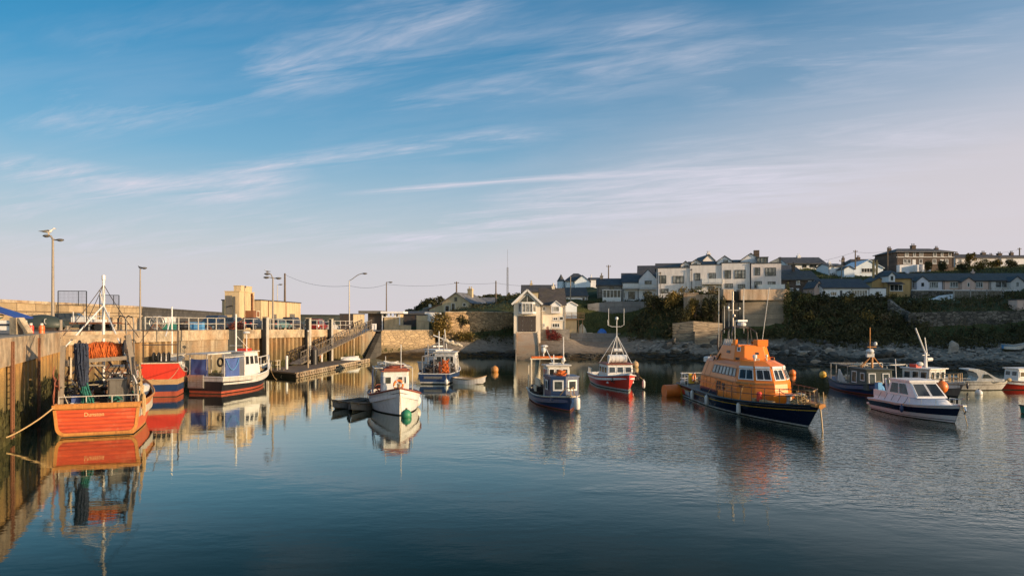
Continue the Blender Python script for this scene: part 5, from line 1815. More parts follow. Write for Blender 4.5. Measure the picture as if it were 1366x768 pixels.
# mast with its two raking legs
b = MB()
b.tube([(x0 + 3.2, 0.25, 1.0), (x0 + 3.2, 0.25, 8.15)], 0.085, 8)
b.tube([(x0 + 3.2, 0.25, 8.15), (x0 + 3.2, 0.25, 8.4)], 0.12, 8)
b.bar((x0 + 3.2, 0.25, 6.6), (x0 + 3.0, 0.45, 7.6), 0.05)
b.build('mast', M['white'], bt)
for sg in (-1, 1):
    b = MB()
    b.tube([(x0 + 3.2, 0.25, 6.75), (x0 + (0.35 if sg < 0 else 0.9), sg * 1.95 - 0.1, 2.6 if sg < 0 else 4.55)], 0.045, 6)
    b.build('mast_leg', M['white'], bt)
# net drum with orange net
b = MB()
dc = Vector((x0 + 1.7, 0.05, 4.25))
for sg in (-1, 1):
    b.tube([dc + Vector((0, sg * 1.2, 0)), dc + Vector((0, sg * 1.26, 0))], 0.62, 18)
    b.bar(dc + Vector((0, sg * 1.35, 0)), (x0 + 1.4, sg * 1.55, 1.0), 0.13)
b.tube([dc - Vector((0, 1.5, 0)), dc + Vector((0, 1.5, 0))], 0.12, 10)
dm = b.build('net_drum', M['darksteel'], bt)
b = MB()
b.sphere(dc, (0.46, 1.02, 0.46), 16, 12)
for i in range(170):
    yy = -1.05 + 2.0 * rng.random()
    rr = 0.47 * math.sqrt(max(0.25, 1 - (yy / 1.35) ** 2)) + rng.uniform(-0.03, 0.06)
    tl = rng.uniform(-0.35, 0.35)
    ph_ = rng.uniform(0, 6.28)
    wb = rng.uniform(0.0, 0.05)
    b.tube([dc + Vector(((rr + wb * math.sin(3 * a + ph_)) * math.cos(a), max(-1.15, min(1.15, yy + tl * math.sin(a + ph_))), (rr + wb * math.sin(3 * a + ph_)) * math.sin(a))) for a in np.linspace(0, 2 * math.pi, 14, endpoint=False)], rng.uniform(0.014, 0.034), 4, closed=True)
b.build('wound_net', M['net_orange'], dm, smooth=True)
# hanging nets
def hangnet(name, top, bot, r0, r1, mat, parent, n=34):
    b = MB()
    for i in range(n):
        a = rng.uniform(0, 6.28); k = math.sqrt(rng.uniform(0, 1))
        p = Vector(top) + Vector((r0 * k * math.cos(a), r0 * k * math.sin(a), rng.uniform(-0.1, 0.1)))
        q = Vector(bot) + Vector((r1 * k * math.cos(a), r1 * k * math.sin(a), rng.uniform(-0.15, 0.15)))
        m_ = (p + q) / 2 + Vector((rng.uniform(-0.07, 0.07), rng.uniform(-0.07, 0.07), 0))
        b.tube([p, p + (m_ - p) * 0.5, m_, q], rng.uniform(0.016, 0.04), 4)
        for _k in range(5):
            f_ = rng.random()
            b.leaf(p + (q - p) * f_ + Vector((rng.uniform(-0.06, 0.06), rng.uniform(-0.06, 0.06), 0)), rng.uniform(0.05, 0.11), rng)
    return b.build(name, mat, parent, smooth=True)
hangnet('hanging_net', (x0 + 0.75, 1.0, 4.65), (x0 + 0.6, 0.85, 2.55), 0.36, 0.24, M['net_blue'], bt, 95)
hangnet('hanging_net', (x0 + 0.62, 0.8, 2.6), (x0 + 0.35, 0.45, 1.35), 0.16, 0.38, M['net_teal'], bt, 85)
# winch, grey chute, deck gear
b = MB(); b.b2(x0 + 1.1, x0 + 1.9, -1.35, -0.35, 0.9, 2.75); b.b2(x0 + 1.05, x0 + 1.95, -1.4, -0.3, 2.753, 2.83); b.build('grey_locker', M['greyhull'], bt)
b = MB()
for sg in (-0.5, 0.5):
    b.tube([(x0 + 2.6, sg - 0.3, 2.2), (x0 + 2.6, sg + 0.1, 2.2)], 0.45, 14)
b.tube([(x0 + 2.6, -1.2, 2.2), (x0 + 2.6, 1.2, 2.2)], 0.1, 8)
b.b2(x0 + 2.2, x0 + 3.0, -1.0, 1.0, 0.9, 1.7)
b.build('winch', M['darksteel'], bt)
b = MB()
for i in range(16):
    p = (x0 + rng.uniform(0.7, 3.2), rng.uniform(-2.0, 2.0), rng.uniform(2.6, 3.7))
    q = (p[0] + rng.uniform(-0.4, 1.2), p[1] + rng.uniform(-0.9, 0.9), p[2] + rng.uniform(-1.0, 0.5))
    b.bar(p, q, 0.05)
b.build('gear_bars', M['darksteel'], bt)
b = MB()
for yy in (2.1, -2.1, 1.2):
    b.tube(sag((x0 + 0.9, yy, 5.0), (x0 + 3.2, 0.25, 7.9), 0.12), 0.022, 5)
    b.tube(sag((x0 + 0.6, yy, 2.2), (x0 + 1.6, yy * 0.7, 4.1), -0.1), 0.022, 5)
b.build('rigging', M['darksteel'], bt)
b = MB()
netpile(b, (x0 + 1.1, 1.7, 1.0), (0.9, 0.9, 0.9), rng, 30)
netpile(b, (x0 + 1.4, -1.75, 1.0), (0.8, 0.6, 1.1), rng, 30)
b.build('heaped_net', M['net_blue'], bt, smooth=True)
for sg in (-1, 1):
    b = MB()
    for i in range(9):
        y_ = sg * (2.18 + rng.uniform(-0.1, 0.14))
        b.tube([(x0 + 0.35 + 0.12 * i + rng.uniform(-.05, .05), y_ + rng.uniform(-.08, .08), 1.35 + (3.6 - 0.2 * i - 1.35) * j / 6) for j in range(7)], 0.024, 5)
    b.bar((x0 + 0.3, sg * 2.2, 1.4), (x0 + 1.5, sg * 2.2, 1.5), 0.06); b.bar((x0 + 0.3, sg * 2.2, 2.6), (x0 + 1.5, sg * 2.2, 2.4), 0.06)
    b.build('rope_coils', M['rope'] if sg < 0 else M['redbrown'], bt, smooth=True)
b = MB(); b.tube([(x0 + 0.5, -2.42 + 0.05 * math.cos(a), 1.45 + 0.55 * math.sin(a)) for a in np.linspace(0, 6.28, 16, endpoint=False)], 0.06, 6, closed=True); b.build('hanging_coil', M['rope'], bt, smooth=True)
for mt, n_, nm in (('darksteel', 34, 'gear_frame'), ('rust', 22, 'rusty_gear'), ('cream', 16, 'pale_bars')):
    b = MB()
    b.bar((x0 + 1.6, -1.9, 2.5), (x0 + 1.6, 1.9, 2.5), 0.07); b.bar((x0 + 0.5, 0, 2.5), (x0 + 4.6, 0, 2.5), 0.06)
    for y_ in (-1.9, 1.9):
        b.bar((x0 + 0.5, y_, 2.5), (x0 + 4.6, y_, 2.5), 0.06)
    for i in range(n_):
        p = Vector((x0 + rng.uniform(0.5, 4.5), rng.uniform(-2.0, 2.0), rng.uniform(1.2, 3.4)))
        q = p + rng.choice([Vector((0, 0, 1)), Vector((0, 1, 0)), Vector((1, 0, 0.2)), Vector((0.3, 0.6, 0.6))]) * rng.uniform(0.5, 1.7)
        q.y = max(-2.05, min(2.05, q.y)); q.z = min(q.z, 4.0)
        b.bar(p, q, rng.uniform(0.035, 0.09))
    b.build(nm, M[mt], bt)
for i in range(5):
    c_ = Vector((x0 + rng.uniform(0.9, 4.2), rng.uniform(-1.8, 1.8), rng.uniform(1.0, 1.7)))
    b = MB(); netpile(b, c_, (0.5, 0.5, 0.55), rng, 9); b.build('tangled_net', M['net_teal'], bt, smooth=True)
for i in range(9):
    c_ = Vector((x0 + rng.uniform(2.2, 5.0), rng.uniform(-1.9, 1.9), rng.uniform(0.9, 2.4)))
    b = MB(); netpile(b, c_, (0.6, 0.6, 0.7), rng, 10); b.build('dark_net', M['net_blue'], bt, smooth=True)
cabin(bt, 2.0, 3.9, 0.95, 0.9, 1.0, 3.0, 0.25, 0.0, 0.06, 'wood', 'greyhull', evenly(3), evenly(2), evenly(2, 0.1, 0.9, 0.55, 0.85), fw=0.05)
b = MB(); b.tube([(1.2, -1.5, 1.6), (2.4, -1.5, 1.6)], 0.36, 14); b.build('life_raft_canister', M['white'], bt, smooth=True)
p = world(bt, (x0 + 0.55, 1.75, 0.9))
for i, (dx, dy, dz, mt, lb) in enumerate(((0, 0, 0.0, 'white', 'white fish crate at the bottom of the stack on the orange trawler'), (0, 0, 0.36, 'tarpblue', 'blue fish crate on top of the stack aboard the orange trawler'))):
    w = world(bt, (x0 + 0.85, 1.05, 0.95 + dz + 0.35))
    crate(lb, w, mt, 0.4, group='fish crates on the orange trawler')
w = world(bt, (x0 - 0.05, 2.15, 1.6))
e = Vector((-25.3, 31.5, 0.15))
pts = [Vector((w.x, w.y, w.z)), Vector((w.x - 0.35, w.y - 0.9, 1.0)), Vector((w.x - 0.95, w.y - 1.9, 0.42)), Vector((w.x - 1.6, w.y - 2.7, 0.20)), Vector((w.x - 2.2, w.y - 3.5, 0.22)), Vector((w.x - 2.8, w.y - 4.3, 0.5)), Vector((w.x - 3.3, w.y - 5.4, 1.2)), Vector((w.x - 3.5, w.y - 7.0, 2.6))]
sm = []
for i in range(len(pts) - 1):
    p0, p1, p2, p3 = pts[max(0, i - 1)], pts[i], pts[i + 1], pts[min(len(pts) - 1, i + 2)]
    for k in range(5):
        t_ = k / 5
        sm.append(0.5 * ((2 * p1) + (p2 - p0) * t_ + (2 * p0 - 5 * p1 + 4 * p2 - p3) * t_ ** 2 + (3 * p1 - p0 - 3 * p2 + p3) * t_ ** 3))
rope('slack tan mooring rope hanging from the orange trawler to the near quay', sm, 0.035)

# ---------------------------------------------------- red and blue boat tucked behind the trawler
hd = Vector((-0.27, 0.963)).normalized()
st = Vector((-27.0, 54.6)); ctr = st + hd * 3.7
bt = boat('fishing_boat', 'fishing boat with a stern banded in red, tan and blue, squeezed between two others', ctr.x, ctr.y, hd)
H = Hull(7.4, 2.7, 2.6, 1.7, 2.2, tw=0.97, wl=0.9, rake=1.2, power=2.5)
H.build(bt, [('z', 0.42, 0), ('z', 0.95, 1), ('z', 1.36, 2), ('s', 0.0, 3)], [M['boot'], M['blue'], M['tan'], M['red']], 0.9, 'deck', M['redbrown'], 'cream', 0.04)
b = MB()
for sg in (-1, 1):
    b.bar((-3.4, sg * 1.2, 2.3), (-3.2 if sg < 0 else -3.5, sg * 1.2, 5.1), 0.09)
b.bar((-3.3, -1.2, 5.1), (-3.5, 1.35, 5.1), 0.1, 0.1)
b.bar((-3.3, -1.2, 4.0), (-3.5, 1.3, 4.0), 0.08)
b.build('gallows', M['darksteel'], bt)
b = MB()
for i, yy in enumerate((-0.5, -0.15, 0.2, 0.55)):
    b.tube([(-3.0 + 0.35 * math.cos(a), yy, 3.0 + 0.35 * math.sin(a)) for a in np.linspace(0, 6.28, 14, endpoint=False)], 0.08, 6, closed=True)
b.b2(-3.3, -2.6, -1.0, 1.0, 2.2, 2.7)
b.build('deck_tyres', M['rubber'], bt)
cabin(bt, 0.2, 2.4, 0.95, 0.85, 1.1, 3.0, 0.25, 0.0, 0.05, 'white', 'cream', evenly(3), evenly(2))
b = MB(); b.tube([(1.2, 0, 3.0), (1.2, 0, 7.0)], 0.06, 8); b.tube([(1.2, 0, 6.3), (-1.5, 0, 4.6)], 0.04, 6); b.build('mast', M['white'], bt)

rope('pale line strung from the orange trawler to the red and blue banded boat', sag(world(bt, (-3.5, -1.3, 2.2)), (-20.3, 40.2, 2.6), 0.5), 0.02)

# ---------------------------------------------------- black and white workboat with blue tarpaulins
hd = Vector((0.25, 0.968)).normalized()
st = Vector((-24.55, 57.0)); ctr = st + hd * 4.4
bt = boat('workboat', 'black hulled workboat with white bulwark and blue tarpaulin panels beside the pontoon', ctr.x, ctr.y, hd, 'fishing boat')
H = Hull(8.8, 3.5, 1.35, 1.25, 1.95, tw=0.95, wl=0.88, rake=1.2, power=2.4)
H.build(bt, [('z', 0.22, 0), ('s', 0.36, 1), ('s', 0.0, 2)], [M['boot'], M['black'], M['offwhite']], 0.6, 'deck', M['offwhite'], 'white', 0.05)
b = MB(); b.b2(-4.52, -4.41, 0.1, 1.55, 0.45, 1.5)
for i in range(5):
    b.b2(-4.56, -4.523, 0.15, 1.5, 0.55 + i * 0.19, 0.66 + i * 0.19)
b.build('stern_platform', M['steel'], bt)
tarp('blue_tarpaulin', M['tarpblue'], bt, (-4.15, -1.68, 0), (-2.35, -1.68, 0), (1.3, 2.85), 0.07, 1)
tarp('blue_tarpaulin', M['tarpblue'], bt, (-4.22, 1.5, 0), (-4.22, -0.1, 0), (1.4, 2.78), 0.07, 2)
b = MB()
for (xa, ya) in ((-4.2, 1.6), (-4.2, -1.6), (-1.6, 1.6), (-1.6, -1.6), (-4.2, 0.0)):
    b.bar((xa, ya, 1.3), (xa, ya, 3.1), 0.06)
b.b2(-4.4, -1.4, -0.2, 1.8, 3.1, 3.2)
b.bar((-4.2, -1.6, 2.9), (-1.0, -1.6, 2.9), 0.06)
b.build('canopy', M['offwhite'], bt)
b = MB(); b.tube(sag((-4.1, -1.75, 2.7), (-2.5, -1.75, 2.75), 0.85), 0.035, 6); b.build('hanging_rope', M['ropeblue'], bt)
cabin(bt, -0.9, 1.6, 1.15, 1.0, 1.2, 3.15, 0.35, 0.0, 0.07, 'white', 'offwhite', evenly(3, v0=0.5), evenly(3, v0=0.45, v1=0.85), fw=0.05)
b = MB(); b.b2(0.2, 1.1, -0.45, 0.45, 3.22, 3.42); b.build('roof_raft', M['brightred'], bt)
b = MB()
b.tube([(-0.2, 0.2, 3.2), (-0.2, 0.2, 6.4)], 0.075, 8)
b.tube([(0.3, -0.5, 3.2), (0.3, -0.5, 4.7)], 0.04, 6); b.sphere((0.3, -0.5, 4.8), (0.3, 0.3, 0.12), 10, 6)
b.bar((-0.2, 0.2, 4.6), (1.4, 0.1, 3.4), 0.035); b.bar((-0.2, -0.4, 3.7), (-0.2, 0.8, 3.7), 0.05)
b.build('mast', M['white'], bt)
b = MB(); pts = H.rail(0.80, 0.99, 1, 0, 0.06, 6) ; stanchions(b, pts, 0.75, 0.035, (1.0,), 2); pts = H.rail(0.80, 0.99, -1, 0, 0.06, 6); stanchions(b, pts, 0.75, 0.035, (1.0,), 2); b.build('pulpit', M['white'], bt)
b = MB()
for yy in (-0.7, 0.1, 0.7):
    b.tube([(-1.6 + 0.33 * math.cos(a), yy, 2.35 + 0.33 * math.sin(a)) for a in np.linspace(0, 6.28, 14, endpoint=False)], 0.09, 6, closed=True)
b.build('pot_hauler', M['rubber'], bt)
b = MB(); netpile(b, (-2.6, 0.3, 0.8), (1.2, 1.3, 0.8), rng, 24); netpile(b, (2.4, 0.0, 1.2), (0.9, 0.8, 0.6), rng, 16); b.build('heaped_gear', M['rope'], bt, smooth=True)
w = world(bt, (4.35, 0, 1.9)); rope('pale line drooping from the black workboat bow to the pontoon', sag(w, (-24.2, 75.6, 0.65), 1.3), 0.025)

# ---------------------------------------------------- white fishing boat, bow on
hd = Vector((0.24, -0.97)).normalized()
bow = Vector((-6.95, 44.0)); ctr = bow - hd * 3.9
bt = boat('fishing_boat', 'white wooden fishing boat with brown gunwale and small wheelhouse, bow towards the viewer', ctr.x, ctr.y, hd)
H = Hull(8.0, 3.4, 0.95, 1.0, 1.72, tw=0.75, wl=0.88, rake=0.35, power=3.0, flare=1.0)
H.build(bt, [('z', 0.07, 0), ('s', 0.30, 1), ('s', 0.26, 0), ('s', 0.06, 1), ('s', 0.0, 2)], [M['black'], M['white'], M['redbrown']], 0.5, 'deck', M['white'], 'redbrown', 0.05)
cabin(bt, -0.2, 1.25, 0.92, 0.85, 0.7, 2.55, 0.12, 0.0, 0.04, 'white', 'redbrown', [(0.05, 0.33, 0.55, 0.83), (0.56, 0.78, 0.55, 0.83), (0.80, 0.93, 0.55, 0.83)], evenly(2, v0=0.55, v1=0.83), fw=0.05, pane='glass')
b = MB(); b.b2(0.0, 1.2, -0.75, 0.75, 2.63, 2.75); netpile(b, (0.5, 0, 2.7), (0.9, 0.9, 0.25), rng, 12); b.build('roof_cover', M['redbrown'], bt, smooth=False)
b = MB()
for x_, y_ in ((-0.9, -1.35), (-2.9, -1.25), (-0.9, 1.3), (-2.9, 1.2)):
    b.bar((x_, y_, 0.8), (x_, y_, 2.65), 0.05)
for y_ in (-1.3, 1.25):
    b.bar((-0.5, y_, 2.65), (-3.0, y_, 2.65), 0.05)
b.bar((-2.9, -1.25, 2.65), (-2.9, 1.2, 2.65), 0.05); b.bar((-0.9, -1.35, 2.65), (-0.9, 1.3, 2.65), 0.05)
b.bar((-0.9, -1.4, 1.2), (0.3, -1.2, 2.6), 0.05)
b.build('canopy_frame', M['offwhite'], bt)
tarp('blue_tarpaulin', M['tarpblue'], bt, (-2.9, -1.33, 0), (-0.95, -1.37, 0), (0.9, 2.45), 0.08, 3)
b = MB(); netpile(b, (-1.9, 0, 2.65), (1.4, 1.5, 0.4), rng, 26); b.build('canopy_gear', M['offwhite'], bt, smooth=True)
b = MB(); netpile(b, (-2.4, -0.6, 0.6), (1.2, 1.2, 0.8), rng, 20); b.build('heaped_gear', M['redbrown'], bt, smooth=True)
b = MB(); b.b2(-3.6, -2.2, -1.50, -1.44, 0.35, 0.95); b.build('stern_mat', M['redbrown'], bt)
b = MB(); b.tube([(1.0, 0.35, 2.6), (1.0, 0.35, 4.3)], 0.025, 6); b.tube([(0.2, -0.6, 2.6), (0.2, -0.6, 3.5)], 0.02, 6); b.build('aerial', M['white'], bt)
b = MB(); b.tube([(3.95, 0, 1.7), (4.02, 0.06, 0.9), (4.05, 0.1, 0.0)], 0.02, 6); b.build('anchor_line', M['rope'], bt)
b = MB(); b.lathe((3.35, 0, 1.25), [(0.09, 0), (0.09, 0.6), (0.13, 0.62), (0.13, 0.68)], 8); b.bar((3.35, -0.25, 1.7), (3.35, 0.25, 1.7), 0.06); b.build('samson_post', M['wood'], bt)
w = world(bt, (2.0, 0.1, 1.75)); lifering((w.x, w.y, w.z), math.atan2(hd.y, hd.x), 'orange lifebuoy on the foredeck of the white fishing boat')
p = W(558, 541); ball('mooring_buoy', (p.x - 0.15, p.y - 0.6, 0.42), 0.42, 'large pale round fender floating at the side of the white fishing boat', 'fender')
p = W(541, 556); ball('mooring_buoy', (p.x + 0.05, p.y, 0.12), 0.33, 'green mooring buoy under the bow of the white fishing boat', 'buoygreen')

# ---------------------------------------------------- tenders beside it
def dinghy(label, x, y, heading, L=3.0, B=1.45, hull='olive', inner='greyhull', group='rowing boats used as tenders', z=0.48, rim='greyhull'):
    t = boat('rowing_boat', label, x, y, heading, 'rowing boat', group)
    H = Hull(L, B, z, z * 0.88, z * 1.4, tw=0.62, wl=0.62, rake=0.5, power=2.6, n=18)
    H.build(t, [('z', 0.05, 0), ('s', 0.0, 1)], [M['black'], M[hull]], z * 0.95, inner, M[inner], rim, 0.04, deckname='floor')
    for xx in (-0.28, 0.05, 0.3):
        b = MB(); hw = abs(H.pt(0.5 + xx * 0.8, 0.3, 1).y) - 0.1
        b.b2(xx * L - 0.12, xx * L + 0.12, -hw, hw, z * 0.72, z * 0.78); b.build('thwart', M['wood'], t)
    b = MB()
    b.tube([(-0.9, 0.25, z * 0.85), (1.0, 0.35, z * 1.0)], 0.025, 6); b.tube([(0.75, 0.33, z), (1.25, 0.37, z * 1.05)], 0.06, 6); b.build('oar', M['wood'], t)
    return t


dinghy('small grey rowing boat at the outer side of the tender pair', -11.1, 48.3, (-0.55, -0.83), 3.0, 1.3)
dinghy('olive rowing boat moored bow out beside the white fishing boat', -10.0, 47.3, (-0.25, -0.97), 3.2, 1.55)
dinghy('small white planked rowing boat tied behind the navy workboat', XP(627, 65.5), 65.8, (0.72, -0.25), 3.2, 1.4, 'white', 'offwhite', z=0.55, rim='tan')

# ---------------------------------------------------- navy workboat, stern on, with a white boat behind it
hd = Vector((0.10, 0.995)).normalized()
st = Vector((-7.15, 65.3)); ctr = st + hd * 4.5
bt = boat('workboat', 'navy workboat seen from astern with pot hauler and orange bags on deck', ctr.x, ctr.y, hd, 'fishing boat')
H = Hull(9.0, 3.2, 0.95, 0.95, 1.7, tw=0.92, wl=0.85, rake=1.2)
H.build(bt, [('z', 0.10, 0), ('z', 0.22, 1), ('s', 0.0, 2)], [M['black'], M['offwhite'], M['blue']], 0.5, 'deck', M['midblue'], 'white', 0.04)
b = MB(); b.b2(-4.54, -4.505, -0.75, 0.95, 0.5, 0.72); b.build('name_board', M['slatelight'] if 'slatelight' in M else M['steel'], bt)
cabin(bt, 0.6, 2.8, 1.1, 1.0, 0.6, 2.65, 0.2, 0.0, 0.06, 'white', 'offwhite', evenly(3), evenly(2), evenly(2, 0.08, 0.92, 0.5, 0.85), fw=0.06)
b = MB(); netpile(b, (-1.6, 0.7, 0.7), (1.4, 1.0, 1.4), rng, 30); netpile(b, (-0.3, -0.6, 0.6), (0.9, 0.9, 1.5), rng, 24); b.build('stacked_pots', M['darksteel'], bt, smooth=True)
b = MB()
for y_ in (-1.3, -0.5, 0.2, 1.3):
    b.bar((-3.6, y_, 0.6), (-3.6, y_, 2.5), 0.07); b.bar((-3.6, y_, 2.5), (0.6, y_ * 0.8, 2.6), 0.05)
b.bar((-3.6, -1.3, 2.5), (-3.6, 1.3, 2.5), 0.07); b.bar((-3.6, -1.3, 1.6), (-3.6, -0.5, 1.6), 0.05)
b.bar((-3.6, -1.3, 2.5), (-3.6, -0.5, 1.6), 0.04); b.tube([(-3.0, 0.9, 0.6), (-3.0, 0.9, 3.6)], 0.05, 6); b.tube([(1.6, 0.3, 2.7), (1.6, 0.3, 4.4)], 0.05, 6); b.bar((-3.0, 0.9, 3.3), (1.6, 0.3, 3.9), 0.04); b.build('deck_frame', M['steel'], bt)
b = MB(); b.tube([(-2.2 + 0.0, -1.75 + 0.05, 1.5)] and [(-2.2 + 0.75 * math.cos(a), -1.7, 1.7 + 0.75 * math.sin(a)) for a in np.linspace(0, 6.28, 18, endpoint=False)], 0.06, 6, closed=True)
for a in np.linspace(0, math.pi, 5)[:-1]:
    b.bar((-2.2 + 0.75 * math.cos(a), -1.7, 1.7 + 0.75 * math.sin(a)), (-2.2 - 0.75 * math.cos(a), -1.7, 1.7 - 0.75 * math.sin(a)), 0.03)
b.build('hauler_wheel', M['offwhite'], bt)
b = MB(); netpile(b, (-3.4, -0.85, 0.9), (0.8, 0.6, 1.3), rng, 26); b.build('orange_net_bag', M['net_orange'], bt, smooth=True)
b = MB(); netpile(b, (-3.2, 0.7, 0.6), (1.0, 0.8, 1.1), rng, 22); b.b2(-3.4, -2.6, 0.2, 0.9, 0.5, 1.6); b.build('heaped_gear', M['darksteel'], bt, smooth=False)
b = MB(); b.b2(-2.0, -1.4, -0.4, 0.1, 0.5, 1.9); b.build('red_locker', M['redbrown'], bt)
w = world(bt, (-4.75, -1.2, 0.05)); drum_fender((w.x, w.y, 0.0), 0.5, 0.17, 'pale fender low on the stern of the navy workboat', rope_to=world(bt, (-4.5, -1.1, 0.95)))

bt = boat('fishing_boat', 'white fishing boat with a mast and boom behind the navy workboat', XP(588, 79), 79.5, (0.5, -0.87))
H = Hull(8.0, 2.8, 1.0, 1.0, 1.6, tw=0.85, wl=0.85)
H.build(bt, [('z', 0.12, 0), ('s', 0.0, 1)], [M['boot'], M['white']], 0.4, 'deck', M['white'], 'offwhite', 0.05)
cabin(bt, -2.2, 1.0, 1.1, 1.0, 0.7, 2.5, 0.3, 0.0, 0.05, 'white', 'white', evenly(3), evenly(4), fw=0.06)
b = MB(); b.tube([(-0.6, 0, 2.5), (-0.6, 0, 4.6)], 0.06, 8); b.tube([(-1.4, 0.3, 2.5), (-1.4, 0.3, 4.1)], 0.04, 8); b.bar((-1.0, -0.6, 2.9), (-1.0, 0.6, 2.9), 0.3, 0.12); b.build('mast', M['white'], bt)
b = MB(); stanchions(b, H.rail(0.6, 0.98, 1, 0, 0.06, 6), 0.6, 0.03, (1.0, 0.5), 2); stanchions(b, H.rail(0.6, 0.98, -1, 0, 0.06, 6), 0.6, 0.03, (1.0, 0.5), 2); b.build('pulpit', M['steel'], bt)
# furled boom pole from the pier wall
t = thing('boom', 'pale boom with a furled awning sloping from the pier wall over the boats', 'boom', P(578, 447, 99))
p0, p1 = P(580, 448, 99), P(616, 462, 99)
b = MB(); b.tube([(0, 0, 0), p1 - p0], 0.09, 8); b.build('spar', M['white'], t)
b = MB()
for i in range(16):
    c_ = (p1 - p0) * (0.45 + 0.55 * i / 15) + Vector((rng.uniform(-.1, .1), 0, rng.uniform(-.15, .15)))
    b.sphere(c_, (0.28, 0.22, 0.2), 8, 6)
b.build('furled_cloth', M['cream'], t, smooth=True)
b = MB(); b.tube([P(595, 440, 99) - p0, P(598, 466, 99) - p0], 0.06, 8); b.build('upright', M['white'], t)

# ---------------------------------------------------- blue fishing boat in the middle
hd = Vector((0.17, -0.985)).normalized()
bow = Vector((3.75, 45.9)); ctr = bow - hd * 4.0
bt = boat('fishing_boat', 'dark blue fishing boat with two white framed windows in its forward wheelhouse', ctr.x, ctr.y, hd)
H = Hull(8.2, 3.0, 0.85, 0.72, 1.0, tw=0.85, wl=0.86, rake=0.4, power=2.4)
H.build(bt, [('z', 0.10, 0), ('s', 0.07, 1), ('s', 0.0, 2)], [M['boot'], M['blue'], M['cream']], 0.4, 'deck', M['midblue'], 'cream', 0.045)
# V fronted wheelhouse
b = MB()
pl = [(0.9, 1.0), (2.55, 0.95), (2.85, 0.0), (2.6, -0.95), (0.9, -1.0)]
b.ext([(x, y, 0.55) for x, y in pl], (0, 0, 1.55)); b.build('wheelhouse', M['blue'], bt)
b = MB(); b.ext([(x * 1.03 - 0.05, y * 1.07, 2.103) for x, y in pl], (0, 0, 0.08)); b.build('wheelhouse_roof', M['midblue'], bt)
for (p, q) in (((2.60, -0.95), (2.85, 0.0)), ((2.85, 0.0), (2.55, 0.95))):
    Q = [(p[0], p[1], 0.55), (q[0], q[1], 0.55), (q[0], q[1], 2.1), (p[0], p[1], 2.1)]
    window(bt, Q, 0.14, 0.86, 0.44, 0.90, M['frame_white'], M['glass'], 0.10, 1, 1, 0, 0.03)
for sg in (1, -1):
    Q = [(2.5, 1.0, 0.55), (0.9, 1.0, 0.55), (0.9, 1.0, 2.1), (2.5, 1.0, 2.1)] if sg > 0 else [(0.9, -1.0, 0.55), (2.5, -1.0, 0.55), (2.5, -1.0, 2.1), (0.9, -1.0, 2.1)]
    window(bt, Q, 0.25, 0.7, 0.44, 0.88, M['frame_white'], M['glass'], 0.09, 1, 1, 0.02, 0.03)
b = MB(); netpile(b, (1.9, -0.1, 2.18), (0.7, 0.6, 0.35), rng, 18); b.build('roof_raft', M['net_orange'], bt, smooth=True)
cabin(bt, -0.3, 0.85, 0.85, 0.8, 0.5, 2.75, 0.1, 0.0, 0.03, 'offwhite', 'offwhite', evenly(3, v0=0.62, v1=0.92), evenly(2, v0=0.62, v1=0.92), fw=0.05, name='upper_wheelhouse', roofname='upper_roof')
b = MB()
for y_ in (-0.6, 1.25):
    b.bar((-2.2, -1.3 if y_ < 0 else 1.0, 0.6), (-2.2, -1.3 if y_ < 0 else 1.0, 3.1), 0.1)
b.bar((-2.2, -1.4, 3.1), (-2.2, 1.15, 3.1), 0.12, 0.12); b.bar((-2.2, 1.0, 3.1), (-1.2, 1.0, 3.0), 0.08); b.bar((-3.5, -1.25, 0.7), (-3.5, -1.25, 2.6), 0.07); b.build('stern_gantry', M['cream'], bt)
b = MB(); b.bar((-2.2, -1.3, 3.2), (-2.2, 1.1, 3.2), 0.2, 0.14); b.build('orange_bar', M['net_orange'], bt)
b = MB(); b.tube([(-2.2, -0.4, 3.2), (-2.2, -0.4, 3.5)], 0.05, 6); b.sphere((-2.2, -0.4, 3.72), (0.17, 0.17, 0.26), 10, 8); b.sphere((-2.15, -0.35, 4.0), (0.16, 0.28, 0.10), 8, 6); b.build('radar_dome', M['white'], bt, smooth=True)
b = MB(); b.tube([(0.4, 0.45, 2.8), (0.4, 0.45, 4.75)], 0.035, 6); b.sphere((0.4, 0.45, 3.15), (0.12, 0.12, 0.2), 8, 6); b.build('aerial', M['white'], bt)
b = MB(); b.bar((0.2, -0.2, 2.8), (-0.3, -0.75, 4.1), 0.05); b.bar((0.2, -0.5, 2.9), (0.2, 0.3, 2.9), 0.05); b.bar((0.2, -0.2, 2.8), (0.2, -0.2, 3.5), 0.06); b.bar((0.2, -0.45, 3.25), (0.2, 0.1, 3.25), 0.05); b.build('light_mast', M['white'], bt)
b = MB(); netpile(b, (-1.4, -0.8, 0.6), (1.3, 0.9, 0.9), rng, 34); netpile(b, (-2.6, 0.5, 0.6), (1.2, 0.9, 0.8), rng, 20); b.build('stacked_pots', M['darksteel'], bt, smooth=True)
b = MB(); b.b2(-0.9, 0.7, -1.32, -1.24, 1.35, 1.85); b.b2(-1.2, -0.4, -1.36, -1.28, 0.9, 1.3); b.build('canvas_dodger', M['cream'], bt)
b = MB(); b.tube([(3.1, -0.45, 1.0), (3.7, -0.2, 1.55), (4.2, 0.0, 1.5), (3.7, 0.3, 1.55), (3.1, 0.5, 1.0)], 0.03, 6); b.tube([(4.1, 0, 1.5), (4.2, 0, 1.0)], 0.03, 6); b.bar((3.3, 0.0, 1.0), (4.5, 0.0, 1.05), 0.12, 0.08); b.build('bow_roller', M['tan'], bt)
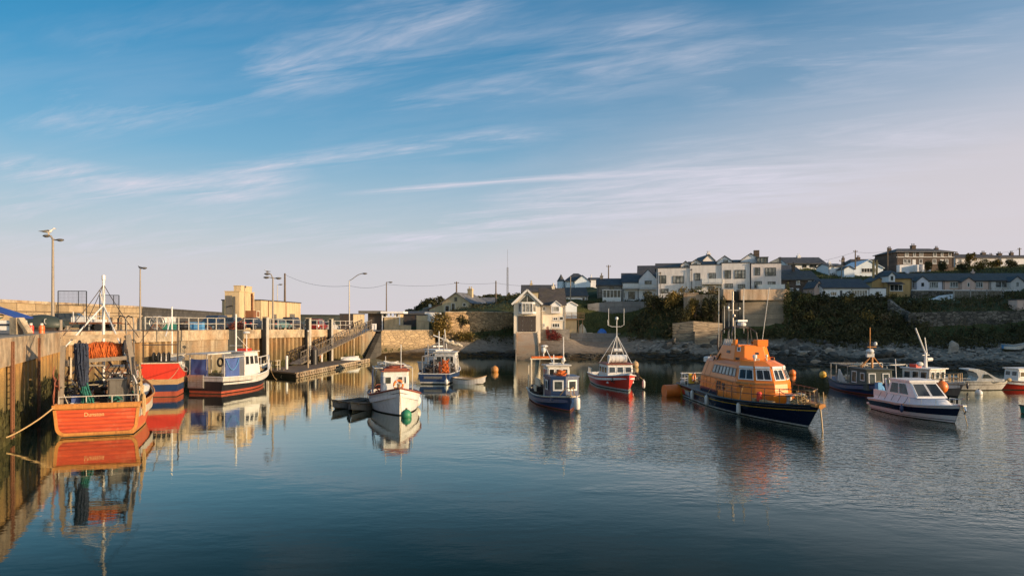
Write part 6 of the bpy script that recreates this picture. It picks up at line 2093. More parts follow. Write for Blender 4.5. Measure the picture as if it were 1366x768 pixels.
w = world(bt, (4.15, 0.42, 0.25)); drum_fender((w.x, w.y, 0.12), 0.85, 0.20, 'big white cylindrical fender at the bow of the dark blue fishing boat', rope_to=world(bt, (3.6, 0.4, 1.1)))

# ---------------------------------------------------- red fishing boat with tripod mast
hd = Vector((0.10, -0.995)).normalized()
bow = Vector((9.6, 58.4)); ctr = bow - hd * 4.9
bt = boat('fishing_boat', 'bright red fishing boat with white wheelhouse and a tall tripod mast', ctr.x, ctr.y, hd)
H = Hull(10.0, 3.5, 0.90, 1.0, 1.42, tw=0.8, wl=0.80, rake=0.45, power=2.2, flare=0.85)
H.build(bt, [('z', 0.17, 0), ('s', 0.05, 1), ('s', 0.0, 2)], [M['offwhite'], M['red'], M['white']], 0.35, 'deck', M['white'], 'white', 0.05)
cabin(bt, -0.6, 2.2, 1.3, 1.15, 0.45, 2.05, 0.3, 0.0, 0.06, 'white', 'redbrown', [(0.04, 0.32, 0.55, 0.90), (0.36, 0.64, 0.55, 0.90), (0.68, 0.96, 0.55, 0.90)], evenly(3, v0=0.52, v1=0.88), fw=0.06)
b = MB()
ap = Vector((0.6, 0.05, 4.55))
for f in ((-0.5, -1.25, 2.1), (-0.5, 1.2, 2.1), (1.6, -0.95, 2.1), (1.7, 1.1, 2.1)):
    b.tube([ap, f], 0.03, 6)
b.tube([(0.6, 0.05, 2.1), (0.6, 0.05, 6.0)], 0.036, 6)
b.tube([(0.6, -0.75, 5.9), (0.6, -0.75, 5.45), (0.6, -0.4, 5.3), (0.6, 0.4, 5.3), (0.6, 0.7, 5.45), (0.6, 0.7, 6.9)], 0.022, 6)
b.tube([(0.6, -0.68, 5.45), (0.6, -0.68, 6.9)], 0.022, 6)
b.build('tripod_mast', M['white'], bt)
b = MB(); b.sphere((0.6, 0.05, 6.02), (0.14, 0.14, 0.16), 10, 8); b.build('gps_dome', M['white'], bt, smooth=True)
b = MB(); b.tube([(0.75, -0.25, 3.25), (0.75, 0.45, 3.25)], 0.16, 10); b.build('radar', M['white'], bt, smooth=True)
b = MB(); b.tube([(1.0, -0.8, 2.5), (1.0, 0.8, 2.5)], 0.36, 16)
for y_ in (-0.5, -0.17, 0.17, 0.5):
    b.tube([(1.0, y_ - 0.03, 2.5), (1.0, y_ + 0.03, 2.5)], 0.38, 16)
b.build('life_raft_canister', M['white'], bt, smooth=True)
b = MB(); stanchions(b, H.rail(0.02, 0.3, -1, 0, 0.08, 6), 0.5, 0.03, (1.0,), 2); stanchions(b, H.rail(0.02, 0.3, 1, 0, 0.08, 6), 0.5, 0.03, (1.0,), 2); b.build('stern_rail', M['offwhite'], bt)
b = MB(); netpile(b, (-2.6, -0.4, 0.4), (1.3, 1.2, 0.6), rng, 22); netpile(b, (2.9, -0.7, 0.6), (0.6, 0.5, 0.6), rng, 14); netpile(b, (2.6, 1.2, 0.8), (0.5, 0.3, 1.0), rng, 14); b.build('deck_gear', M['darksteel'], bt, smooth=True)
b = MB(); stanchions(b, H.rail(0.7, 0.88, 1, 0, 0.06, 6), 0.6, 0.03, (1.0, 0.5), 2); b.build('bow_rail', M['greyhull'], bt)
w = world(bt, (3.1, 1.75, 0.25)); drum_fender((w.x, w.y, 0.1), 0.7, 0.13, 'slim white fender on the far bow of the red fishing boat', rope_to=world(bt, (3.1, 1.4, 1.1)))
p = W(853, 492); ball('mooring_buoy', (p.x, p.y + 3, 0.3), 0.45, 'pale ochre mooring buoy floating just behind the red fishing boat', 'tan')
p = W(660, 496); ball('mooring_buoy', (p.x, p.y, 0.25), 0.42, 'lone tan orange mooring buoy in open water before the slipway', 'trim_orange')
p = W(1057, 500); ball('mooring_buoy', (p.x, p.y, 0.2), 0.36, 'small orange mooring buoy between the lifeboat and the far shore', 'buoy')

# ---------------------------------------------------- the lifeboat
hd = Vector((0.06, -0.998)).normalized()
bt = boat('lifeboat', 'bright orange and navy lifeboat with flybridge, masts and white fenders along its side', 15.82, 47.15, hd, 'lifeboat')
H = Hull(18.5, 5.0, 0.95, 0.92, 1.36, tw=0.90, wl=0.90, rake=1.75, power=2.5, flare=1.15, n=36)
H.build(bt, [('z', 0.05, 0), ('z', 0.13, 1), ('s', 0.33, 0), ('s', 0.27, 2), ('s', 0.05, 0), ('s', 0.0, 3)], [M['navy'], M['offwhite'], M['gold'], M['greyhull']], 0.12, 'deck', M['greyhull'], 'black', 0.06)
# coloured flag panel near the stern
for sg in (-1, 1):
    for x0_, x1_, mt, nm in ((-8.3, -7.2, 'red', 'flag_stripe_red'), (-7.19, -6.0, 'offwhite', 'flag_stripe_white'), (-5.99, -4.9, 'blue', 'flag_stripe_blue')):
        b = MB()
        vs = []
        for xx in (x0_, x1_):
            t_ = (xx + 9.25) / 18.5
            for z_ in (0.24, 0.60):
                p = H.pt(t_, z_, sg)
                vs.append((xx, p.y + sg * 0.012, z_))
        b.ext([vs[0], vs[2], vs[3], vs[1]], (0, sg * 0.01, 0))
        b.build('flag_stripe', M[mt], bt)


def tier(pl0, z0, pl1, z1):
    n = len(pl0)
    vs = [(x, y, z0) for x, y in pl0] + [(x, y, z1) for x, y in pl1]
    fs = [tuple(range(n - 1, -1, -1)), tuple(range(n, 2 * n))] + [(i, (i + 1) % n, n + (i + 1) % n, n + i) for i in range(n)]
    return vs, fs


def mir(h):
    return [(x, -y) for x, y in h] + [(x, y) for x, y in reversed(h)]


lo = mir([(-5.4, 1.45), (-5.0, 1.80), (2.15, 1.80), (3.35, 1.05), (3.85, 0.02)])
mid = mir([(-5.3, 1.40), (-4.9, 1.75), (2.05, 1.75), (3.2, 1.02), (3.68, 0.02)])
top = mir([(-4.9, 1.15), (-4.5, 1.45), (1.7, 1.45), (2.65, 0.86), (3.08, 0.02)])
cap_ = mir([(-4.6, 0.85), (-4.2, 1.1), (1.1, 1.1), (1.95, 0.6), (2.3, 0.02)])
b = MB()
b.add(*tier(lo, 0.8, mid, 1.98)); b.add(*tier([(x * 0.999, y * 0.999) for x, y in mid], 1.981, top, 3.02)); b.add(*tier([(x * 1.02 + 0.03, y * 1.03) for x, y in top], 3.022, cap_, 3.32))
ss = b.build('superstructure', M['lifeboat_orange'], bt)
bv = ss.modifiers.new('soft_edges', 'BEVEL'); bv.width = 0.07; bv.segments = 3; bv.limit_method = 'ANGLE'; bv.angle_limit = R(20)


def facet(pl0, z0, pl1, z1, i):
    n = len(pl0)
    j = (i + 1) % n
    return [(pl0[i][0], pl0[i][1], z0), (pl0[j][0], pl0[j][1], z0), (pl0[j][0] * 0 + pl1[j][0], pl1[j][1], z1), (pl1[i][0], pl1[i][1], z1)]


# order of the outline: -y side runs aft to forward, so seen from outside it is left to right
for i in (2, 3, 5, 6):
    Q = facet(mid, 1.98, top, 3.02, i)
    window(bt, Q, 0.07, 0.93, 0.20, 0.83, M['frame_white'], M['glass'], 0.06, 2, 1, 0.0, 0.035)
    b = MB(); b.panel(Q, 0.04, 0.96, 0.85, 0.99, 0.003, 0.07); b.build('visor', M['white'], bt)
for i in (1, 7):
    Q = facet(mid, 1.98, top, 3.02, i)
    for k in range(7):
        u0 = 0.30 + k * 0.094
        if i == 7:
            u0 = 1 - u0 - 0.075
        window(bt, Q, u0, u0 + 0.082, 0.30, 0.82, M['greyhull'], M['glasslit'], 0.045, 1, 1, 0.0, 0.03)
b = MB()
Q = facet(lo, 0.8, mid, 1.98, 1)
b.panel(Q, 0.02, 0.52, 0.02, 0.30, 0.003, 0.02); b.build('navy_side_panel', M['navy'], bt)
b = MB()
for u0, u1, v0, v1 in ((0.50, 0.53, 0.42, 0.86), (0.56, 0.59, 0.42, 0.86), (0.64, 0.70, 0.45, 0.8)):
    b.panel(Q, u0, u1, v0, v1, 0.003, 0.05)
b.build('side_vents', M['black'], bt)
b = MB()
for zz in (1.55, 2.02):
    b.tube([Vector((-4.9, -1.9, zz)), Vector((2.2, -1.9, zz))], 0.025, 5)
for x in np.linspace(-4.9, 2.2, 8):
    b.bar((x, -1.78, 1.55), (x, -1.9, 1.55), 0.03)
b.tube([(2.9, -1.3, 2.0), (3.2, -1.1, 1.2), (3.1, -1.2, 0.95)], 0.03, 5)
b.build('grab_rail', M['lifeboat_orange'], bt)
Q = facet(lo, 0.8, mid, 1.98, 2)
a_, b_ = Vector(Q[0]), Vector(Q[1])
nrm = (b_ - a_).cross(Vector(Q[3]) - a_).normalized()
pos = (a_ * 0.74 + b_ * 0.26) * 0.18 + (Vector(Q[3]) * 0.74 + Vector(Q[2]) * 0.26) * 0.82 + nrm * 0.02
lettering('hull_number', '907', 0.26, M['black'], bt, pos, (R(90), 0, math.atan2(nrm.y, nrm.x) + R(90)), 0.004)
# panel seams, doors, wipers and fittings
b = MB()
for i in (1, 2, 3):
    Qa, Qb = facet(lo, 0.8, mid, 1.98, i), facet(mid, 1.98, top, 3.02, i)
    b.panel(Qa, 0.0, 1.0, 0.955, 1.0, 0.004, 0.035)
    b.panel(Qb, 0.0, 1.0, 0.0, 0.05, 0.004, 0.045)
b.build('rubbing_strip', M['trim_orange'], bt)
b = MB()
Qa = facet(lo, 0.8, mid, 1.98, 1)
for u_ in (0.30, 0.46, 0.76, 0.90):
    b.panel(Qa, u_ - 0.002, u_ + 0.002, 0.06, 0.94, 0.003, 0.010)
Qb = facet(mid, 1.98, top, 3.02, 1)
for u_ in (0.10, 0.26, 0.97):
    b.panel(Qb, u_ - 0.002, u_ + 0.002, 0.05, 0.98, 0.003, 0.010)
b.panel(Qa, 0.10, 0.104, 0.05, 0.9, 0.003, 0.012); b.panel(Qa, 0.19, 0.194, 0.05, 0.9, 0.003, 0.012); b.panel(Qa, 0.10, 0.194, 0.9, 0.92, 0.003, 0.012)
b.build('panel_seam', M['redbrown'], bt)
for i in (2, 3, 5):
    Q = facet(mid, 1.98, top, 3.02, i)
    A_, B_, C_, D_ = [Vector(v_) for v_ in Q]
    n_ = (B_ - A_).cross(D_ - A_).normalized()
    pt_ = lambda u_, v_: (A_ * (1 - u_) + B_ * u_) * (1 - v_) + (D_ * (1 - u_) + C_ * u_) * v_ + n_ * 0.05
    b = MB(); b.tube([pt_(0.30, 0.80), pt_(0.42, 0.36)], 0.014, 5); b.tube([pt_(0.72, 0.80), pt_(0.80, 0.36)], 0.014, 5); b.build('wiper', M['black'], bt)
b = MB()
for sg in (-1, 1):
    b.tube([(-4.4, sg * 1.2, 3.18), (-4.4, sg * 1.2, 3.40), (1.0, sg * 1.15, 3.48), (1.0, sg * 1.15, 3.30)], 0.022, 5)
    for x_ in (-3.2, -2.0, -0.8, 0.3):
        b.tube([(x_, sg * 1.18, 3.25), (x_, sg * 1.18, 3.44)], 0.018, 5)
b.build('roof_rail', M['trim_orange'], bt)
b = MB(); b.lathe((1.5, -0.35, 3.3), [(0.06, 0), (0.06, 0.15), (0.14, 0.18), (0.14, 0.36), (0.1, 0.4)], 10); b.build('searchlight', M['white'], bt)
b = MB(); b.lathe((1.3, 0.5, 3.3), [(0.05, 0), (0.05, 0.25), (0.09, 0.27), (0.05, 0.4)], 8); b.b2(0.9, 1.2, -0.2, 0.1, 3.3, 3.42); b.build('roof_fitting', M['steel'], bt)
b = MB(); b.tube([(-5.9, 0.3, 1.35), (-5.9, 1.3, 1.35)], 0.3, 14); b.build('life_raft_canister', M['white'], bt, smooth=True)
b = MB()
for k_, x_ in enumerate((4.2, 5.0, 5.7)):
    b.b2(x_ - 0.22, x_ + 0.22, -1.55 + 0.12 * k_, -1.2 + 0.12 * k_, 1.02, 1.22)
b.build('deck_hatch', M['tan'], bt)
# flybridge
f0 = mir([(-3.6, 1.15), (-2.6, 1.25), (0.2, 1.25), (0.75, 0.75)])
f1 = mir([(-2.6, 0.95), (-2.2, 1.05), (0.0, 1.05), (0.45, 0.62)])
b = MB(); b.add(*tier(f0, 3.25, f1, 4.25)); ss = b.build('flybridge', M['lifeboat_orange'], bt)
bv = ss.modifiers.new('soft_edges', 'BEVEL'); bv.width = 0.05; bv.segments = 3; bv.limit_method = 'ANGLE'; bv.angle_limit = R(20)
b = MB()
for i in range(5):
    x = -2.3 + i * 0.32
    b.add([(x, -1.07, 4.2), (x + 0.2, -1.07, 4.2), (x + 0.34, -1.0, 4.62), (x + 0.14, -1.0, 4.62)] + [(x, -1.03, 4.2), (x + 0.2, -1.03, 4.2), (x + 0.34, -0.96, 4.62), (x + 0.14, -0.96, 4.62)], [(0, 1, 2, 3), (7, 6, 5, 4), (0, 4, 5, 1), (1, 5, 6, 2), (2, 6, 7, 3), (3, 7, 4, 0)])
b.build('folded_windscreen', M['offwhite'], bt)
b = MB()
b.b2(-0.2, 0.5, 0.25, 0.95, 4.2, 4.62); b.b2(-0.55, -0.1, -1.0, -0.85, 4.2, 4.62); b.b2(-2.2, -0.3, -1.02, -0.94, 4.15, 4.35); b.b2(-2.2, 0.0, 0.9, 1.02, 4.15, 4.45); b.b2(-0.3, 0.3, -0.95, 0.95, 4.14, 4.28)
b.build('flybridge_coaming', M['lifeboat_orange'], bt)
Q = facet(f0, 3.25, f1, 4.25, 2)
window(bt, Q, 0.25, 0.62, 0.60, 0.90, M['frame_white'], M['glasslit'], 0.05, 1, 1, 0, 0.03)
Q = facet(f0, 3.25, f1, 4.25, 1)
b = MB(); b.panel(Q, 0.45, 0.68, 0.45, 0.62, 0.003, 0.03); Q2 = facet(f0, 3.25, f1, 4.25, 2); b.panel(Q2, 0.2, 0.6, 0.05, 0.22, 0.003, 0.03); b.panel(facet(f0, 3.25, f1, 4.25, 3), 0.55, 0.7, 0.4, 0.55, 0.003, 0.03); b.build('dark_vent', M['black'], bt)
# mast arch, radar and aerials
b = MB()
for sg in (-1, 1):
    b.tube([(-3.2, sg * 1.0, 3.3), (-2.9, sg * 0.95, 5.1), (-2.6, sg * 0.75, 5.35)] + [(-2.4, sg * 0.3, 5.45)], 0.05, 7)
    b.tube([(-1.0, sg * 0.9, 4.2), (-1.2, sg * 0.85, 5.05), (-1.6, sg * 0.6, 5.35), (-2.4, sg * 0.3, 5.45)], 0.05, 7)
    b.tube([(-2.0, sg * 0.9, 4.2), (-2.0, sg * 0.75, 5.35)], 0.035, 6)
b.tube([(-2.4, -0.3, 5.45), (-2.4, 0.3, 5.45)], 0.05, 7)
b.b2(-2.0, -1.2, -0.35, 0.35, 5.36, 5.44)
arch = b.build('mast_arch', M['darksteel'], bt)
b = MB(); b.lathe((-1.6, 0, 5.44), [(0.12, 0), (0.28, 0.08), (0.30, 0.22), (0.22, 0.3)], 12); b.box((-1.6, 0, 5.86), (0.16, 1.0, 0.12), 0.5); b.build('radar', M['white'], bt)
b = MB()
b.tube([(-2.7, -0.2, 5.3), (-2.7, -0.2, 7.9)], 0.06, 7); b.bar((-2.7, -0.55, 6.6), (-2.7, 0.25, 6.6), 0.06); b.sphere((-2.7, -0.55, 6.75), (0.1, 0.1, 0.16), 8, 6); b.sphere((-2.7, 0.25, 6.7), (0.08, 0.08, 0.12), 8, 6); b.sphere((-2.5, -0.2, 6.2), (0.12, 0.12, 0.14), 8, 6); b.bar((-2.9, -0.2, 7.2), (-2.4, -0.2, 7.2), 0.05)
b.build('light_mast', M['steel'], bt)
for x, y, z0_, z1_, dx in ((-3.3, -1.0, 4.0, 8.1, 0.1), (-3.0, 0.7, 5.0, 8.2, 0.05), (-2.6, 0.5, 5.3, 7.6, 0), (-0.4, 0.9, 4.3, 8.1, -0.75), (-1.0, -0.7, 4.4, 5.9, -0.1), (-3.3, -0.6, 5.0, 6.9, 0.12), (-3.45, -0.2, 4.6, 7.1, 0.0)):
    b = MB(); b.tube([(x, y, z0_), (x + dx * 0.25, y + abs(dx) * 0.8 * (1 if dx < -0.3 else 0), z1_)], 0.026, 6); b.build('aerial', M['offwhite'], bt)
b = MB(); b.tube([(-4.3, -0.6, 2.9), (-3.7, -0.95, 4.3), (-3.5, -0.95, 4.9)], 0.05, 6); b.tube([(-3.6, -1.45, 2.0), (-2.6, -1.3, 3.3), (-2.4, -1.2, 3.6)], 0.05, 6); b.tube([(-3.9, -1.6, 1.9), (-3.1, -1.35, 3.3)], 0.05, 6); b.build('ladder_stay', M['darksteel'], bt)
# deck gear and rails
b = MB()
for sg in (-1, 1):
    stanchions(b, H.rail(0.50, 0.985, sg, 0, 0.16, 16), 0.85, 0.02, (1.0, 0.55), 2)
b.build('deck_rail', M['darksteel'], bt)
b = MB()
stanchions(b, [H.pt(0.02 + 0.12 * (1 - k / 5), 0.95, -1, 0.2) for k in range(6)] + [H.pt(0.02 + 0.12 * k / 5, 0.95, 1, 0.2) for k in range(6)], 0.8, 0.03, (1.0, 0.5), 2)
b.build('stern_rail', M['white'], bt)
b = MB()
for k in range(7):
    p = H.pt(0.93 + 0.008 * k, 1.3, -1, 0.1); b.tube([(p.x, p.y + 0.1 * k, 1.25), (p.x - 0.1, p.y + 0.1 * k, 2.05 - 0.05 * (k % 2))], 0.028, 6)
b.tube([(7.2, -0.9, 2.05), (8.2, -0.3, 2.1), (8.5, 0.0, 2.05), (8.2, 0.3, 2.1), (7.2, 0.9, 2.05)], 0.035, 6)
b.build('pulpit', M['tan'], bt)
b = MB(); netpile(b, (6.9, 0.0, 1.2), (0.8, 0.7, 0.5), rng, 20); b.tube(sag((6.3, -0.9, 1.9), (7.9, -0.5, 2.0), 0.2), 0.025, 6); b.build('bow_ropes', M['rope'], bt, smooth=True)
b = MB(); b.b2(8.2, 9.35, -0.28, 0.28, 1.30, 1.46); b.tube([(9.1, 0, 1.38), (9.45, 0, 1.34)], 0.14, 8); b.build('bow_fairlead', M['trim_orange'], bt)
b = MB(); b.b2(3.9, 5.6, -0.9, 0.9, 1.05, 1.5); b.build('deck_locker', M['lifeboat_orange'], bt)
b = MB(); b.lathe((6.1, -0.2, 1.1), [(0.22, 0), (0.15, 0.15), (0.15, 0.4), (0.24, 0.5)], 10); b.b2(5.9, 6.4, 0.3, 0.6, 1.1, 1.7); b.build('windlass', M['steel'], bt)
b = MB(); b.lathe((4.6, -1.35, 1.05), [(0.1, 0), (0.16, 0.1), (0.16, 0.5), (0.1, 0.6)], 10); b.build('fire_monitor', M['red'], bt)
b = MB(); b.b2(-8.2, -6.3, -0.75, 0.75, 1.0, 1.25); b.tube([(-8.3, -0.7, 1.3), (-6.2, -0.7, 1.3), (-5.8, 0, 1.35), (-6.2, 0.7, 1.3), (-8.3, 0.7, 1.3)], 0.22, 10); b.b2(-6.0, -5.55, -1.3, -1.0, 1.0, 1.35); b.build('inflatable_tender', M['greyhull'], bt, smooth=True)
b = MB(); b.b2(-7.6, -6.9, -0.3, 0.3, 1.5, 1.9); b.b2(-8.4, -8.1, -1.6, -1.2, 1.0, 1.75); b.build('outboard_engine', M['yellow'], bt)
w = world(bt, (-7.2, -1.55, 1.55)); lifering((w.x, w.y, w.z), math.atan2(hd.y, hd.x) + R(90), 'orange lifebuoy on the stern rail of the lifeboat')
b = MB(); b.lathe((-5.6, -0.9, 2.85), [(0.4, 0), (0.4, 0.3), (0.3, 0.36)], 12); b.build('vent_housing', M['white'], bt)
for t_, lb in ((0.26, 'white fender hanging nearest the stern of the lifeboat'), (0.44, 'white fender hanging amidships on the navy side of the lifeboat'), (0.69, 'white fender hanging nearest the bow of the lifeboat')):
    p = H.pt(t_, 0.55, -1); w = world(bt, (p.x, p.y - 0.16, 0.12)); w2 = world(bt, (p.x + 0.1, -1.9 if t_ < 0.6 else p.y + 0.1, 1.9))
    drum_fender((w.x, w.y, w.z), 0.72, 0.14, lb, group='fenders along the lifeboat', rope_to=w2)
w = world(bt, (9.3, 0, 1.34)); rope('chain mooring bridle dropping from the lifeboat bow into the water', [w, (w.x + 0.02, w.y - 0.15, 0.6), (w.x + 0.05, w.y - 0.25, -0.3)], 0.04, 'tan', 'mooring_chain')
# big orange mooring buoy behind its stern
p = W(899, 529)
t = thing('mooring_buoy', 'big orange barrel buoy floating at the stern of the lifeboat', 'buoy', (p.x, p.y + 0.6, 0.25))
b = MB(); b.tube([(-0.62, 0, 0.1), (0.5, 0.25, 0.12)], 0.52, 16); b.build('float', M['buoy'], t, smooth=True)
b = MB(); b.tube([(0.51, 0.252, 0.12), (0.85, 0.33, 0.12)], 0.53, 16); b.build('yellow_end', M['gold'], t, smooth=True)
b = MB(); b.lathe((0.9, 0.33, 0.1), [(0.08, 0), (0.08, 0.6), (0.2, 0.62), (0.2, 0.8), (0.05, 0.85)], 10); b.build('post', M['fender'], t)

# ---------------------------------------------------- blue trawler beyond the lifeboat
hd = Vector((-0.06, -0.998)).normalized()
bt = boat('trawler', 'small blue trawler with a deck canopy and mast, moored right of the lifeboat', 28.75, 58.3, hd, 'trawler')
H = Hull(8.8, 3.3, 0.98, 0.74, 1.12, tw=0.75, wl=0.82, rake=0.6, power=2.3)
H.build(bt, [('z', 0.10, 0), ('f', 0.66, 1), ('f', 0.72, 2), ('s', 0.0, 1)], [M['boot'], M['midblue'], M['greyhull']], 0.4, 'deck', M['midblue'], 'greyhull', 0.05)
cabin(bt, 0.2, 3.0, 1.2, 1.0, 0.4, 2.0, 0.15, 0.0, 0.04, 'greenhull', 'greenhull', [(0.08, 0.36, 0.32, 0.85), (0.62, 0.9, 0.32, 0.85)], [(0.1, 0.35, 0.45, 0.85), (0.55, 0.85, 0.3, 0.88)], fw=0.07, pane='glass')
b = MB()
for x, y in ((-3.9, -1.1), (-2.2, -1.3), (-3.9, 1.1), (-2.2, 1.3), (0.0, -1.25)):
    b.bar((x, y, 0.6), (x, y, 2.15), 0.06)
for y in (-1.2, 1.2):
    b.bar((-3.9, y, 2.15), (0.2, y, 2.15), 0.06)
for x in (-3.9, -2.2, 0.0):
    b.bar((x, -1.2, 2.15), (x, 1.2, 2.15), 0.05)
b.build('canopy_frame', M['steel'], bt)
b = MB(); b.add([(-1.9, -1.32, 0.8), (-0.2, -1.32, 0.75), (-1.5, -1.3, 1.75), (-1.9, -1.25, 1.75), (-1.9, -1.27, 0.8), (-0.2, -1.27, 0.75), (-1.5, -1.25, 1.75), (-1.9, -1.2, 1.75)], [(0, 1, 2, 3), (7, 6, 5, 4), (0, 4, 5, 1), (1, 5, 6, 2), (2, 6, 7, 3), (3, 7, 4, 0)]); b.build('canvas_dodger', M['offwhite'], bt)
b = MB(); netpile(b, (-2.4, 0.1, 0.5), (1.2, 1.1, 0.8), rng, 20); netpile(b, (-0.5, 0, 2.15), (0.8, 0.8, 0.25), rng, 12); b.build('deck_gear', M['cream'], bt, smooth=True)
b = MB(); b.tube([(1.4, 0.1, 2.0), (1.4, 0.1, 3.6)], 0.09, 8); b.tube([(1.5, -0.1, 3.2), (1.5, -0.1, 5.3)], 0.045, 6); b.bar((1.4, -0.7, 2.1), (1.4, 0.1, 3.1), 0.06); b.bar((1.4, 0.9, 2.1), (1.4, 0.1, 3.1), 0.06); b.bar((0.4, -0.4, 2.1), (1.4, 0.1, 3.1), 0.05); b.bar((1.5, -0.3, 3.75), (1.5, 0.4, 3.75), 0.06); b.build('mast', M['trim_orange'], bt)
b = MB(); b.sphere((1.55, 0.3, 4.0), (0.14, 0.14, 0.18), 8, 6); b.build('light_globe', M['white'], bt, smooth=True)
b = MB(); b.sphere((1.5, -0.1, 3.4), (0.3, 0.3, 0.22), 12, 6); b.b2(1.3, 1.6, -0.35, 0.2, 2.95, 3.25); b.build('radar', M['white'], bt, smooth=True)
w = world(bt, (-4.0, -1.75, 1.05)); ball('deck_float', (w.x, w.y, 1.1), 0.3, 'ochre float hung at the stern of the small blue trawler', 'gold', 'float')

# ---------------------------------------------------- white boat behind the cruiser
hd = Vector((0.42, -0.907)).normalized()
bt = boat('fishing_boat', 'white fishing boat with leaning twin masts, half hidden behind the sleek cruiser', 32.4, 57.6, hd)
H = Hull(8.4, 3.1, 0.9, 0.85, 1.2, tw=0.85, wl=0.85, rake=0.7)
H.build(bt, [('z', 0.12, 0), ('s', 0.15, 1), ('s', 0.0, 2)], [M['black'], M['greyhull'], M['offwhite']], 0.4, 'deck', M['offwhite'], 'offwhite', 0.05)
cabin(bt, -0.1, 2.0, 1.15, 1.0, 0.5, 2.05, -0.12, 0.0, 0.04, 'offwhite', 'white', evenly(3, v0=0.5, v1=0.9), evenly(3, v0=0.5, v1=0.9), fw=0.06)
b = MB()
for x, y in ((-3.6, -1.1), (-3.6, 1.1), (-1.4, -1.2), (-1.4, 1.2)):
    b.bar((x, y, 0.6), (x, y, 2.2), 0.06)
for y in (-1.15, 1.15):
    b.bar((-3.6, y, 2.2), (0, y, 2.2), 0.06)
b.bar((-3.6, -1.15, 2.2), (-3.6, 1.15, 2.2), 0.06); b.bar((-1.4, -1.15, 2.2), (-1.4, 1.15, 2.2), 0.06); b.build('canopy_frame', M['offwhite'], bt)
b = MB(); b.b2(-3.62, -2.0, -1.22, -1.18, 1.2, 1.9); b.build('canvas_dodger', M['offwhite'], bt)
b = MB(); b.tube([(0.9, 0.3, 2.1), (0.9, 0.3, 3.3)], 0.14, 8, r2=0.1); b.tube([(0.9, 0.3, 3.2), (0.5, -0.35, 5.25)], 0.06, 7); b.tube([(0.95, 0.4, 3.2), (0.9, 0.2, 4.5)], 0.04, 6); b.bar((0.9, -0.1, 3.1), (0.9, 0.75, 3.1), 0.05); b.build('mast', M['white'], bt)
b = MB(); b.tube([(0.9, 0.4, 2.75), (0.9, 1.0, 2.75)], 0.16, 10); b.build('radar', M['offwhite'], bt, smooth=True)
b = MB(); b.sphere((0.9, -0.4, 2.4), (0.25, 0.3, 0.2), 10, 6); b.build('roof_gear', M['offwhite'], bt, smooth=True)
b = MB(); b.b2(0.3, 0.9, -0.8, -0.2, 2.13, 2.4); b.build('red_raft', M['red'], bt)
b = MB(); netpile(b, (-2.3, 0, 0.6), (1.2, 1.0, 0.8), rng, 20); b.build('deck_gear', M['darksteel'], bt, smooth=True)
b = MB(); stanchions(b, H.rail(0.78, 0.97, 1, 0, 0.06, 6), 0.7, 0.03, (1.0, 0.5), 2); stanchions(b, H.rail(0.78, 0.97, -1, 0, 0.06, 6), 0.7, 0.03, (1.0, 0.5), 2); b.build('pulpit', M['tan'], bt)
p = P(1256, 516, 52.5); ball('mooring_buoy', (p.x, p.y, p.z), 0.44, 'large bright orange ball fender behind the cruiser at the bow of the white boat', 'buoy', 'fender')

# ---------------------------------------------------- the cruiser
hd = Vector((0.05, -0.999)).normalized()
ctr = Vector((25.25, 44.0))
bt = boat('motor_cruiser', 'sleek white motor cruiser with a navy hull band and raked dark windscreen', ctr.x, ctr.y, hd, 'cruiser')
H = Hull(7.3, 2.95, 0.72, 0.82, 1.08, tw=0.88, wl=0.84, rake=0.75, power=2.4, flare=0.9)
H.build(bt, [('z', 0.04, 0), ('f', 0.13, 1), ('f', 0.17, 0), ('f', 0.42, 1), ('f', 0.83, 2), ('s', 0.0, 1)], [M['black'], M['gelcoat'], M['navy']], 0.1, 'white', M['gelcoat'], 'gelcoat', 0.04)
b = MB(); b.b2(-4.15, -3.62, -1.1, 1.1, 0.28, 0.40); b.build('swim_platform', M['gelcoat'], bt)
c0 = mir([(-3.3, 1.15), (0.9, 1.2), (2.3, 0.7), (2.75, 0.25)])
c1 = mir([(-3.0, 1.05), (0.6, 1.05), (1.7, 0.5), (2.05, 0.15)])
b = MB(); b.add(*tier(c0, 0.72, c1, 1.22)); b.build('coachroof', M['gelcoat'], bt, smooth=True)
cabin(bt, -1.9, 1.15, 1.06, 0.98, 1.215, 2.1, 0.95, 0.22, 0.16, 'gelcoat', 'gelcoat', [(0.05, 0.485, 0.08, 0.90), (0.515, 0.95, 0.08, 0.90)], [(0.22, 0.55, 0.12, 0.88), (0.57, 0.90, 0.12, 0.88)], frame='gelcoat', fw=0.035, over=0.10, rt=0.12, name='cabin', roofname='cabin_roof')
b = MB(); b.tube([(-1.9, -0.4, 2.2), (-2.0, -0.4, 3.4)], 0.025, 6); b.build('aerial', M['white'], bt)
b = MB(); b.b2(-3.3, -1.9, -1.1, -0.9, 0.9, 1.35); b.b2(-3.3, -1.9, 0.9, 1.1, 0.9, 1.35); b.bar((-1.85, -1.0, 1.2), (-2.1, -1.0, 2.15), 0.1, 0.08); b.bar((-1.85, 1.0, 1.2), (-2.1, 1.0, 2.15), 0.1, 0.08); b.build('cockpit_side', M['gelcoat'], bt)
b = MB()
for sg in (-1, 1):
    pts = H.rail(0.62, 0.99, sg, 0.0, 0.10, 10)
    stanchions(b, pts, 0.36, 0.018, (1.0,), 3)
p, q = H.pt(0.99, 1.05, -1, 0.1), H.pt(0.99, 1.05, 1, 0.1)
b.tube([p + Vector((0, 0, 0.36)), Vector((3.95, 0, 1.5)), q + Vector((0, 0, 0.36))], 0.022, 6)
b.build('pulpit', M['alu'], bt)
b = MB()
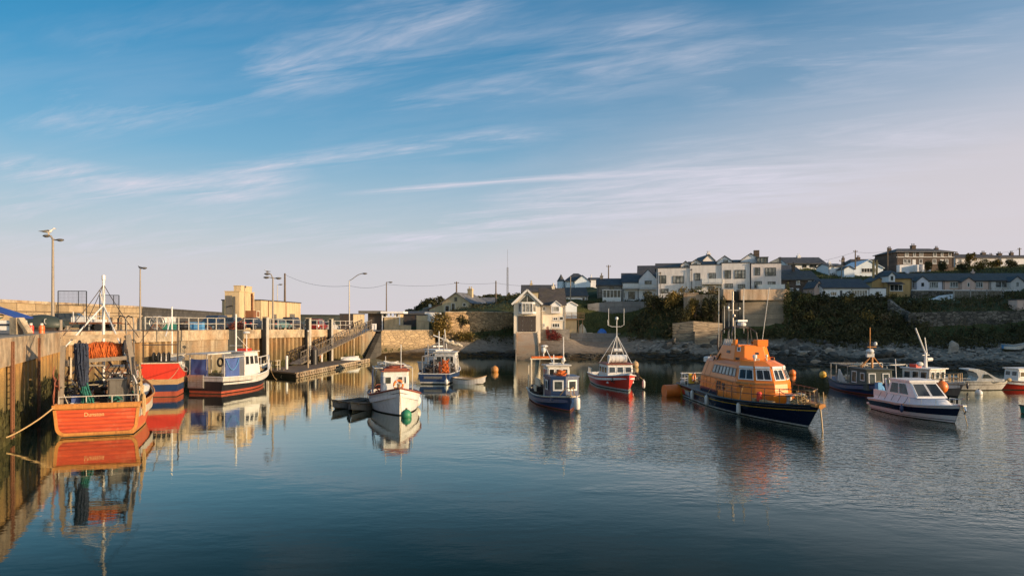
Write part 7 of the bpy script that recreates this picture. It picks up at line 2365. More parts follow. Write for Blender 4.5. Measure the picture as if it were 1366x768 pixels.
for k in range(5):
    x = -2.5 + k * 0.72
    b.tube([(x, -1.26, 0.86), (x + 0.12, -1.12, 1.24)], 0.014, 5)
b.build('stanchion', M['darksteel'], bt)
b = MB(); b.bar((3.3, 0, 1.08), (4.0, 0, 1.10), 0.22, 0.08); b.tube([(3.95, 0, 1.1), (4.1, 0, 0.85), (3.95, 0, 0.65)], 0.05, 6); b.build('anchor', M['alu'], bt)
w = world(bt, (0.6, -1.58, 0.32)); drum_fender((w.x, w.y, w.z), 0.42, 0.11, 'dark blue fender against the navy band of the cruiser', 'blue', None, world(bt, (0.6, -1.4, 0.95)))
w = world(bt, (3.85, 0, 0.95)); rope('taut mooring line from the cruiser bow straight into the water', [w, (w.x + 0.12, w.y - 0.3, -0.3)], 0.018, 'rope')
p = world(bt, (-3.0, -0.3, 0.9))
t = thing('deck_bag', 'turquoise and grey gear heap standing behind the cruiser cabin', 'bag', (p.x, p.y + 1.2, 0.4))
b = MB(); b.box((0, 0, 0.9), (0.35, 0.3, 0.8), 0.3); b.sphere((0.25, 0.1, 0.7), (0.25, 0.2, 0.4), 8, 6); b.build('bag_body', M['ropeblue'], t)
b = MB(); b.tube(sag((-0.2, 0, 1.3), (0.3, 0, 1.2), -0.1), 0.03, 5); b.build('bag_handle', M['rope'], t)

# ---------------------------------------------------- speedboat and the red boat at the edge
hd = Vector((0.985, -0.17)).normalized()
bt = boat('speedboat', 'white speedboat with a swept arch canopy lying broadside near the far beach', 39.1, 60.4, hd, 'speedboat')
H = Hull(5.7, 2.2, 0.80, 0.80, 0.95, tw=0.9, wl=0.78, rake=1.0, power=2.2)
H.build(bt, [('z', 0.06, 0), ('f', 0.55, 1), ('f', 0.60, 2), ('s', 0.0, 1)], [M['black'], M['offwhite'], M['greyhull']], 0.15, 'deck', M['offwhite'], 'offwhite', 0.04)
prof = [(-0.75, 1.70), (-0.7, 1.78), (0.0, 1.80), (0.5, 1.66), (1.3, 1.15), (1.95, 0.88), (2.1, 0.75), (-0.15, 0.75), (0.05, 1.1), (-0.1, 1.45), (-0.4, 1.63)]
b = MB(); b.ext([(x, -0.9, z) for x, z in prof], (0, 1.8, 0)); b.build('canopy', M['offwhite'], bt)
for sg in (-1, 1):
    b = MB(); b.ext([(0.35, sg * 0.905, 1.05), (1.15, sg * 0.905, 1.05), (0.75, sg * 0.905, 1.38), (0.45, sg * 0.905, 1.38)], (0, sg * 0.02, 0)); b.build('window', M['glass'], bt)
b = MB(); netpile(b, (-1.6, 0, 0.75), (0.9, 0.8, 0.4), rng, 14); b.tube([(-2.7, -0.9, 1.0), (-0.6, -0.95, 1.0)], 0.03, 6); b.b2(-2.6, -2.1, -0.6, 0.6, 0.75, 1.05); b.build('cockpit_gear', M['offwhite'], bt, smooth=False)
w = world(bt, (-0.9, -1.12, 0.1)); drum_fender((w.x, w.y, 0.15), 0.5, 0.09, 'small dark fender on the side of the white speedboat', 'navy', None, world(bt, (-0.9, -1.05, 0.85)))
hd = Vector((-0.99, -0.14)).normalized()
bt = boat('fishing_boat', 'dark red fishing boat with a white wheelhouse cut by the photo edge', XP(1365, 60.5), 60.8, hd)
H = Hull(5.6, 2.3, 0.75, 0.72, 1.0, tw=0.85, wl=0.8, rake=0.7)
H.build(bt, [('z', 0.06, 0), ('s', 0.1, 1), ('s', 0.0, 2)], [M['black'], M['red'], M['offwhite']], 0.3, 'deck', M['offwhite'], 'offwhite', 0.04)
cabin(bt, -0.9, 1.0, 0.8, 0.75, 0.5, 1.75, 0.15, 0.0, 0.04, 'white', 'white', evenly(2, v0=0.5), evenly(2, v0=0.45, v1=0.85), fw=0.07)
b = MB(); b.sphere((2.0, 0.95, 0.9), (0.22, 0.14, 0.16), 8, 6); b.build('bow_gear', M['rope'], bt)
p = W(1346, 526); ball('mooring_buoy', (p.x - 2.4, p.y, 0.1), 0.28, 'small white mooring buoy between the speedboat and the red boat at the edge', 'fender')
p = W(1364, 553); dinghy('green rowing boat showing only its end at the photo edge', p.x + 1.75, p.y + 0.6, (0.98, 0.1), 2.6, 1.3, 'net_teal', 'greenhull', None, 0.5, 'greenhull')

# beach boats
p = P(1353, 467, 92); t = dinghy('small pale blue boat drawn up on the far beach', p.x, p.y, (0.9, -0.3), 2.6, 1.5, 'ropeblue', 'offwhite', None, 0.6, 'offwhite'); t.location.z = float(HT(p.x, p.y)) + 0.25
p = P(776, 436, 125.5)
t = thing('upturned_dinghy', 'pale dinghy stood on its end on the grass beside the beach', 'dinghy', (p.x, p.y, float(HT(p.x, p.y))))
b = MB(); b.lathe((0, 0, -0.1), [(0.75, 0), (0.85, 0.5), (0.7, 1.1), (0.35, 1.7), (0.05, 2.0)], 14); b.v = [(x, y * 0.45, z) for x, y, z in b.v]; b.build('hull', M['cream'], t, smooth=True)
b = MB(); b.b2(0.8, 1.9, -0.3, 0.3, 0, 0.35); b.build('transom_block', M['cream'], t)
p = P(803, 437, 125)
t = thing('covered_dinghy', 'small dinghy under a bright blue cover on the grass', 'dinghy', (p.x, p.y, float(HT(p.x, p.y))))
b = MB(); b.lathe((0, 0, 0.15), [(0.85, 0), (0.9, 0.3), (0.7, 0.8), (0.3, 1.15), (0.03, 1.2)], 14); b.v = [(x, y * 0.7, z) for x, y, z in b.v]; b.build('cover', paint('bright_blue_cover', (0.03, 0.16, 0.55), 0.5, 0.2), t, smooth=True)
b = MB()
for sg in (-1, 1):
    b.tube([(sg * 0.55, -0.3, 0.1), (sg * 0.55, 0.3, 0.1)], 0.16, 10)
b.build('trolley', M['darksteel'], t)

# ------------------------------------------------------------------ on the quay
# pontoon
PT = [Vector((-27.0, 76.2)), Vector((-21.9, 72.2)), Vector((-19.75, 98.0)), Vector((-22.2, 98.4))]
t = thing('pontoon', 'floating timber pontoon with a fendered edge below the gangway', 'pontoon', (PT[1].x, PT[1].y, 0))
b = MB(); b.ext([(p.x, p.y, 0.42) for p in PT], (0, 0, 0.13)); shifted(b, t).build('deck', M['wetwood'], t)
b = MB(); c_ = sum(PT, Vector((0, 0))) / 4; b.ext([(p.x + (c_.x - p.x) * 0.02, p.y + (c_.y - p.y) * 0.02, -0.3) for p in PT], (0, 0, 0.715)); shifted(b, t).build('float', M['black'], t)
b = MB()
for p, q in ((PT[1], PT[2]),):
    o_ = off(p, q, 0.07)
    b.bar((p.x + o_.x, p.y + o_.y, 0.47), (q.x + o_.x, q.y + o_.y, 0.47), 0.12, 0.16)
    b.bar((p.x + o_.x, p.y + o_.y, 0.10), (q.x + o_.x, q.y + o_.y, 0.10), 0.10, 0.12)
    n = 36
    for i in range(n + 1):
        a = p + (q - p) * (i / n) + off(p, q, 0.12)
        if i not in (17, 18, 29, 30):
            b.bar((a.x, a.y, 0.06), (a.x, a.y, 0.50), 0.12, 0.30)
shifted(b, t).build('fender_boards', M['cap'], t)
b = MB()
p, q = PT[0], PT[1]
o_ = off(p, q, 0.06)
b.bar((p.x + o_.x, p.y + o_.y, 0.47), (q.x + o_.x, q.y + o_.y, 0.47), 0.1, 0.16)
shifted(b, t).build('edge_beam', M['wood'], t)
# hoop rail at the near end
def railing(name, label, pts, h, mat, spacing=1.5, rails=(1.0, 0.52), r=0.03, group=None, z=None, cat='railing'):
    """pts: plan polyline; the posts are parts of their own"""
    P0 = Vector(pts[0])
    zf = (lambda y: ZQ(y) + 0.05) if z is None else (lambda y: z)
    t = thing(name, label, cat, (P0.x, P0.y, zf(P0.y)), 0, group)
    for p, q in zip(pts, pts[1:]):
        p, q = Vector(p), Vector(q)
        for k in rails:
            b = MB(); b.tube([(p.x - P0.x, p.y - P0.y, zf(p.y) - zf(P0.y) + h * k), (q.x - P0.x, q.y - P0.y, zf(q.y) - zf(P0.y) + h * k)], r, 6); b.build('rail', mat, t)
        n = max(1, round((q - p).length / spacing))
        for i in range(n + 1):
            a = p + (q - p) * (i / n)
            z0 = zf(a.y) - zf(P0.y)
            b = MB(); b.bar((a.x - P0.x, a.y - P0.y, z0 - 0.02), (a.x - P0.x, a.y - P0.y, z0 + h + 0.02), 0.075); b.build('post', mat, t)
    return t


railing('hoop_rail', 'pale hoop rail at the near end of the pontoon', [(-26.6, 76.4), (-25.0, 75.1), (-24.9, 76.4)], 1.0, M['cream'], 0.8, (1.0, 0.55), 0.035, z=0.55)
# gangway
g0, g1 = Vector((-25.3, 83.0, 0.75)), Vector((-20.9, 102.6, 4.5))
t = thing('gangway', 'long trussed steel gangway sloping from the pier down to the pontoon', 'gangway', g0)
d = g1 - g0
sd = Vector((d.y, -d.x, 0)).normalized() * 0.75
b = MB(); b.ext([-sd, sd, d + sd, d - sd], (0, 0, -0.08)); b.build('walkway', M['steel'], t)
for sg in (-1, 1):
    b = MB()
    e = sd * sg
    up = Vector((0, 0, 1.35))
    b.bar(e, d + e, 0.12, 0.16); b.bar(e + up, d + e + up, 0.09, 0.10); b.bar(e + up * 0.5, d + e + up * 0.5, 0.04, 0.05)
    n = 28
    for i in range(n + 1):
        a = d * (i / n) + e
        b.bar(a, a + up, 0.07)
        if i < n:
            a2 = d * ((i + 1) / n) + e
            b.bar(a if i % 2 else a + up, (a2 + up) if i % 2 else a2, 0.05)
    b.build('truss', M['darksteel'] if sg < 0 else M['gangsteel'], t)
b = MB(); b.bar(d - sd * 1.2 + Vector((0, 0, -0.2)), d + sd * 1.2 + Vector((0, 0, -0.2)), 0.3, 0.3); b.build('hinge_beam', M['cap'], t)

# guide piles
for px, lb in ((349, 'black guide pile with a pale edge nearest the workboat'), (406.5, 'black guide pile with a pale edge at the middle of the piled quay'), (437, 'slim black guide pile behind the upper part of the gangway')):
    a = cut(QC, QD, px); o_ = off(QC, QD, 0.45)
    w_ = 0.42 if px < 420 else 0.3
    t = thing('guide_pile', lb, 'pile', (a.x + o_.x, a.y + o_.y, -1.5), 0, 'guide piles along the quay')
    zt = ZQ(a.y) + 1.35 + 1.5
    b = MB(); b.b2(-w_ / 2, w_ / 2, -0.3, 0.3, 0, zt); b.build('pile_shaft', M['black'], t)
    b = MB(); b.b2(w_ / 2 + 0.002, w_ / 2 + 0.10, -0.34, 0.34, 0, zt + 0.03); b.build('lit_edge', M['rail'], t)  # pale strip paints the sunlit right side of the pile
    b = MB(); b.b2(-w_ / 2 - 0.02, w_ / 2 + 0.12, -0.34, 0.34, zt + 0.031, zt + 0.12); b.build('pile_cap', M['cap'], t)
a = P(417, 488, 84.6)
t = thing('guide_pile', 'short thick black pile standing through the pontoon beside the gangway', 'pile', (-23.6, 85.0, -1), 0, 'guide piles along the quay')
b = MB(); b.tube([(0, 0, 0), (0, 0, 3.3)], 0.42, 14); b.build('pile_shaft', M['black'], t)
b = MB(); b.cone((0, 0, 3.3), (0, 0, 3.75), 0.44, 0.1, 14); b.build('pile_cap', M['darksteel'], t)
for px, py, Y, lb in ((382.5, 496, 77.2, 'white pontoon post nearest the hoop rail'), (429, 483, 90.3, 'white pontoon post beside the orange lifebuoy boxes')):
    p = P(px, py, Y)
    t = thing('pontoon_post', lb, 'post', (p.x, p.y, 0.55), 0, 'white posts on the pontoon')
    b = MB(); b.tube([(0, 0, 0), (0, 0, 1.35)], 0.14, 10); b.build('post_shaft', M['white'], t)
    b = MB(); b.sphere((0, 0, 1.36), (0.15, 0.15, 0.10), 10, 6); b.build('post_cap', M['white'], t)
for i, px in enumerate((421.5, 426)):
    p = P(px, 484, 91.5)
    t = thing('lifebuoy_box', 'orange lifebuoy box on a stand on the pontoon, ' + ('nearer to the black pile' if i == 0 else 'nearer to the white post'), 'lifebuoy box', (p.x, p.y, 0.55), 0.2, 'orange lifebuoy boxes')
    b = MB(); b.lathe((0, 0, 0.35), [(0.30, 0), (0.36, 0.1), (0.36, 0.75), (0.26, 0.9)], 10); b.build('box_shell', M['orange'], t, smooth=True)
    b = MB(); b.bar((0, 0, 0), (0, 0, 0.34), 0.12); b.build('stand', M['steel'], t)
p = P(452, 479, 95)
t = thing('upturned_dinghy', 'white upturned dinghy lying on the far end of the pontoon', 'dinghy', (-21.3, 94.0, 0.55), 0.5)
b = MB(); b.sphere((0, 0, 0.0), (1.35, 0.62, 0.5), 14, 8); b.v = [(x, y, max(0, z)) for x, y, z in b.v]; b.build('hull', M['white'], t, smooth=True)
b = MB(); b.bar((-1.3, 0, 0.30), (1.1, 0, 0.42), 0.06, 0.22); b.build('keel', M['offwhite'], t)
for px, Y, h in ((411, 79, 5.2), (472, 99.5, 4.4)):
    p = P(px, 470, Y)
    t = thing('mooring_pole', 'thin pale pole rising in front of the sheet piling ' + ('near the gangway foot' if px < 450 else 'near the stone steps'), 'pole', (p.x, p.y, -0.6), 0, 'thin poles in the water')
    b = MB(); b.tube([(0, 0, 0), (0, 0, h)], 0.085, 7); b.build('shaft', M['cap'], t)
    b = MB(); b.tube([(0, 0, h), (0, 0, h + 0.12)], 0.11, 7); b.build('pole_cap', M['white'], t)

# railings along the far quay
def qline(px0, px1, p, q, inland):
    a, c = cut(p, q, px0), cut(p, q, px1)
    o_ = off(p, q, -inland)
    return [(a.x + o_.x, a.y + o_.y), (c.x + o_.x, c.y + o_.y)]


railing('railing', 'pale two bar railing above the stained concrete face of the quay', qline(199, 304, QA, QC, 0.35), 1.15, M['rail'], 1.6, group='railings on the quay edge')
railing('railing', 'pale two bar railing between the black guide piles', qline(330, 404, QC, QD, 0.35), 1.15, M['rail'], 1.5, group='railings on the quay edge')
railing('railing', 'pale two bar railing running up to the head of the gangway', qline(409, 478, QC, QD, 0.35), 1.15, M['rail'], 1.5, group='railings on the quay edge')
railing('breakwater_railing', 'thin tall handrail on the walkway below the golden breakwater', [(-63.0, 88), (-64.5, 104), (-66, 121)], 1.5, M['rail'], 3.4, (1.0,), 0.03, z=6.3)
# ladder hoops
for px in (166, 176):
    a = cut(QA, QC, px); o_ = off(QA, QC, 0.15); i_ = off(QA, QC, -0.55); zq = ZQ(a.y)
    t = thing('ladder_hoop', 'black ladder hoop on the quay edge, ' + ('nearer the orange trawler mast' if px < 170 else 'nearer the lamp post with the small bird'), 'ladder', (a.x, a.y, zq), 0, 'black ladder hoops')
    b = MB(); b.tube([(i_.x, i_.y, 0.05), (i_.x, i_.y, 1.0), (i_.x * 0.6, i_.y * 0.6, 1.25), (o_.x * 0.6, o_.y * 0.6, 1.1), (o_.x, o_.y, 0.6), (o_.x * 1.3, o_.y * 1.3, -4.0)], 0.055, 7); b.build('hoop', M['black'], t, smooth=True)
    b = MB(); b.b2(i_.x - 0.12, i_.x + 0.12, i_.y - 0.12, i_.y + 0.12, 0.051, 0.09); b.build('foot_plate', M['rust'], t)

# ------------------------------------------------------------------ lamps, poles, wires, birds
def lamp(label, px, Y, ytop, heads, mat='lamppost', zb=None, r=0.11, group='lamp posts on the pier'):
    """heads: list of (dx, dy, kind)"""
    zb = ZQ(Y) if zb is None else zb
    zt = ZP(ytop, Y)
    t = thing('lamp_post', label, 'lamp post', (XP(px, Y), Y, zb), 0, group)
    h = zt - zb
    b = MB(); b.tube([(0, 0, 0), (0, 0, 1.3)], r * 1.5, 10); b.tube([(0, 0, 1.3), (0, 0, h)], r, 10, r2=r * 0.62); b.build('post', M[mat], t, smooth=True)
    for dx, dz, kind in heads:
        b = MB()
        if kind == 'curve':
            b.tube([(0, 0, h - 0.05)] + [(dx * (0.1 + 0.9 * k / 6), 0, h + dz * math.sin(math.pi / 2 * k / 6)) for k in range(1, 7)], r * 0.55, 7)
        else:
            b.tube([(0, 0, h - 0.1), (dx * 0.6, 0, h + dz)], r * 0.5, 6)
        b.build('arm', M[mat], t)
        b = MB(); sgn = 1 if dx >= 0 else -1
        b.sphere((dx + sgn * 0.25, 0, h + dz), (0.42, 0.2, 0.13), 12, 6)
        hd_ = b.build('lamp_head', M['greyhull'], t, smooth=True)
        b = MB(); b.sphere((dx + sgn * 0.28, 0, h + dz - 0.07), (0.26, 0.14, 0.10), 10, 6); b.build('lens', M['glasslit'], hd_, smooth=True)
    return t


L1 = lamp('tall lamp post with two lamp heads and a large gull perched on top', 70.5, 70, 318, [(-0.35, 0.25, 'a'), (0.45, -0.15, 'a')], r=0.16)
L2 = lamp('tall slim lamp post with a small bird, beside the ladder hoops', 187, 92, 359, [(0.25, 0.15, 'a')], 'lamppost', r=0.12)
L3 = lamp('lamp post with three heads in front of the long tan pier block', 364, 90, 370, [(-0.55, 0.0, 'a'), (0.45, -0.1, 'a'), (-0.45, 0.45, 'a')], 'lamppost', r=0.13)
lamp('short lamp post with one flat head behind the tan pier block', 370, 150, 380, [(0.45, 0.1, 'a')], 'steel', r=0.11)
lamp('street lamp with a long curved arm beside the dark cabin', 466, 113, 374, [(2.2, 1.1, 'curve')], 'steel', r=0.12)
lamp('wooden lamp pole with one tiny lamp above the pier shelter', 515.5, 134, 376, [(0.5, -0.05, 'a')], 'pole', r=0.13)


def gull(label, p, rz, s=1.0, cols=('white', 'greyhull', 'gold')):
    t = thing('gull', label, 'bird', p, rz)
    b = MB()
    rings = []
    prof = [(-0.42, 0.02, 0.20), (-0.30, 0.05, 0.19), (-0.12, 0.105, 0.20), (0.05, 0.125, 0.20), (0.17, 0.10, 0.25), (0.24, 0.065, 0.33), (0.29, 0.06, 0.40), (0.35, 0.045, 0.42), (0.39, 0.02, 0.41)]
    vs = []
    n = 10
    for x, r, z in prof:
        for j in range(n):
            a = 2 * math.pi * j / n
            vs.append((x * s, r * math.cos(a) * s, (z + r * math.sin(a)) * s))
    fs = [(i * n + j, i * n + (j + 1) % n, (i + 1) * n + (j + 1) % n, (i + 1) * n + j) for i in range(len(prof) - 1) for j in range(n)]
    fs += [tuple(range(n - 1, -1, -1)), tuple((len(prof) - 1) * n + j for j in range(n))]
    b.add(vs, fs)
    b.build('body', M[cols[0]], t, smooth=True)
    for sg in (-1, 1):
        b = MB(); b.add([(0.12 * s, sg * 0.13 * s, 0.27 * s), (-0.15 * s, sg * 0.145 * s, 0.27 * s), (-0.60 * s, sg * 0.03 * s, 0.20 * s), (-0.2 * s, sg * 0.12 * s, 0.16 * s), (0.08 * s, sg * 0.13 * s, 0.18 * s), (0.0, sg * 0.10 * s, 0.31 * s)], [(0, 1, 5), (0, 4, 3, 1), (1, 3, 2)]); b.build('wing', M[cols[1]], t)
        b = MB(); b.tube([(0.02 * s, sg * 0.05 * s, 0.1 * s), (0.02 * s, sg * 0.05 * s, 0)], 0.012 * s, 5); b.bar((0.0, sg * 0.05 * s, 0.006), (0.09 * s, sg * 0.06 * s, 0.006), 0.05 * s, 0.012 * s); b.build('leg', M[cols[2]], t)
    b = MB(); b.cone((0.38 * s, 0, 0.405 * s), (0.48 * s, 0, 0.385 * s), 0.02 * s, 0.004 * s, 6); b.build('beak', M[cols[2]], t)
    return t


l = L1.location; gull('white and grey gull perched on the tallest lamp post', (l.x - 0.45, l.y, ZP(318, 70) + 0.37), 0.3, 1.5)
l = L2.location; gull('small dark bird sitting on the slim lamp post', (l.x - 0.05, l.y, ZP(359, 92) + 0.05), 2.6, 0.9, ('greyhull', 'darksteel', 'darksteel'))
l = L3.location; gull('pale gull sitting on the lamp before the tan pier block', (l.x - 0.7, l.y, ZP(370, 90) + 0.57), 3.0, 0.9)


def pole(label, px, Y, yb, yt, arm=True, r=0.13, mat='pole', group='utility poles'):
    zb, zt = ZP(yb, Y) - 0.4, ZP(yt, Y)
    t = thing('utility_pole', label, 'pole', (XP(px, Y), Y, zb), 0, group)
    h = zt - zb
    b = MB(); b.tube([(0, 0, 0), (0, 0, h)], r, 9, r2=r * 0.75); b.build('pole_shaft', M[mat], t)
    if arm:
        b = MB(); b.bar((-0.55, 0, h - 0.35), (0.55, 0, h - 0.35), 0.12); b.build('crossarm', M[mat], t)
        for x in (-0.45, 0.45):
            b = MB(); b.lathe((x, 0, h - 0.29), [(0.05, 0), (0.07, 0.08), (0.03, 0.2)], 8); b.build('insulator', M['greyhull'], t)
    return t


pole('bare tarred pole rising behind the roof of the tan pier block', 380, 140, 412, 364.5, False, 0.22)
pole('utility pole with a crossarm right behind the sand rendered house', 609, 165, 400, 375.5, True, 0.2)
pole('plain wooden pole right of the sand rendered house chimney', 661.5, 150, 411, 374.5, False, 0.17)
pole('pale pole standing in front of the long dark roofed house', 761, 136.5, 404, 368.5, False, 0.12, 'lamppost')
pole('wooden pole with a little lamp behind the stone cottage', 811.8, 175, 378, 353.5, True, 0.17)
pole('utility pole with a transformer left of the large hipped roof', 1141, 176, 357, 333.5, True, 0.17)
pole('pale utility pole in front of the small cottages on the slope', 1122.7, 160, 372, 346, True, 0.14, 'lamppost')
pole('tall wooden pole between the chalet and the large stone house', 1184, 170, 364, 330, False, 0.16)
pole('utility pole with a crossarm at the right edge of the skyline', 1360, 205, 350, 330.5, True, 0.2)
pole('thin pole in front of the windows of the pale blue chalet', 1165, 168, 378, 350, False, 0.1)
def wire(label, pts, r=0.022):
    b = MB()
    allp = []
    for (a, c, s_) in pts:
        seg = sag(a, c, s_, 14)
        allp += seg if not allp else seg[1:]
    b.tube(allp, r, 4)
    tag(b.build('overhead_wire', M['black']), label, 'wire', 'overhead wires')


a0, a1, a2, a3, a4 = P(380, 366, 140), P(466, 381, 113), P(515.5, 379, 134), P(609, 377.5, 165), P(661.5, 377.5, 150)
wire('overhead wire sagging from the bare pole to the curved street lamp', [(a0, a1, 0.9)])
wire('overhead wire running from the street lamp past the pier shelter to the house', [(a1, a2, 0.5), (a2, a3, 0.5)])
wire('overhead wire between the poles beside the sand rendered house', [(a3, a4, 0.2), (a4, P(745, 379.5, 170), 0.5)])
wire('overhead wire rising across the white houses to the transformer pole', [(P(1045, 353, 195), P(1141, 336, 176), 0.8), (P(1141, 336, 176), P(1184, 335, 170), 0.3)])
wire('overhead wire strung from the large stone house to the right edge pole', [(P(1270, 341, 186), P(1360, 333, 205), 0.5)])
# radio mast
p = P(677, 402, 240)
t = thing('radio_mast', 'thin lattice radio mast on the distant green hill', 'mast', (p.x, p.y, ZP(404, 240)))
b = MB()
h = ZP(356.5, 240) - ZP(404, 240)
for x, y in ((-0.3, 0), (0.3, 0), (0, 0.5)):
    b.tube([(x, y, 0), (x * 0.7, y * 0.7, h)], 0.06, 5)
for i in range(22):
    z0 = h * i / 22
    b.bar((-0.3, 0, z0), (0.3, 0, z0 + h / 22), 0.04); b.bar((0.3, 0, z0), (0, 0.5, z0 + h / 22), 0.04)
b.build('lattice', M['greyhull'], t)
b = MB(); b.tube([(0, 0.15, h), (0, 0.15, h + 6)], 0.035, 5); b.build('aerial', M['greyhull'], t)
b = MB(); b.lathe((0.5, 0, h * 0.25), [(0.35, 0), (0.35, 0.5)], 8); b.b2(2.0, 5.5, 0, 2, 0, 1.8); b.build('equipment_hut', M['darksteel'], t)

# ------------------------------------------------------------------ pier buildings
t = thing('ice_plant', 'tan pier tower block with a rooftop box, ducts and a fan unit', 'building', (-36.3, 90, ZQ(90)))
z0 = ZQ(90)
H_ = ZP(389, 90) - z0
b = MB(); b.b2(0, 1.85, 0, 5.2, -0.3, H_); b.build('wall', M['r_tan'], t)
b = MB(); b.b2(-0.06, 1.9, -0.06, 5.26, H_ + 0.003, H_ + 0.1); b.b2(0.9, 1.82, 0.6, 4.4, H_ + 0.103, H_ + 0.75); b.b2(0.85, 1.87, 0.55, 4.45, H_ + 0.753, H_ + 0.83); b.build('roof', M['r_tan'], t)
b = MB(); b.b2(0.15, 0.95, -0.05, -0.003, 1.9, H_ - 0.5); b.b2(1.1, 1.35, -0.08, -0.003, 0.8, H_ - 0.6); b.build('steel_door', M['greyhull'], t)
b = MB(); b.bar((0.4, -0.15, 2.9), (1.0, -0.15, 3.05), 0.14); b.build('wall_light', M['black'], t)
b = MB(); b.tube([(2.0, 3.9, H_ - 0.1), (2.05, 4.0, H_ - 0.4), (2.05, 4.0, 2.4)], 0.13, 8); b.build('duct', M['rust'], t)
b = MB(); b.b2(1.853, 2.9, 2.0, 4.2, 1.55, 2.45); b.build('fan_unit', M['rust'], t)
b = MB()
q = [(2.9, 2.0, 1.55), (2.9, 4.2, 1.55), (2.9, 4.2, 2.45), (2.9, 2.0, 2.45)]
wframe(b, q, 0.45, 1.0, 0, 1, 0.12, 0.003, 0.05); b.build('fan_frame', M['cream'], t)
t = thing('pier_block', 'long low tan pier block with stained render behind the parked cars', 'building', (-39.5, 97, ZQ(100)))
H_ = ZP(400.6, 96.5) - ZQ(100)
b = MB(); b.b2(0, 5.3, 0, 18.2, -0.6, H_); b.build('wall', M['r_tan'], t)
b = MB(); b.b2(-0.1, 5.42, -0.1, 18.3, H_ + 0.003, H_ + 0.14); b.build('roof', M['slate'], t)
b = MB()
for y in (2.9, 10.6):
    b.tube([(5.36, y, 0), (5.36, y, H_)], 0.06, 6)
b.build('drainpipe', M['rust'], t)
b = MB(); b.b2(5.303, 5.36, 4.5, 6.3, 0.0, 2.2); b.b2(5.303, 5.36, 12.5, 15.0, 0.0, 2.3); b.build('door', M['greyhull'], t)
t = thing('site_cabin', 'dark site cabin with a sunlit tan side behind the head of the gangway', 'cabin', (XP(453.5, 118), 118, ZQ(118)))
zc = ZP(419, 118) - ZQ(118)
b = MB(); b.b2(0, 2.2, 0, 9, -0.2, zc); b.build('wall', M['r_sand'], t)
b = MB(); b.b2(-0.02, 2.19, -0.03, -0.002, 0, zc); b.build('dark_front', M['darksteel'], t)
b = MB(); b.b2(-0.1, 2.3, -0.1, 9.1, zc + 0.003, zc + 0.1); b.build('roof', M['slate'], t)
b = MB(); b.b2(2.203, 2.24, 3.2, 3.5, 0, zc); b.b2(2.203, 2.24, 5.6, 5.9, 0, zc); b.build('batten', M['cap'], t)
# pier shelter
Y0 = 127.0
x = lambda px: XP(px, Y0) - XP(510, Y0)
zz_ = lambda py: ZP(py, Y0) - ZQ(125)
t = thing('pier_shelter', 'flat roofed pier shelter with white slatted eaves and tan brick panel', 'shelter', (XP(510, Y0), Y0, ZQ(125)))
b = MB(); b.b2(x(512.5), x(532), 0, 4, -0.2, zz_(423.3)); b.b2(x(528), x(533.5), 0.4, 4, -0.2, zz_(418)); b.build('wall', M['r_tan'], t)
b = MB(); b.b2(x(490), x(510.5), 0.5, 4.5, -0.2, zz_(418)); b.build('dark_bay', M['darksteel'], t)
b = MB(); b.b2(x(509), x(539), -0.9, 4.6, zz_(418), zz_(415.3)); b.build('roof', M['r_white'], t)
b = MB(); b.b2(x(479), x(508.9), -0.6, 4.8, zz_(418), zz_(414.3)); b.build('roof', M['greyhull'], t)
b = MB()
for i in range(5):
    xa = x(510.3) + (x(532) - x(510.3)) * i / 4
    b.b2(xa - 0.12, xa + 0.12, -0.1, 0.2, zz_(423.2), zz_(418.05))
b.b2(x(510), x(532.3), -0.12, 0.22, zz_(423.3), zz_(422.3)); b.b2(x(509.4), x(510.6), -0.1, 0.2, 0, zz_(423.3)); b.b2(x(532.5), x(533.6), -0.1, 0.2, 0, zz_(418.05)); b.build('slatted_eaves', M['r_white'], t)
b = MB(); b.b2(x(497), x(503.5), -1.3, -0.9, 0, zz_(431.5)); wframe(b, [(x(497), -1.3, 0), (x(503.5), -1.3, 0), (x(503.5), -1.3, zz_(431.5)), (x(497), -1.3, zz_(431.5))], 0.1, 0.9, 0.1, 0.9, 0.1, 0.01, 0.06); b.build('notice_board', M['r_white'], t)
for (xa, xb, ya, lb) in ((525, 548, 434, 'low tan wall in front of the pier shelter'), (558, 572, 428.7, 'square tan wall block at the end of the stone pier')):
    Yw = 122.5
    t = thing('low_wall', lb, 'wall', (XP(xa, Yw), Yw, ZQ(122)), 0)
    w_ = XP(xb, Yw) - XP(xa, Yw); h_ = ZP(ya, Yw) - ZQ(122)
    b = MB(); b.b2(0, w_, 0, 0.5, -0.5, h_); b.build('wall_face', M['r_tan'], t)
    b = MB(); b.b2(-0.04, w_ + 0.04, -0.04, 0.54, h_ + 0.003, h_ + 0.09); b.build('coping', M['cap'], t)
r = house('pump_house', 'small pale hut between the pier shelter and the ivy bush', 'hut', 555.5, 568.5, 440, 131, 420.5, 'flat', 420.5, 3, M['r_sand'], M['slate'])
house('net_store', 'long dark roofed net store behind the pier shelter', 'store', 538, 577, 440, 138, 419, 'mono', 415.5, 5, M['darksteel'], M['slatebrown'])
t = thing('water_tank', 'grey round tank beyond the net store under the wooded hill', 'tank', (XP(570, 150), 150, ZP(418, 150)))
b = MB(); b.lathe((0, 0, -1), [(0.95, 0), (0.95, 2.1), (0.3, 2.3)], 16); b.build('tank_shell', M['greyhull'], t, smooth=True)
b = MB(); b.b2(0.3, 0.85, -0.2, 0.2, 1.32, 1.95); b.build('hatch', M['white'], t)
t = thing('car_trailer', 'white van roof showing above the golden ivy bush', 'van', (XP(578, 133), 133, ZP(432, 133)))
t.name = 'parked_van'
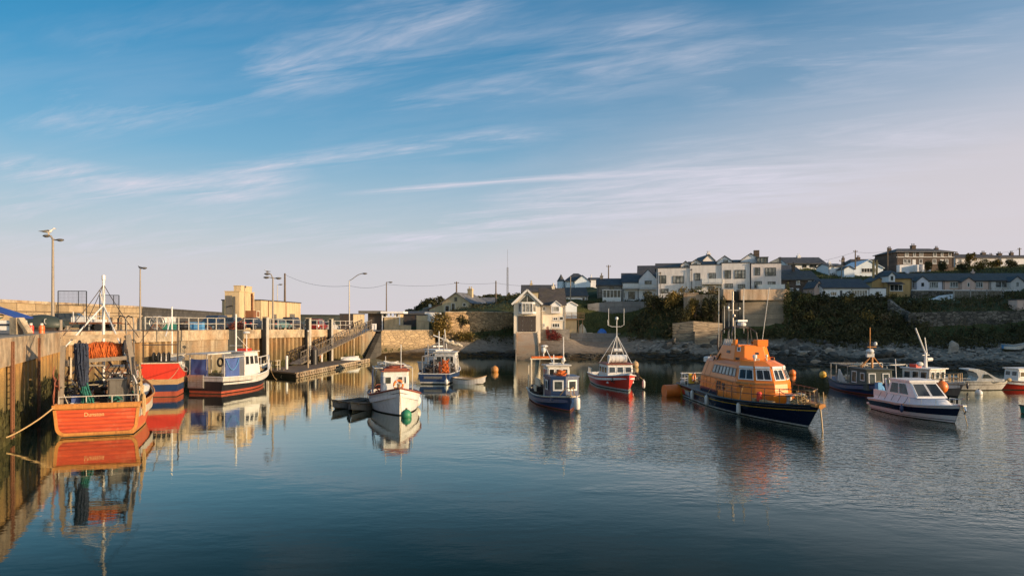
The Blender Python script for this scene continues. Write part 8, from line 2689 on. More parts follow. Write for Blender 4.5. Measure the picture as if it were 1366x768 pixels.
b = MB(); b.ext([(-1.6, 0, 0.4), (1.9, 0, 0.4), (1.9, 0, 1.2), (1.3, 0, 2.1), (-1.6, 0, 2.2)], (0, 1.7, 0)); b.build('body', M['white'], t)
b = MB(); b.ext([(0.4, -0.01, 1.25), (1.7, -0.01, 1.25), (1.25, -0.01, 1.9), (0.4, -0.01, 1.95)], (0, -0.02, 0)); b.build('window', M['glass'], t)

# ------------------------------------------------------------------ vehicles
def car(label, x, y, z, rz, col, kind='hatch', group='cars parked behind the quay railing'):
    t = thing('parked_car', label, 'car', (x, y, z), rz, group)
    L, Wd, Hh = (4.1, 1.7, 1.48) if kind == 'hatch' else (4.6, 1.8, 1.75)
    m = thumb(col)
    w = Wd / 2
    b = MB()
    prof = [(-L / 2, 0.35), (-L / 2 - 0.03, 0.62), (-L / 2 + 0.05, 0.92), (-0.9 if kind == 'hatch' else -1.0, 0.96), (L / 2 - 1.05, 0.93), (L / 2 - 0.25, 0.80), (L / 2, 0.62), (L / 2, 0.32), (L / 2 - 0.4, 0.24), (-L / 2 + 0.3, 0.24)]
    n = len(prof)
    vs = []
    for k, (yy, sc) in enumerate(((-w, 0.0), (-w + 0.08, 1.0), (w - 0.08, 1.0), (w, 0.0))):
        for px_, pz in prof:
            s_ = 1.0 if sc else 0.97
            vs.append((px_ * s_, yy, 0.58 + (pz - 0.58) * (1.0 if sc else 0.86)))
    fs = [tuple(range(n - 1, -1, -1)), tuple(3 * n + i for i in range(n))]
    for k in range(3):
        fs += [(k * n + i, k * n + (i + 1) % n, (k + 1) * n + (i + 1) % n, (k + 1) * n + i) for i in range(n)]
    b.add(vs, fs)
    roof0 = [(-L / 2 + 0.15, w - 0.06), (L / 2 - 1.15, w - 0.06)]
    roof1 = [(-L / 2 + 0.55, w - 0.26), (L / 2 - 2.0, w - 0.26)]
    lo_ = [(roof0[0][0], -roof0[0][1]), (roof0[1][0], -roof0[1][1]), (roof0[1][0], roof0[1][1]), (roof0[0][0], roof0[0][1])]
    hi_ = [(roof1[0][0], -roof1[0][1]), (roof1[1][0], -roof1[1][1]), (roof1[1][0], roof1[1][1]), (roof1[0][0], roof1[0][1])]
    b.add(*tier(lo_, 0.9, hi_, Hh))
    b.build('body', m, t, smooth=True)
    for i, ws in ((0, [(0.10, 0.46), (0.50, 0.90)]), (2, [(0.10, 0.50), (0.54, 0.90)]), (1, [(0.06, 0.94)]), (3, [(0.06, 0.94)])):
        Q = facet(lo_, 0.9, hi_, Hh, i)
        for u0, u1 in ws:
            b = MB(); b.panel(Q, u0, u1, 0.12, 0.88, 0.002, 0.015); b.build('window', M['glass'], t)
    for sx in (-1, 1):
        for sy in (-1, 1):
            b = MB(); b.tube([(sx * (L / 2 - 0.8), sy * (w - 0.20), 0.32), (sx * (L / 2 - 0.8), sy * (w + 0.02), 0.32)], 0.32, 16); wo = b.build('wheel', M['rubber'], t)
            b = MB(); b.tube([(sx * (L / 2 - 0.8), sy * (w + 0.021), 0.32), (sx * (L / 2 - 0.8), sy * (w + 0.035), 0.32)], 0.2, 12); b.build('rim', M['alu'], wo)
    for sy in (-1, 1):
        b = MB(); b.box((L / 2 - 0.08, sy * (w - 0.3), 0.66), (0.12, 0.36, 0.13)); b.build('headlight', M['glasslit'], t)
        b = MB(); b.box((-L / 2 + 0.02, sy * (w - 0.2), 0.78), (0.1, 0.2, 0.22)); b.build('tail_light', M['red'], t)
    return t


dirw = math.atan2((QD - QC).y, (QD - QC).x)
for px, Y, da, col, kind, lb in ((284, 88, 1.3, (0.03, 0.05, 0.12), 'suv', 'dark blue car parked left of the tower block'),
                                 (303, 84, 1.5, (0.16, 0.17, 0.18), 'hatch', 'grey car parked at the end of the first railing'),
                                 (338, 87, 0.15, (0.02, 0.03, 0.05), 'hatch', 'black car parked just right of the tower block'),
                                 (372, 95, 0.1, (0.10, 0.19, 0.20), 'hatch', 'teal grey car parked behind the triple headed lamp post'),
                                 (391, 100, 0.12, (0.03, 0.03, 0.035), 'suv', 'black car parked at the right end of the tan block'),
                                 (424, 108, 0.2, (0.22, 0.02, 0.02), 'suv', 'dark red car parked between the tan block and the cabin'),
                                 (440, 112, 0.2, (0.55, 0.55, 0.55), 'hatch', 'silver car parked beside the dark red one')):
    car(lb, XP(px, Y), Y, ZQ(Y) + 0.01, dirw + da, col, kind)
car('dark green car parked behind the tallest lamp post', XP(100, 74), 74, ZQ(74) + 0.01, 0.25, (0.05, 0.06, 0.055), 'suv', None)
# boat trailer with fish boxes, frames and covered boat near the lamp post
Yt = 66.0
p = Vector((XP(128, Yt), Yt, ZQ(Yt)))
t = thing('boat_trailer', 'rusty flat trailer loaded with gear behind the orange trawler mast', 'trailer', p, 0.1)
b = MB(); b.b2(-1.9, 1.9, -0.9, 0.9, 0.62, 0.78); b.bar((1.9, 0, 0.7), (2.9, 0, 0.6), 0.1); b.build('bed', M['rust'], t)
for sx in (-0.5, 0.5):
    for sy in (-1, 1):
        b = MB(); b.tube([(sx * 1.3, sy * 0.92, 0.33), (sx * 1.3, sy * 1.1, 0.33)], 0.33, 14); b.build('wheel', M['rubber'], t)
b = MB(); b.b2(-1.8, -0.4, -0.8, 0.8, 0.79, 1.25); b.b2(-0.2, 0.7, -0.6, 0.6, 0.79, 1.05); b.build('load', M['white'], t)
b = MB()
for sx in (-1.6, -0.6, 0.4, 1.5):
    b.bar((sx, -0.8, 0.79), (sx, -0.8, 1.75), 0.06)
b.tube([(-1.6, -0.8, 1.3), (1.5, -0.8, 1.3)], 0.04, 6); b.build('stake', M['white'], t)
for xa, xb, ya, yb_, Y, lb in ((77.5, 111, 388, 407, 64, 'larger black mesh frame raised on legs behind the tallest lamp post'), (133, 155, 393.5, 406, 70, 'smaller black mesh frame raised on legs behind the trawler mast')):
    t = thing('mesh_frame', lb, 'frame', (XP(xa, Y), Y, ZQ(Y)), 0, 'black mesh frames on the quay')
    w_ = XP(xb, Y) - XP(xa, Y); z1_, z0_ = ZP(ya, Y) - ZQ(Y), ZP(yb_, Y) - ZQ(Y)
    b = MB()
    for z_ in (z0_, z1_):
        b.bar((0, 0, z_), (w_, 0.5, z_), 0.06)
    b.bar((0, 0, 0), (0, 0, z1_), 0.06); b.bar((w_, 0.5, 0), (w_, 0.5, z1_), 0.06); b.bar((w_ * 0.72, 0.36, z0_), (w_ * 0.72, 0.36, z1_), 0.05); b.build('frame_bars', M['black'], t)
    b = MB()
    for i in range(1, 22):
        b.bar((w_ * i / 22, 0.5 * i / 22, z0_), (w_ * i / 22, 0.5 * i / 22, z1_), 0.012)
    for i in range(1, 10):
        z_ = z0_ + (z1_ - z0_) * i / 10
        b.bar((0, 0, z_), (w_, 0.5, z_), 0.012)
    b.build('mesh', M['darksteel'], t)
p = Vector((XP(56, 60), 60, ZQ(60)))
t = thing('covered_boat', 'boat under a taut dark green cover on the quay by the tallest lamp post', 'boat', p, 0.15)
b = MB(); b.sphere((0, 0, 0.45), (1.75, 0.9, 0.95), 18, 10); b.v = [(x_, y_, max(0.3, z_)) for x_, y_, z_ in b.v]; b.build('cover', paint('dark_green_cover', (0.04, 0.055, 0.045), 0.5, 0.2), t, smooth=True)
b = MB(); b.tube([(0.75, -0.86, 1.05), (0.62, -0.9, 1.0), (0.62, -0.93, 0.7), (0.75, -0.92, 0.62)], 0.03, 5); b.build('strap', M['offwhite'], t)
b = MB(); b.b2(-1.2, 1.2, -0.6, 0.6, 0.02, 0.3); b.build('cradle', M['darksteel'], t)
# stall at the left edge
p = Vector((-32.0, 44.0, ZQ(44)))
t = thing('gear_stall', 'white trailer under a blue ridge tarpaulin at the left edge of the quay', 'trailer', p, 0.2)
b = MB(); b.b2(-1.5, 1.5, -0.8, 0.8, 0.25, 0.85); b.build('trailer_body', M['white'], t)
b = MB(); b.ext([(-1.7, -0.95, 1.45), (-0.2, -0.95, 1.75), (1.8, -0.95, 1.05), (1.75, -0.95, 0.95), (-0.2, -0.95, 1.62), (-1.65, -0.95, 1.35)], (0, 1.9, 0)); b.build('tarpaulin', paint('vivid_blue_tarpaulin', (0.03, 0.08, 0.36), 0.5, 0.3), t)
b = MB(); netpile(b, (-0.3, -0.3, 0.85), (1.3, 0.5, 0.5), rng, 24); b.build('net_heap', M['net_teal'], t, smooth=True)
for sx in (-1.4, 1.4):
    for sy in (-0.75, 0.75):
        b = MB(); b.bar((sx, sy, 0.0), (sx, sy, 1.35 if sx < 0 else 1.1), 0.06); b.build('leg', M['steel'], t)
b = MB(); b.b2(-1.3, 1.3, -0.84, -0.803, 0.52, 0.64); b.build('dark_stripe', M['navy'], t)
p = Vector((-29.9, 43.4, ZQ(44)))
t = thing('concrete_brace', 'tan concrete post with a slanting brace on the near quay edge', 'post', p, -0.25)
b = MB(); b.b2(-0.62, -0.12, -0.25, 0.25, 0, 1.02); b.build('upright', M['cap'], t)
b = MB(); b.bar((-0.1, 0, 0.95), (0.62, 0, 0.05), 0.4, 0.22); b.build('brace', M['cap'], t)
for dx, cname, lb in ((0.95, 'orange', 'orange and white striped post stub by the concrete brace'), (0.28, 'brightred', 'red fuel drum half behind the concrete brace')):
    t = thing('fuel_drum' if cname == 'brightred' else 'marker_post', lb, 'drum' if cname == 'brightred' else 'post', (p.x + dx, p.y + 0.45, ZQ(44)))
    b = MB(); b.lathe((0, 0, 0), [(0.15, 0), (0.17, 0.05), (0.15, 0.25), (0.17, 0.3), (0.15, 0.5), (0.1, 0.55)], 12); b.build('body', M[cname], t)
    b = MB(); b.lathe((0, 0, 0.551), [(0.08, 0), (0.08, 0.12)], 10); b.build('top', M['fender'], t)
# small posts and gear by the lamp
for px, Y, h, lb in ((81, 60, 0.95, 'grey square bollard post just right of the tallest lamp post'), (90, 58, 0.45, 'small mushroom bollard on the quay by the tallest lamp post')):
    t = thing('bollard', lb, 'bollard', (XP(px, Y), Y, ZQ(Y)))
    b = MB(); b.lathe((0, 0, 0), [(0.14, 0), (0.12, h * 0.8), (0.2 if h < 0.6 else 0.12, h * 0.85), (0.2 if h < 0.6 else 0.12, h)], 10); b.build('post', M['lamppost'], t)
    b = MB(); b.b2(-0.25, 0.25, -0.25, 0.25, 0.003, 0.04); b.build('base_plate', M['rust'], t)
# gear behind the first railing
p = Vector((XP(210, 66), 66, ZQ(66)))
t = thing('net_reel', 'spoked net reel on a frame behind the first railing', 'reel', p, 0.2)
b = MB()
for yy in (-0.35, 0.35):
    b.tube([(0.6 * math.cos(a), yy, 0.75 + 0.6 * math.sin(a)) for a in np.linspace(0, 6.28, 18, endpoint=False)], 0.05, 6, closed=True)
    for a in np.linspace(0, math.pi, 5)[:-1]:
        b.bar((0.6 * math.cos(a), yy, 0.75 + 0.6 * math.sin(a)), (-0.6 * math.cos(a), yy, 0.75 - 0.6 * math.sin(a)), 0.04)
b.tube([(0, -0.4, 0.75), (0, 0.4, 0.75)], 0.15, 8); b.build('reel', M['steel'], t)
b = MB()
for yy in (-0.5, 0.5):
    b.bar((-0.6, yy, 0), (0, yy, 0.8), 0.08); b.bar((0.6, yy, 0), (0, yy, 0.8), 0.08)
b.build('stand', M['rust'], t)
crate('white fish crate on top of the stack beside the net reel', (XP(226, 67), 67, ZQ(67) + 0.72), 'white', 0.3, (1.0, 0.7, 0.55), 'fish crates by the first railing')
crate('teal fish crate under the white crate beside the net reel', (XP(226, 67), 67, ZQ(67)), 'net_teal', 0.3, (1.1, 0.8, 0.7), 'fish crates by the first railing')
crate('pale green fish crate standing right of the mast behind the first railing', (XP(263, 72), 72, ZQ(72)), 'ropeblue', 0.1, (1.2, 0.8, 0.8), 'fish crates by the first railing')
t = thing('lobster_pots', 'dark lobster pot heaped over with net between the crates', 'pot', (XP(243, 70), 70, ZQ(70)))
t.name = 'lobster_pot'
b = MB(); b.sphere((0, 0, 0.3), (0.8, 0.45, 0.55), 12, 8); b.build('frame', M['black'], t)
b = MB(); netpile(b, (0, 0, 0.5), (0.8, 0.6, 0.5), rng, 18); b.build('netting', M['darksteel'], t, smooth=True)
t = thing('net_heap', 'rust coloured heap of old net and boards at the end of the first railing', 'net', (XP(316, 80), 80, ZQ(80)))
b = MB(); netpile(b, (0, 0, 0.0), (1.3, 0.9, 1.2), rng, 34); b.build('netting', M['redbrown'], t, smooth=True)
b = MB(); b.bar((-0.9, 0.2, 0.2), (0.9, 0.2, 1.3), 0.3, 0.06); b.build('board', M['wood'], t)

for i, px in enumerate((231, 238, 246, 253, 259, 268, 276, 292)):
    Yp = 68 + 0.12 * (px - 226) + rng.uniform(-0.6, 0.8)
    hz = 0.46 if i in (2, 5) else 0.0
    t = thing('lobster_pot', 'netted lobster pot stacked among others behind the first railing', 'pot', (XP(px, Yp), Yp, ZQ(Yp) + hz), rng.uniform(-0.5, 0.5), 'lobster pots behind the first railing')
    b = MB()
    for y_ in (-0.28, 0, 0.28):
        b.tube([(-0.42, y_, 0.02), (-0.42, y_, 0.22), (-0.2, y_, 0.42), (0.2, y_, 0.42), (0.42, y_, 0.22), (0.42, y_, 0.02)], 0.025, 5)
    b.b2(-0.45, 0.45, -0.3, 0.3, 0, 0.05)
    b.build('frame', M['darksteel'], t)
    b = MB()
    for k_ in range(9):
        y_ = -0.27 + 0.54 * k_ / 8
        b.tube([(-0.41, y_, 0.05), (-0.41, y_, 0.22), (-0.19, y_, 0.41), (0.19, y_, 0.41), (0.41, y_, 0.22), (0.41, y_, 0.05)], 0.012, 4)
    for x_, z_ in ((-0.41, 0.12), (-0.41, 0.2), (-0.3, 0.32), (0, 0.42), (0.3, 0.32), (0.41, 0.2), (0.41, 0.12)):
        b.bar((x_, -0.28, z_), (x_, 0.28, z_), 0.012)
    b.build('netting', M[['net_blue', 'net_teal', 'rust', 'net_blue'][i % 4]], t)
for px, Yp, lb in ((118, 58.5, 'stubby black iron bollard on the quay left of the mast'), (150, 60, 'stubby black iron bollard on the quay right of the mast')):
    t = thing('bollard', lb, 'bollard', (XP(px, Yp), Yp, ZQ(Yp)), 0, 'iron bollards on the quay')
    b = MB(); b.lathe((0, 0, 0), [(0.2, 0), (0.16, 0.1), (0.15, 0.38), (0.26, 0.46), (0.24, 0.56), (0.1, 0.6)], 12); b.build('post', M['black'], t)
    b = MB(); b.b2(-0.32, 0.32, -0.32, 0.32, 0.003, 0.05); b.build('base_plate', M['rust'], t)

# ------------------------------------------------------------------ rocks
def rock_mat(name, col, weed=0.6):
    m, k, bs = new_mat(name)
    g = k.n('NewGeometry')
    pos = g.outputs['Position']
    n = k.noise(pos, 1.6, 6, 0.7)
    n2 = k.noise(pos, 0.7, 4)
    c = k.mix(k.ramp(n, [(0.3, 0.0), (0.7, 1.0)]), mul(col, 0.45), mul(col, 1.35))
    z = k.n('SeparateXYZ', {0: pos}).outputs[2]
    f = k.ramp(k.math('MULTIPLY', k.math('ADD', z, k.math('MULTIPLY', k.math('SUBTRACT', n2, 0.5), 2.0)), 0.3), [(0.25, 1.0), (0.5, 0.0)])
    c = k.mix(k.math('MULTIPLY', f, weed), c, (0.02, 0.017, 0.009))
    k.t.links.new(c, bs.inputs['Base Color'])
    bs.inputs['Roughness'].default_value = 0.9
    bp = k.n('Bump', {'Strength': 0.8, 'Distance': 0.12, 'Height': n})
    k.t.links.new(bp.outputs[0], bs.inputs['Normal'])
    return m


M['rock'] = rock_mat('shore_rock', (0.085, 0.078, 0.066), 0.8)
M['rockpale'] = rock_mat('pale_rock', (0.30, 0.265, 0.22), 0.2)


def rockmesh(name, r, seed, mat, sub=2):
    rg = np.random.default_rng(seed)
    bm = bmesh.new()
    bmesh.ops.create_icosphere(bm, subdivisions=sub, radius=1)
    dirs = rg.normal(size=(9, 3)); dirs /= np.linalg.norm(dirs, axis=1)[:, None]
    cut_ = rg.uniform(0.35, 0.85, 9)
    for v in bm.verts:
        p = np.array(v.co)
        for d_, c_ in zip(dirs, cut_):
            s_ = p @ d_
            if s_ > c_:
                p = p - d_ * (s_ - c_) * 0.9
        p = p + rg.normal(size=3) * 0.05
        v.co = Vector((p[0] * r[0], p[1] * r[1], p[2] * r[2]))
    me = bpy.data.meshes.new(name)
    bm.to_mesh(me); bm.free()
    me.materials.append(mat)
    return me


rgn = random.Random(11)
variants = [rockmesh('boulder', (1, 0.8, 0.65), i, M['rock']) for i in range(6)]
pv = [rockmesh('boulder', (1, 0.8, 0.7), 50 + i, M['rockpale']) for i in range(3)]


def boulder(x, y, s, me, label, group=None, rz=None, sz=None, sink=0.35):
    o = bpy.data.objects.new('boulder', me)
    COL.objects.link(o)
    z = float(HT(x, y))
    o.location = (x, y, z + s * 0.6 * (0.5 - sink))
    o.rotation_euler = (rgn.uniform(-0.4, 0.4), rgn.uniform(-0.4, 0.4), rgn.uniform(0, 6.28) if rz is None else rz)
    o.scale = (s, s, s) if sz is None else sz
    return tag(o, label, 'boulder', group)


spots = []
while len(spots) < 64:
    px = rgn.choice([rgn.uniform(868, 1105), rgn.uniform(868, 1000), rgn.uniform(1040, 1200)])
    Y = rgn.uniform(88, 112)
    x = XP(px, Y)
    z = float(HT(x, Y))
    if 0.1 < z < 2.6:
        spots.append((x, Y))
for i, (x, y) in enumerate(spots):
    boulder(x, y, rgn.uniform(0.5, 1.5), variants[i % 6], 'dark weed covered boulder among others along the shore behind the lifeboat', 'dark boulders along the shore')
for px, Y, s, lb, sz in ((1270, 95, 1.3, 'tall pale pointed rock standing on the far beach', (1.15, 1.0, 2.0)), (1073, 101, 1.8, 'broad pale topped rock at the foot of the bushes', (2.3, 1.4, 1.0)), (1183, 97, 1.1, 'pale rounded rock at the foot of the bank', (1.6, 1.0, 0.9)), (955, 106, 1.0, 'pale flat rock below the tan revetment', (2.4, 1.0, 0.6)), (1090, 92, 0.8, 'pale low rock by the water right of the lifeboat', (1.6, 0.9, 0.6)), (1105, 101, 0.9, 'pale rock set back on the beach near the bushes', (1.2, 0.9, 1.0)), (906, 108, 0.8, 'pale slab of rock left of the lifeboat mast', (1.8, 0.8, 0.5))):
    x = XP(px, Y)
    boulder(x, Y, s, pv[int(px) % 3], lb, None, 0.3, sz)
# pebbles and weed lumps: nobody could count them
b = MB()
rg2 = random.Random(4)
cnt = 0
while cnt < 2300:
    Y = rg2.uniform(80, 128); x = XP(rg2.uniform(596, 1430), Y)
    z = float(HT(x, Y))
    if 0.0 < z < 2.4 and (x > XP(845, Y) or z < 0.55):
        s_ = rg2.uniform(0.08, 0.30) * (1.5 if z < 0.7 else 1.0)
        b.sphere((x, Y, z + s_ * 0.1), (s_ * rg2.uniform(0.8, 1.6), s_, s_ * rg2.uniform(0.35, 0.7)), 6, 4, 1 if z > 0.8 and rg2.random() < 0.75 else 0)
        cnt += 1
tag(b.build('beach_stones', [M['rock'], M['rockpale']]), kind='stuff')
# weed hanging on the quay walls about the tide mark
b = MB()
for (p, q, n, zt) in ((QN, QA, 5200, 2.0), (QA, QC, 3000, 1.1), (QC, QD, 2400, 0.9), (QS1, QS2, 1100, 0.9)):
    for _ in range(n):
        t_ = rg2.random()
        if p is QN:
            t_ = 0.45 + 0.55 * t_
        patch = 0.5 + 0.5 * math.sin(t_ * (q - p).length * 0.9 + 2.0 * math.sin(t_ * 31))
        z = zt * (rg2.random() ** 1.7) * (0.45 + 0.75 * patch)
        a = p + (q - p) * t_ + off(p, q, rg2.uniform(0.0, 0.07) + (0.25 if p is QS1 else 0.0))
        w_ = rg2.uniform(0.04, 0.10); l_ = rg2.uniform(0.12, 0.38)
        tt = (q - p).normalized()
        b.add([(a.x - tt.x * w_, a.y - tt.y * w_, z + l_), (a.x + tt.x * w_, a.y + tt.y * w_, z + l_), (a.x + tt.x * w_ * 0.4 + rg2.uniform(-.04, .06), a.y + tt.y * w_ * 0.4, z), (a.x - tt.x * w_ * 0.5, a.y - tt.y * w_ * 0.5 - 0.03, z - 0.04)], [(0, 1, 2, 3)])
tag(b.build('wall_weed', foliage('tide_weed', (0.014, 0.018, 0.006), (0.085, 0.075, 0.024)), recalc=False), kind='stuff')

# ------------------------------------------------------------------ vegetation
def clump(mb, c, r, n, size, rg, m=0, shell=0.55):
    for _ in range(n):
        d_ = Vector((rg.gauss(0, 1), rg.gauss(0, 1), rg.gauss(0, 1))).normalized()
        k_ = shell + (1 - shell) * rg.random() if rg.random() < 0.8 else rg.random()
        mb.leaf((c[0] + d_.x * r[0] * k_, c[1] + d_.y * r[1] * k_, c[2] + d_.z * r[2] * k_), size, rg, m)


def bush(label, p, r, mat, n=500, size=0.16, group=None, name='bush', cat='bush', seed=1, lumps=7):
    rg = random.Random(seed)
    t = thing(name, label, cat, p, 0, group)
    b = MB()
    for i in range(lumps):
        a = rg.uniform(0, 6.28); k_ = rg.uniform(0.1, 0.65)
        c = (r[0] * k_ * math.cos(a), r[1] * k_ * math.sin(a), r[2] * rg.uniform(0.25, 0.85))
        f = rg.uniform(0.38, 0.6)
        clump(b, c, (r[0] * f, r[1] * f, r[2] * f * 0.8), n // lumps, size, rg)
    b.build('foliage', mat, t, recalc=False)
    b = MB()
    for i in range(5):
        a = rg.uniform(0, 6.28)
        b.tube([(0, 0, -0.3), (r[0] * 0.25 * math.cos(a), r[1] * 0.25 * math.sin(a), r[2] * 0.4), (r[0] * 0.5 * math.cos(a), r[1] * 0.5 * math.sin(a), r[2] * 0.75)], 0.05, 5, r2=0.02)
    b.build('stem', M['bark'], t)
    return t


def tree(label, p, h, cr, mat, n=900, size=0.22, group=None, seed=1):
    rg = random.Random(seed)
    t = thing('tree', label, 'tree', p, 0, group)
    b = MB()
    b.tube([(0, 0, -0.5), (0.05 * h * rg.uniform(-1, 1), 0, h * 0.35), (0.08 * h * rg.uniform(-1, 1), 0.02 * h, h * 0.8)], 0.045 * h, 8, r2=0.012 * h)
    for i in range(6):
        a = i * 1.05 + rg.uniform(-.3, .3)
        z0 = h * rg.uniform(0.25, 0.5)
        b.tube([(0, 0, z0), (cr * 0.4 * math.cos(a), cr * 0.4 * math.sin(a), z0 + h * 0.15), (cr * 0.75 * math.cos(a), cr * 0.75 * math.sin(a), z0 + h * 0.32)], 0.02 * h, 5, r2=0.006 * h)
    b.build('trunk', M['bark'], t)
    b = MB()
    for i in range(13):
        a = rg.uniform(0, 6.28); k_ = rg.uniform(0.0, 0.8)
        zc = rg.uniform(0.38, 0.92)
        f = rg.uniform(0.28, 0.48)
        kk = k_ * math.sqrt(max(0.1, 1 - (abs(zc - 0.6) / 0.45) ** 2))
        clump(b, (cr * kk * math.cos(a), cr * kk * math.sin(a), h * zc), (cr * f, cr * f, h * 0.16), n // 13, size, rg, 0, 0.4)
    b.build('crown', mat, t, recalc=False)
    return t


# brambles and scrub on the bank: one mass that nobody could count
rg3 = random.Random(8)
b = MB()


def scrub(n, px0, px1, Y0_, Y1_, zlo, zhi, hmax, size, m, per=9, keep=None):
    made = 0
    tries = 0
    while made < n and tries < n * 12:
        tries += 1
        Y = rg3.uniform(Y0_, Y1_); px = rg3.uniform(px0, px1)
        x = XP(px, Y)
        z = float(HT(x, Y))
        if not (zlo < z < zhi) or (keep and not keep(px, Y, z)):
            continue
        hh = rg3.uniform(0.1, hmax) * (0.5 + 0.5 * math.sin(x * 0.7 + 1.3 * math.sin(Y * 0.5)) ** 2)
        r_ = rg3.uniform(0.35, 0.8)
        clump(b, (x, Y, z + hh * 0.8), (r_, r_, r_ * 0.7), per, size, rg3, m, 0.3)
        made += 1


notwall = lambda px, Y, z: not (960 < px < 1056 and Y > 113.0) and not (895 < px < 966 and Y < 113.4) and not (1195 < px < 1285 and 117 < Y < 127) and not (1085 < px < 1190 and z > 9.2)
scrub(2300, 838, 1240, 104, 124, 2.3, 10.4, 1.9, 0.17, 0, 11, notwall)
scrub(700, 1050, 1430, 96, 106, 1.8, 5.0, 1.5, 0.16, 0, 10, notwall)
scrub(900, 1050, 1420, 96, 128, 2.4, 12.0, 1.1, 0.16, 0, 9, lambda px, Y, z: notwall(px, Y, z) and not (1215 < px and 104.5 < Y < 109.5))
scrub(360, 850, 1200, 108, 126, 6.0, 11.2, 1.2, 0.15, 1, 9, notwall)
scrub(240, 1230, 1400, 109.5, 131, 7.0, 12.0, 1.0, 0.14, 1, 9)
scrub(130, 855, 970, 114, 124, 6.5, 11.0, 1.3, 0.15, 2, 8, notwall)
scrub(170, 860, 1180, 104, 124, 3.0, 10.0, 0.9, 0.14, 2, 6, notwall)
scrub(240, 780, 880, 134.5, 138.5, 7.5, 11.5, 0.5, 0.14, 0, 8)
scrub(130, 1040, 1366, 142, 175, 11, 19, 0.6, 0.16, 1, 8)
scrub(240, 1080, 1400, 158, 198, 14, 23, 0.7, 0.18, 0, 8)
scrub(160, 600, 690, 130, 150, 5, 9, 0.5, 0.14, 0, 8)
scrub(200, 575, 690, 118, 125.5, 1.6, 4.5, 0.8, 0.14, 0, 8)
scrub(420, 1045, 1200, 114, 125, 5.0, 11.0, 1.0, 0.14, 3, 8, notwall)
scrub(260, 860, 1420, 97, 120, 2.4, 9.0, 0.7, 0.14, 3, 7, lambda px, Y, z: notwall(px, Y, z) and not (1215 < px and 104.5 < Y < 109.5))
for _ in range(46):
    Y = rg3.uniform(105, 122); px = rg3.uniform(848, 1215); x = XP(px, Y); z = float(HT(x, Y))
    if 3.0 < z < 10 and notwall(px, Y, z):
        r_ = rg3.uniform(1.0, 1.9); m_ = rg3.choice([0, 0, 1, 1, 2, 3])
        for q in range(4):
            clump(b, (x + rg3.uniform(-.8, .8), Y + rg3.uniform(-.6, .6), z + r_ * rg3.uniform(0.6, 1.3)), (r_ * 0.6, r_ * 0.6, r_ * 0.5), 34, 0.16, rg3, m_, 0.4)
for _ in range(520):
    Y = rg3.uniform(103, 123); px = rg3.uniform(845, 1360); x = XP(px, Y); z = float(HT(x, Y))
    if 2.6 < z < 10.5 and notwall(px, Y, z):
        b.tube([(x, Y, z), (x + rg3.uniform(-.4, .4), Y - rg3.uniform(0, .3), z + rg3.uniform(0.6, 1.2)), (x + rg3.uniform(-1.0, 1.0), Y - rg3.uniform(0, .5), z + rg3.uniform(1.2, 2.2))], 0.03, 4, 3, r2=0.01)
scrub(420, 545, 720, 150, 245, 5.0, 15, 1.2, 0.26, 0, 8)
scrub(120, 560, 720, 150, 230, 5.0, 15, 0.9, 0.24, 1, 8)
tag(b.build('undergrowth', [M['leaf'], M['leafmid'], M['leafgold'], M['leafbrown']], recalc=False), kind='stuff')
b = MB()
for _ in range(9000):
    Y = rg3.uniform(122, 136); x = XP(rg3.uniform(764, 850), Y); z = float(HT(x, Y))
    if 2.6 < z < 9:
        b.add([(x - 0.05, Y, z - 0.02), (x + 0.05, Y, z - 0.02), (x + rg3.uniform(-.12, .12), Y + rg3.uniform(-.1, .1), z + rg3.uniform(0.15, 0.35))], [(0, 1, 2)])
for _ in range(9000):
    Y = rg3.uniform(150, 200); x = XP(rg3.uniform(1050, 1400), Y); z = float(HT(x, Y))
    b.add([(x - 0.08, Y, z - 0.02), (x + 0.08, Y, z - 0.02), (x + rg3.uniform(-.12, .12), Y + rg3.uniform(-.1, .1), z + rg3.uniform(0.2, 0.45))], [(0, 1, 2)])
tag(b.build('grass', M['leafmid'], recalc=False), kind='stuff')

# single bushes on the sea wall side
for i, (px, py, Y, rx, rz_, mt, lb) in enumerate(((909, 432, 113.5, 1.5, 2.3, 'leaf', 'dark round bush hanging over the left end of the tan revetment'), (927, 420, 114.5, 1.4, 2.6, 'leafgold', 'olive bush catching the sun above the tan revetment'), (941, 420, 114.2, 1.3, 2.8, 'leaf', 'dark upright bush between the olive bush and the tallest one'), (955, 430, 113.8, 1.7, 4.2, 'leaf', 'tallest dark bush against the left side of the high sea wall'), (893, 408, 118, 1.8, 2.4, 'leafgold', 'golden tinted bush below the low end of the apartment row'), (872, 408, 119.5, 2.0, 2.6, 'leaf', 'broad dark bush under the steep white gabled house'))):
    p = P(px, py, Y); p.z = max(float(HT(p.x, p.y)) - 0.3, p.z - 0.2)
    bush(lb, p, (rx, rx, rz_), M[mt], 1100, 0.15, 'bushes on the rock above the shore', seed=20 + i)
p = P(1048.5, 428, 113.6); bush('pale ivy column climbing the right corner of the high sea wall', (p.x + 0.2, p.y, 5.2), (0.8, 0.7, 5.6), M['leafmid'], 900, 0.14, None, 'ivy_column', 'ivy', 31, 10)
p = P(596, 446, 121); bush('golden sunlit ivy bush at the left end of the garden wall', (XP(589, 117.3), 117.3, 2.3), (2.3, 1.7, 4.4), M['leafgold'], 1900, 0.16, None, 'bush', 'bush', 33, 11)
bush('dark bush on the face of the ochre garden wall', (XP(616, 118.3), 118.3, ZP(429, 118.3) - 0.8), (1.3, 0.6, 1.6), M['leaf'], 500, 0.15, seed=34)
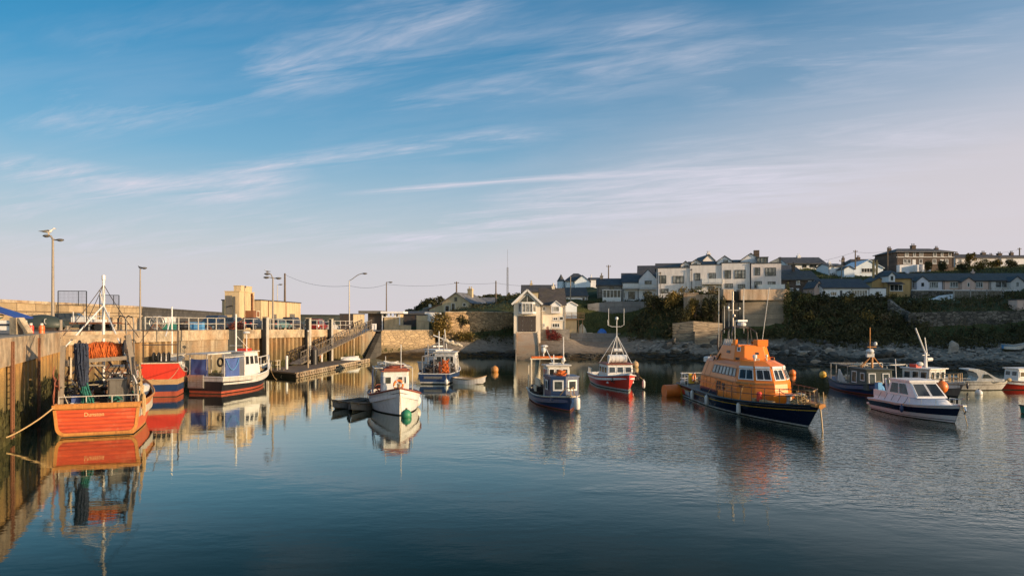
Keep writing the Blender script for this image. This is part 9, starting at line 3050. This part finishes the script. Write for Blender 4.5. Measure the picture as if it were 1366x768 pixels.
bush('olive scrub bush low against the ochre garden wall', (XP(622, 117.3), 117.3, 1.3), (2.4, 1.0, 2.6), M['leafgold'], 900, 0.15, seed=35)
bush('red leaved bush growing at the foot of the boathouse wing', (XP(742, 116.6), 116.6, float(HT(XP(742, 116.6), 116.6)) - 0.2), (1.4, 0.6, 1.7), M['leafred'], 800, 0.12, seed=36)
bush('sparse red creeper left of the red bush on the boathouse wing', (XP(731, 116.9), 116.9, float(HT(XP(731, 116.9), 116.9))), (0.6, 0.4, 2.0), M['leafred'], 260, 0.11, seed=37)
for i, (px, py, Y, rx, rz_, mt, lb) in enumerate(((1306, 360, 178, 2.6, 2.4, 'leafgold', 'large rounded golden green bush below the low brown roofed house'), (1285, 359, 180, 2.2, 2.2, 'leaf', 'dark bush right of the large stone house garden'), (1258, 361, 176, 1.6, 2.4, 'leaf', 'dark shrub in front of the large stone house door'), (1329, 354, 186, 1.8, 1.6, 'leafgold', 'rusty gold shrub between the two low houses'), (1352, 354, 186, 2.4, 1.6, 'leaf', 'dark hedge like bush before the white low house'), (1238, 360, 182.5, 1.0, 2.2, 'leaf', 'narrow dark shrub against the large stone house'))):
    x = XP(px, Y); bush(lb, (x, Y, max(float(HT(x, Y)), ZP(py, Y)) - 0.2), (rx, rx, rz_), M[mt], 700, 0.2, 'garden bushes on the upper slope', seed=40 + i)
x = XP(1293, 192); tree('golden leaved tree between the stone house and the low brown roofed house', (x, 192, float(HT(x, 192))), 4.2, 1.7, M['leafgold'], 900, 0.2, seed=50)
for i, (px, yt, Y, cr) in enumerate(((552, 409, 238, 3.4), (562, 404, 236, 3.8), (574, 399, 234, 4.2), (587, 395.5, 236, 4.6), (600, 396, 240, 4.4), (545, 413, 242, 2.8), (653, 393, 236, 4.0), (664, 393.5, 238, 3.8), (642, 396, 240, 3.6), (688, 398, 240, 4.0), (703, 399, 245, 4.2))):
    x = XP(px, Y)
    lb = ('dark tree on the wooded hill left of the sand rendered house' if px < 610 else 'dark tree on the hill behind the sand rendered house and radio mast')
    h = 6.5
    tree(lb, (x, Y, ZP(yt, Y) - h), h, cr, M['leaf'], 2200, 0.33, 'dark trees left of the house' if px < 610 else 'dark trees behind the house', seed=60 + i)
# picket fence below the terraced cottages
p0, p1 = P(1272, 394.5, 122), P(1338, 394.5, 121)
t = thing('picket_fence', 'pale picket fence in the gardens below the terraced cottages', 'fence', (p0.x, p0.y, p0.z))
b = MB()
dd = p1 - p0; dd.z = 0
for i in range(34):
    a = dd * (i / 33)
    b.bar((a.x, a.y, -0.6), (a.x, a.y, 0.9), 0.09)
for z_ in (0.25, 0.75):
    b.bar((0, 0.03, z_), (dd.x, dd.y + 0.03, z_), 0.05, 0.08)
b.build('pickets', M['lamppost'], t)
b = MB()
for i in (0, 11, 22, 33):
    a = dd * (i / 33)
    b.bar((a.x, a.y - 0.1, -0.8), (a.x, a.y - 0.1, 1.05), 0.14)
b.build('fence_post', M['steel'], t)
r = house('garden_shed', 'pale pink garden shed at the photo edge below the terraced cottages', 'shed', 1357, 1372, 410.5, 110, 400, 'flat', 399, 2, M['r_pink'], M['slate'])
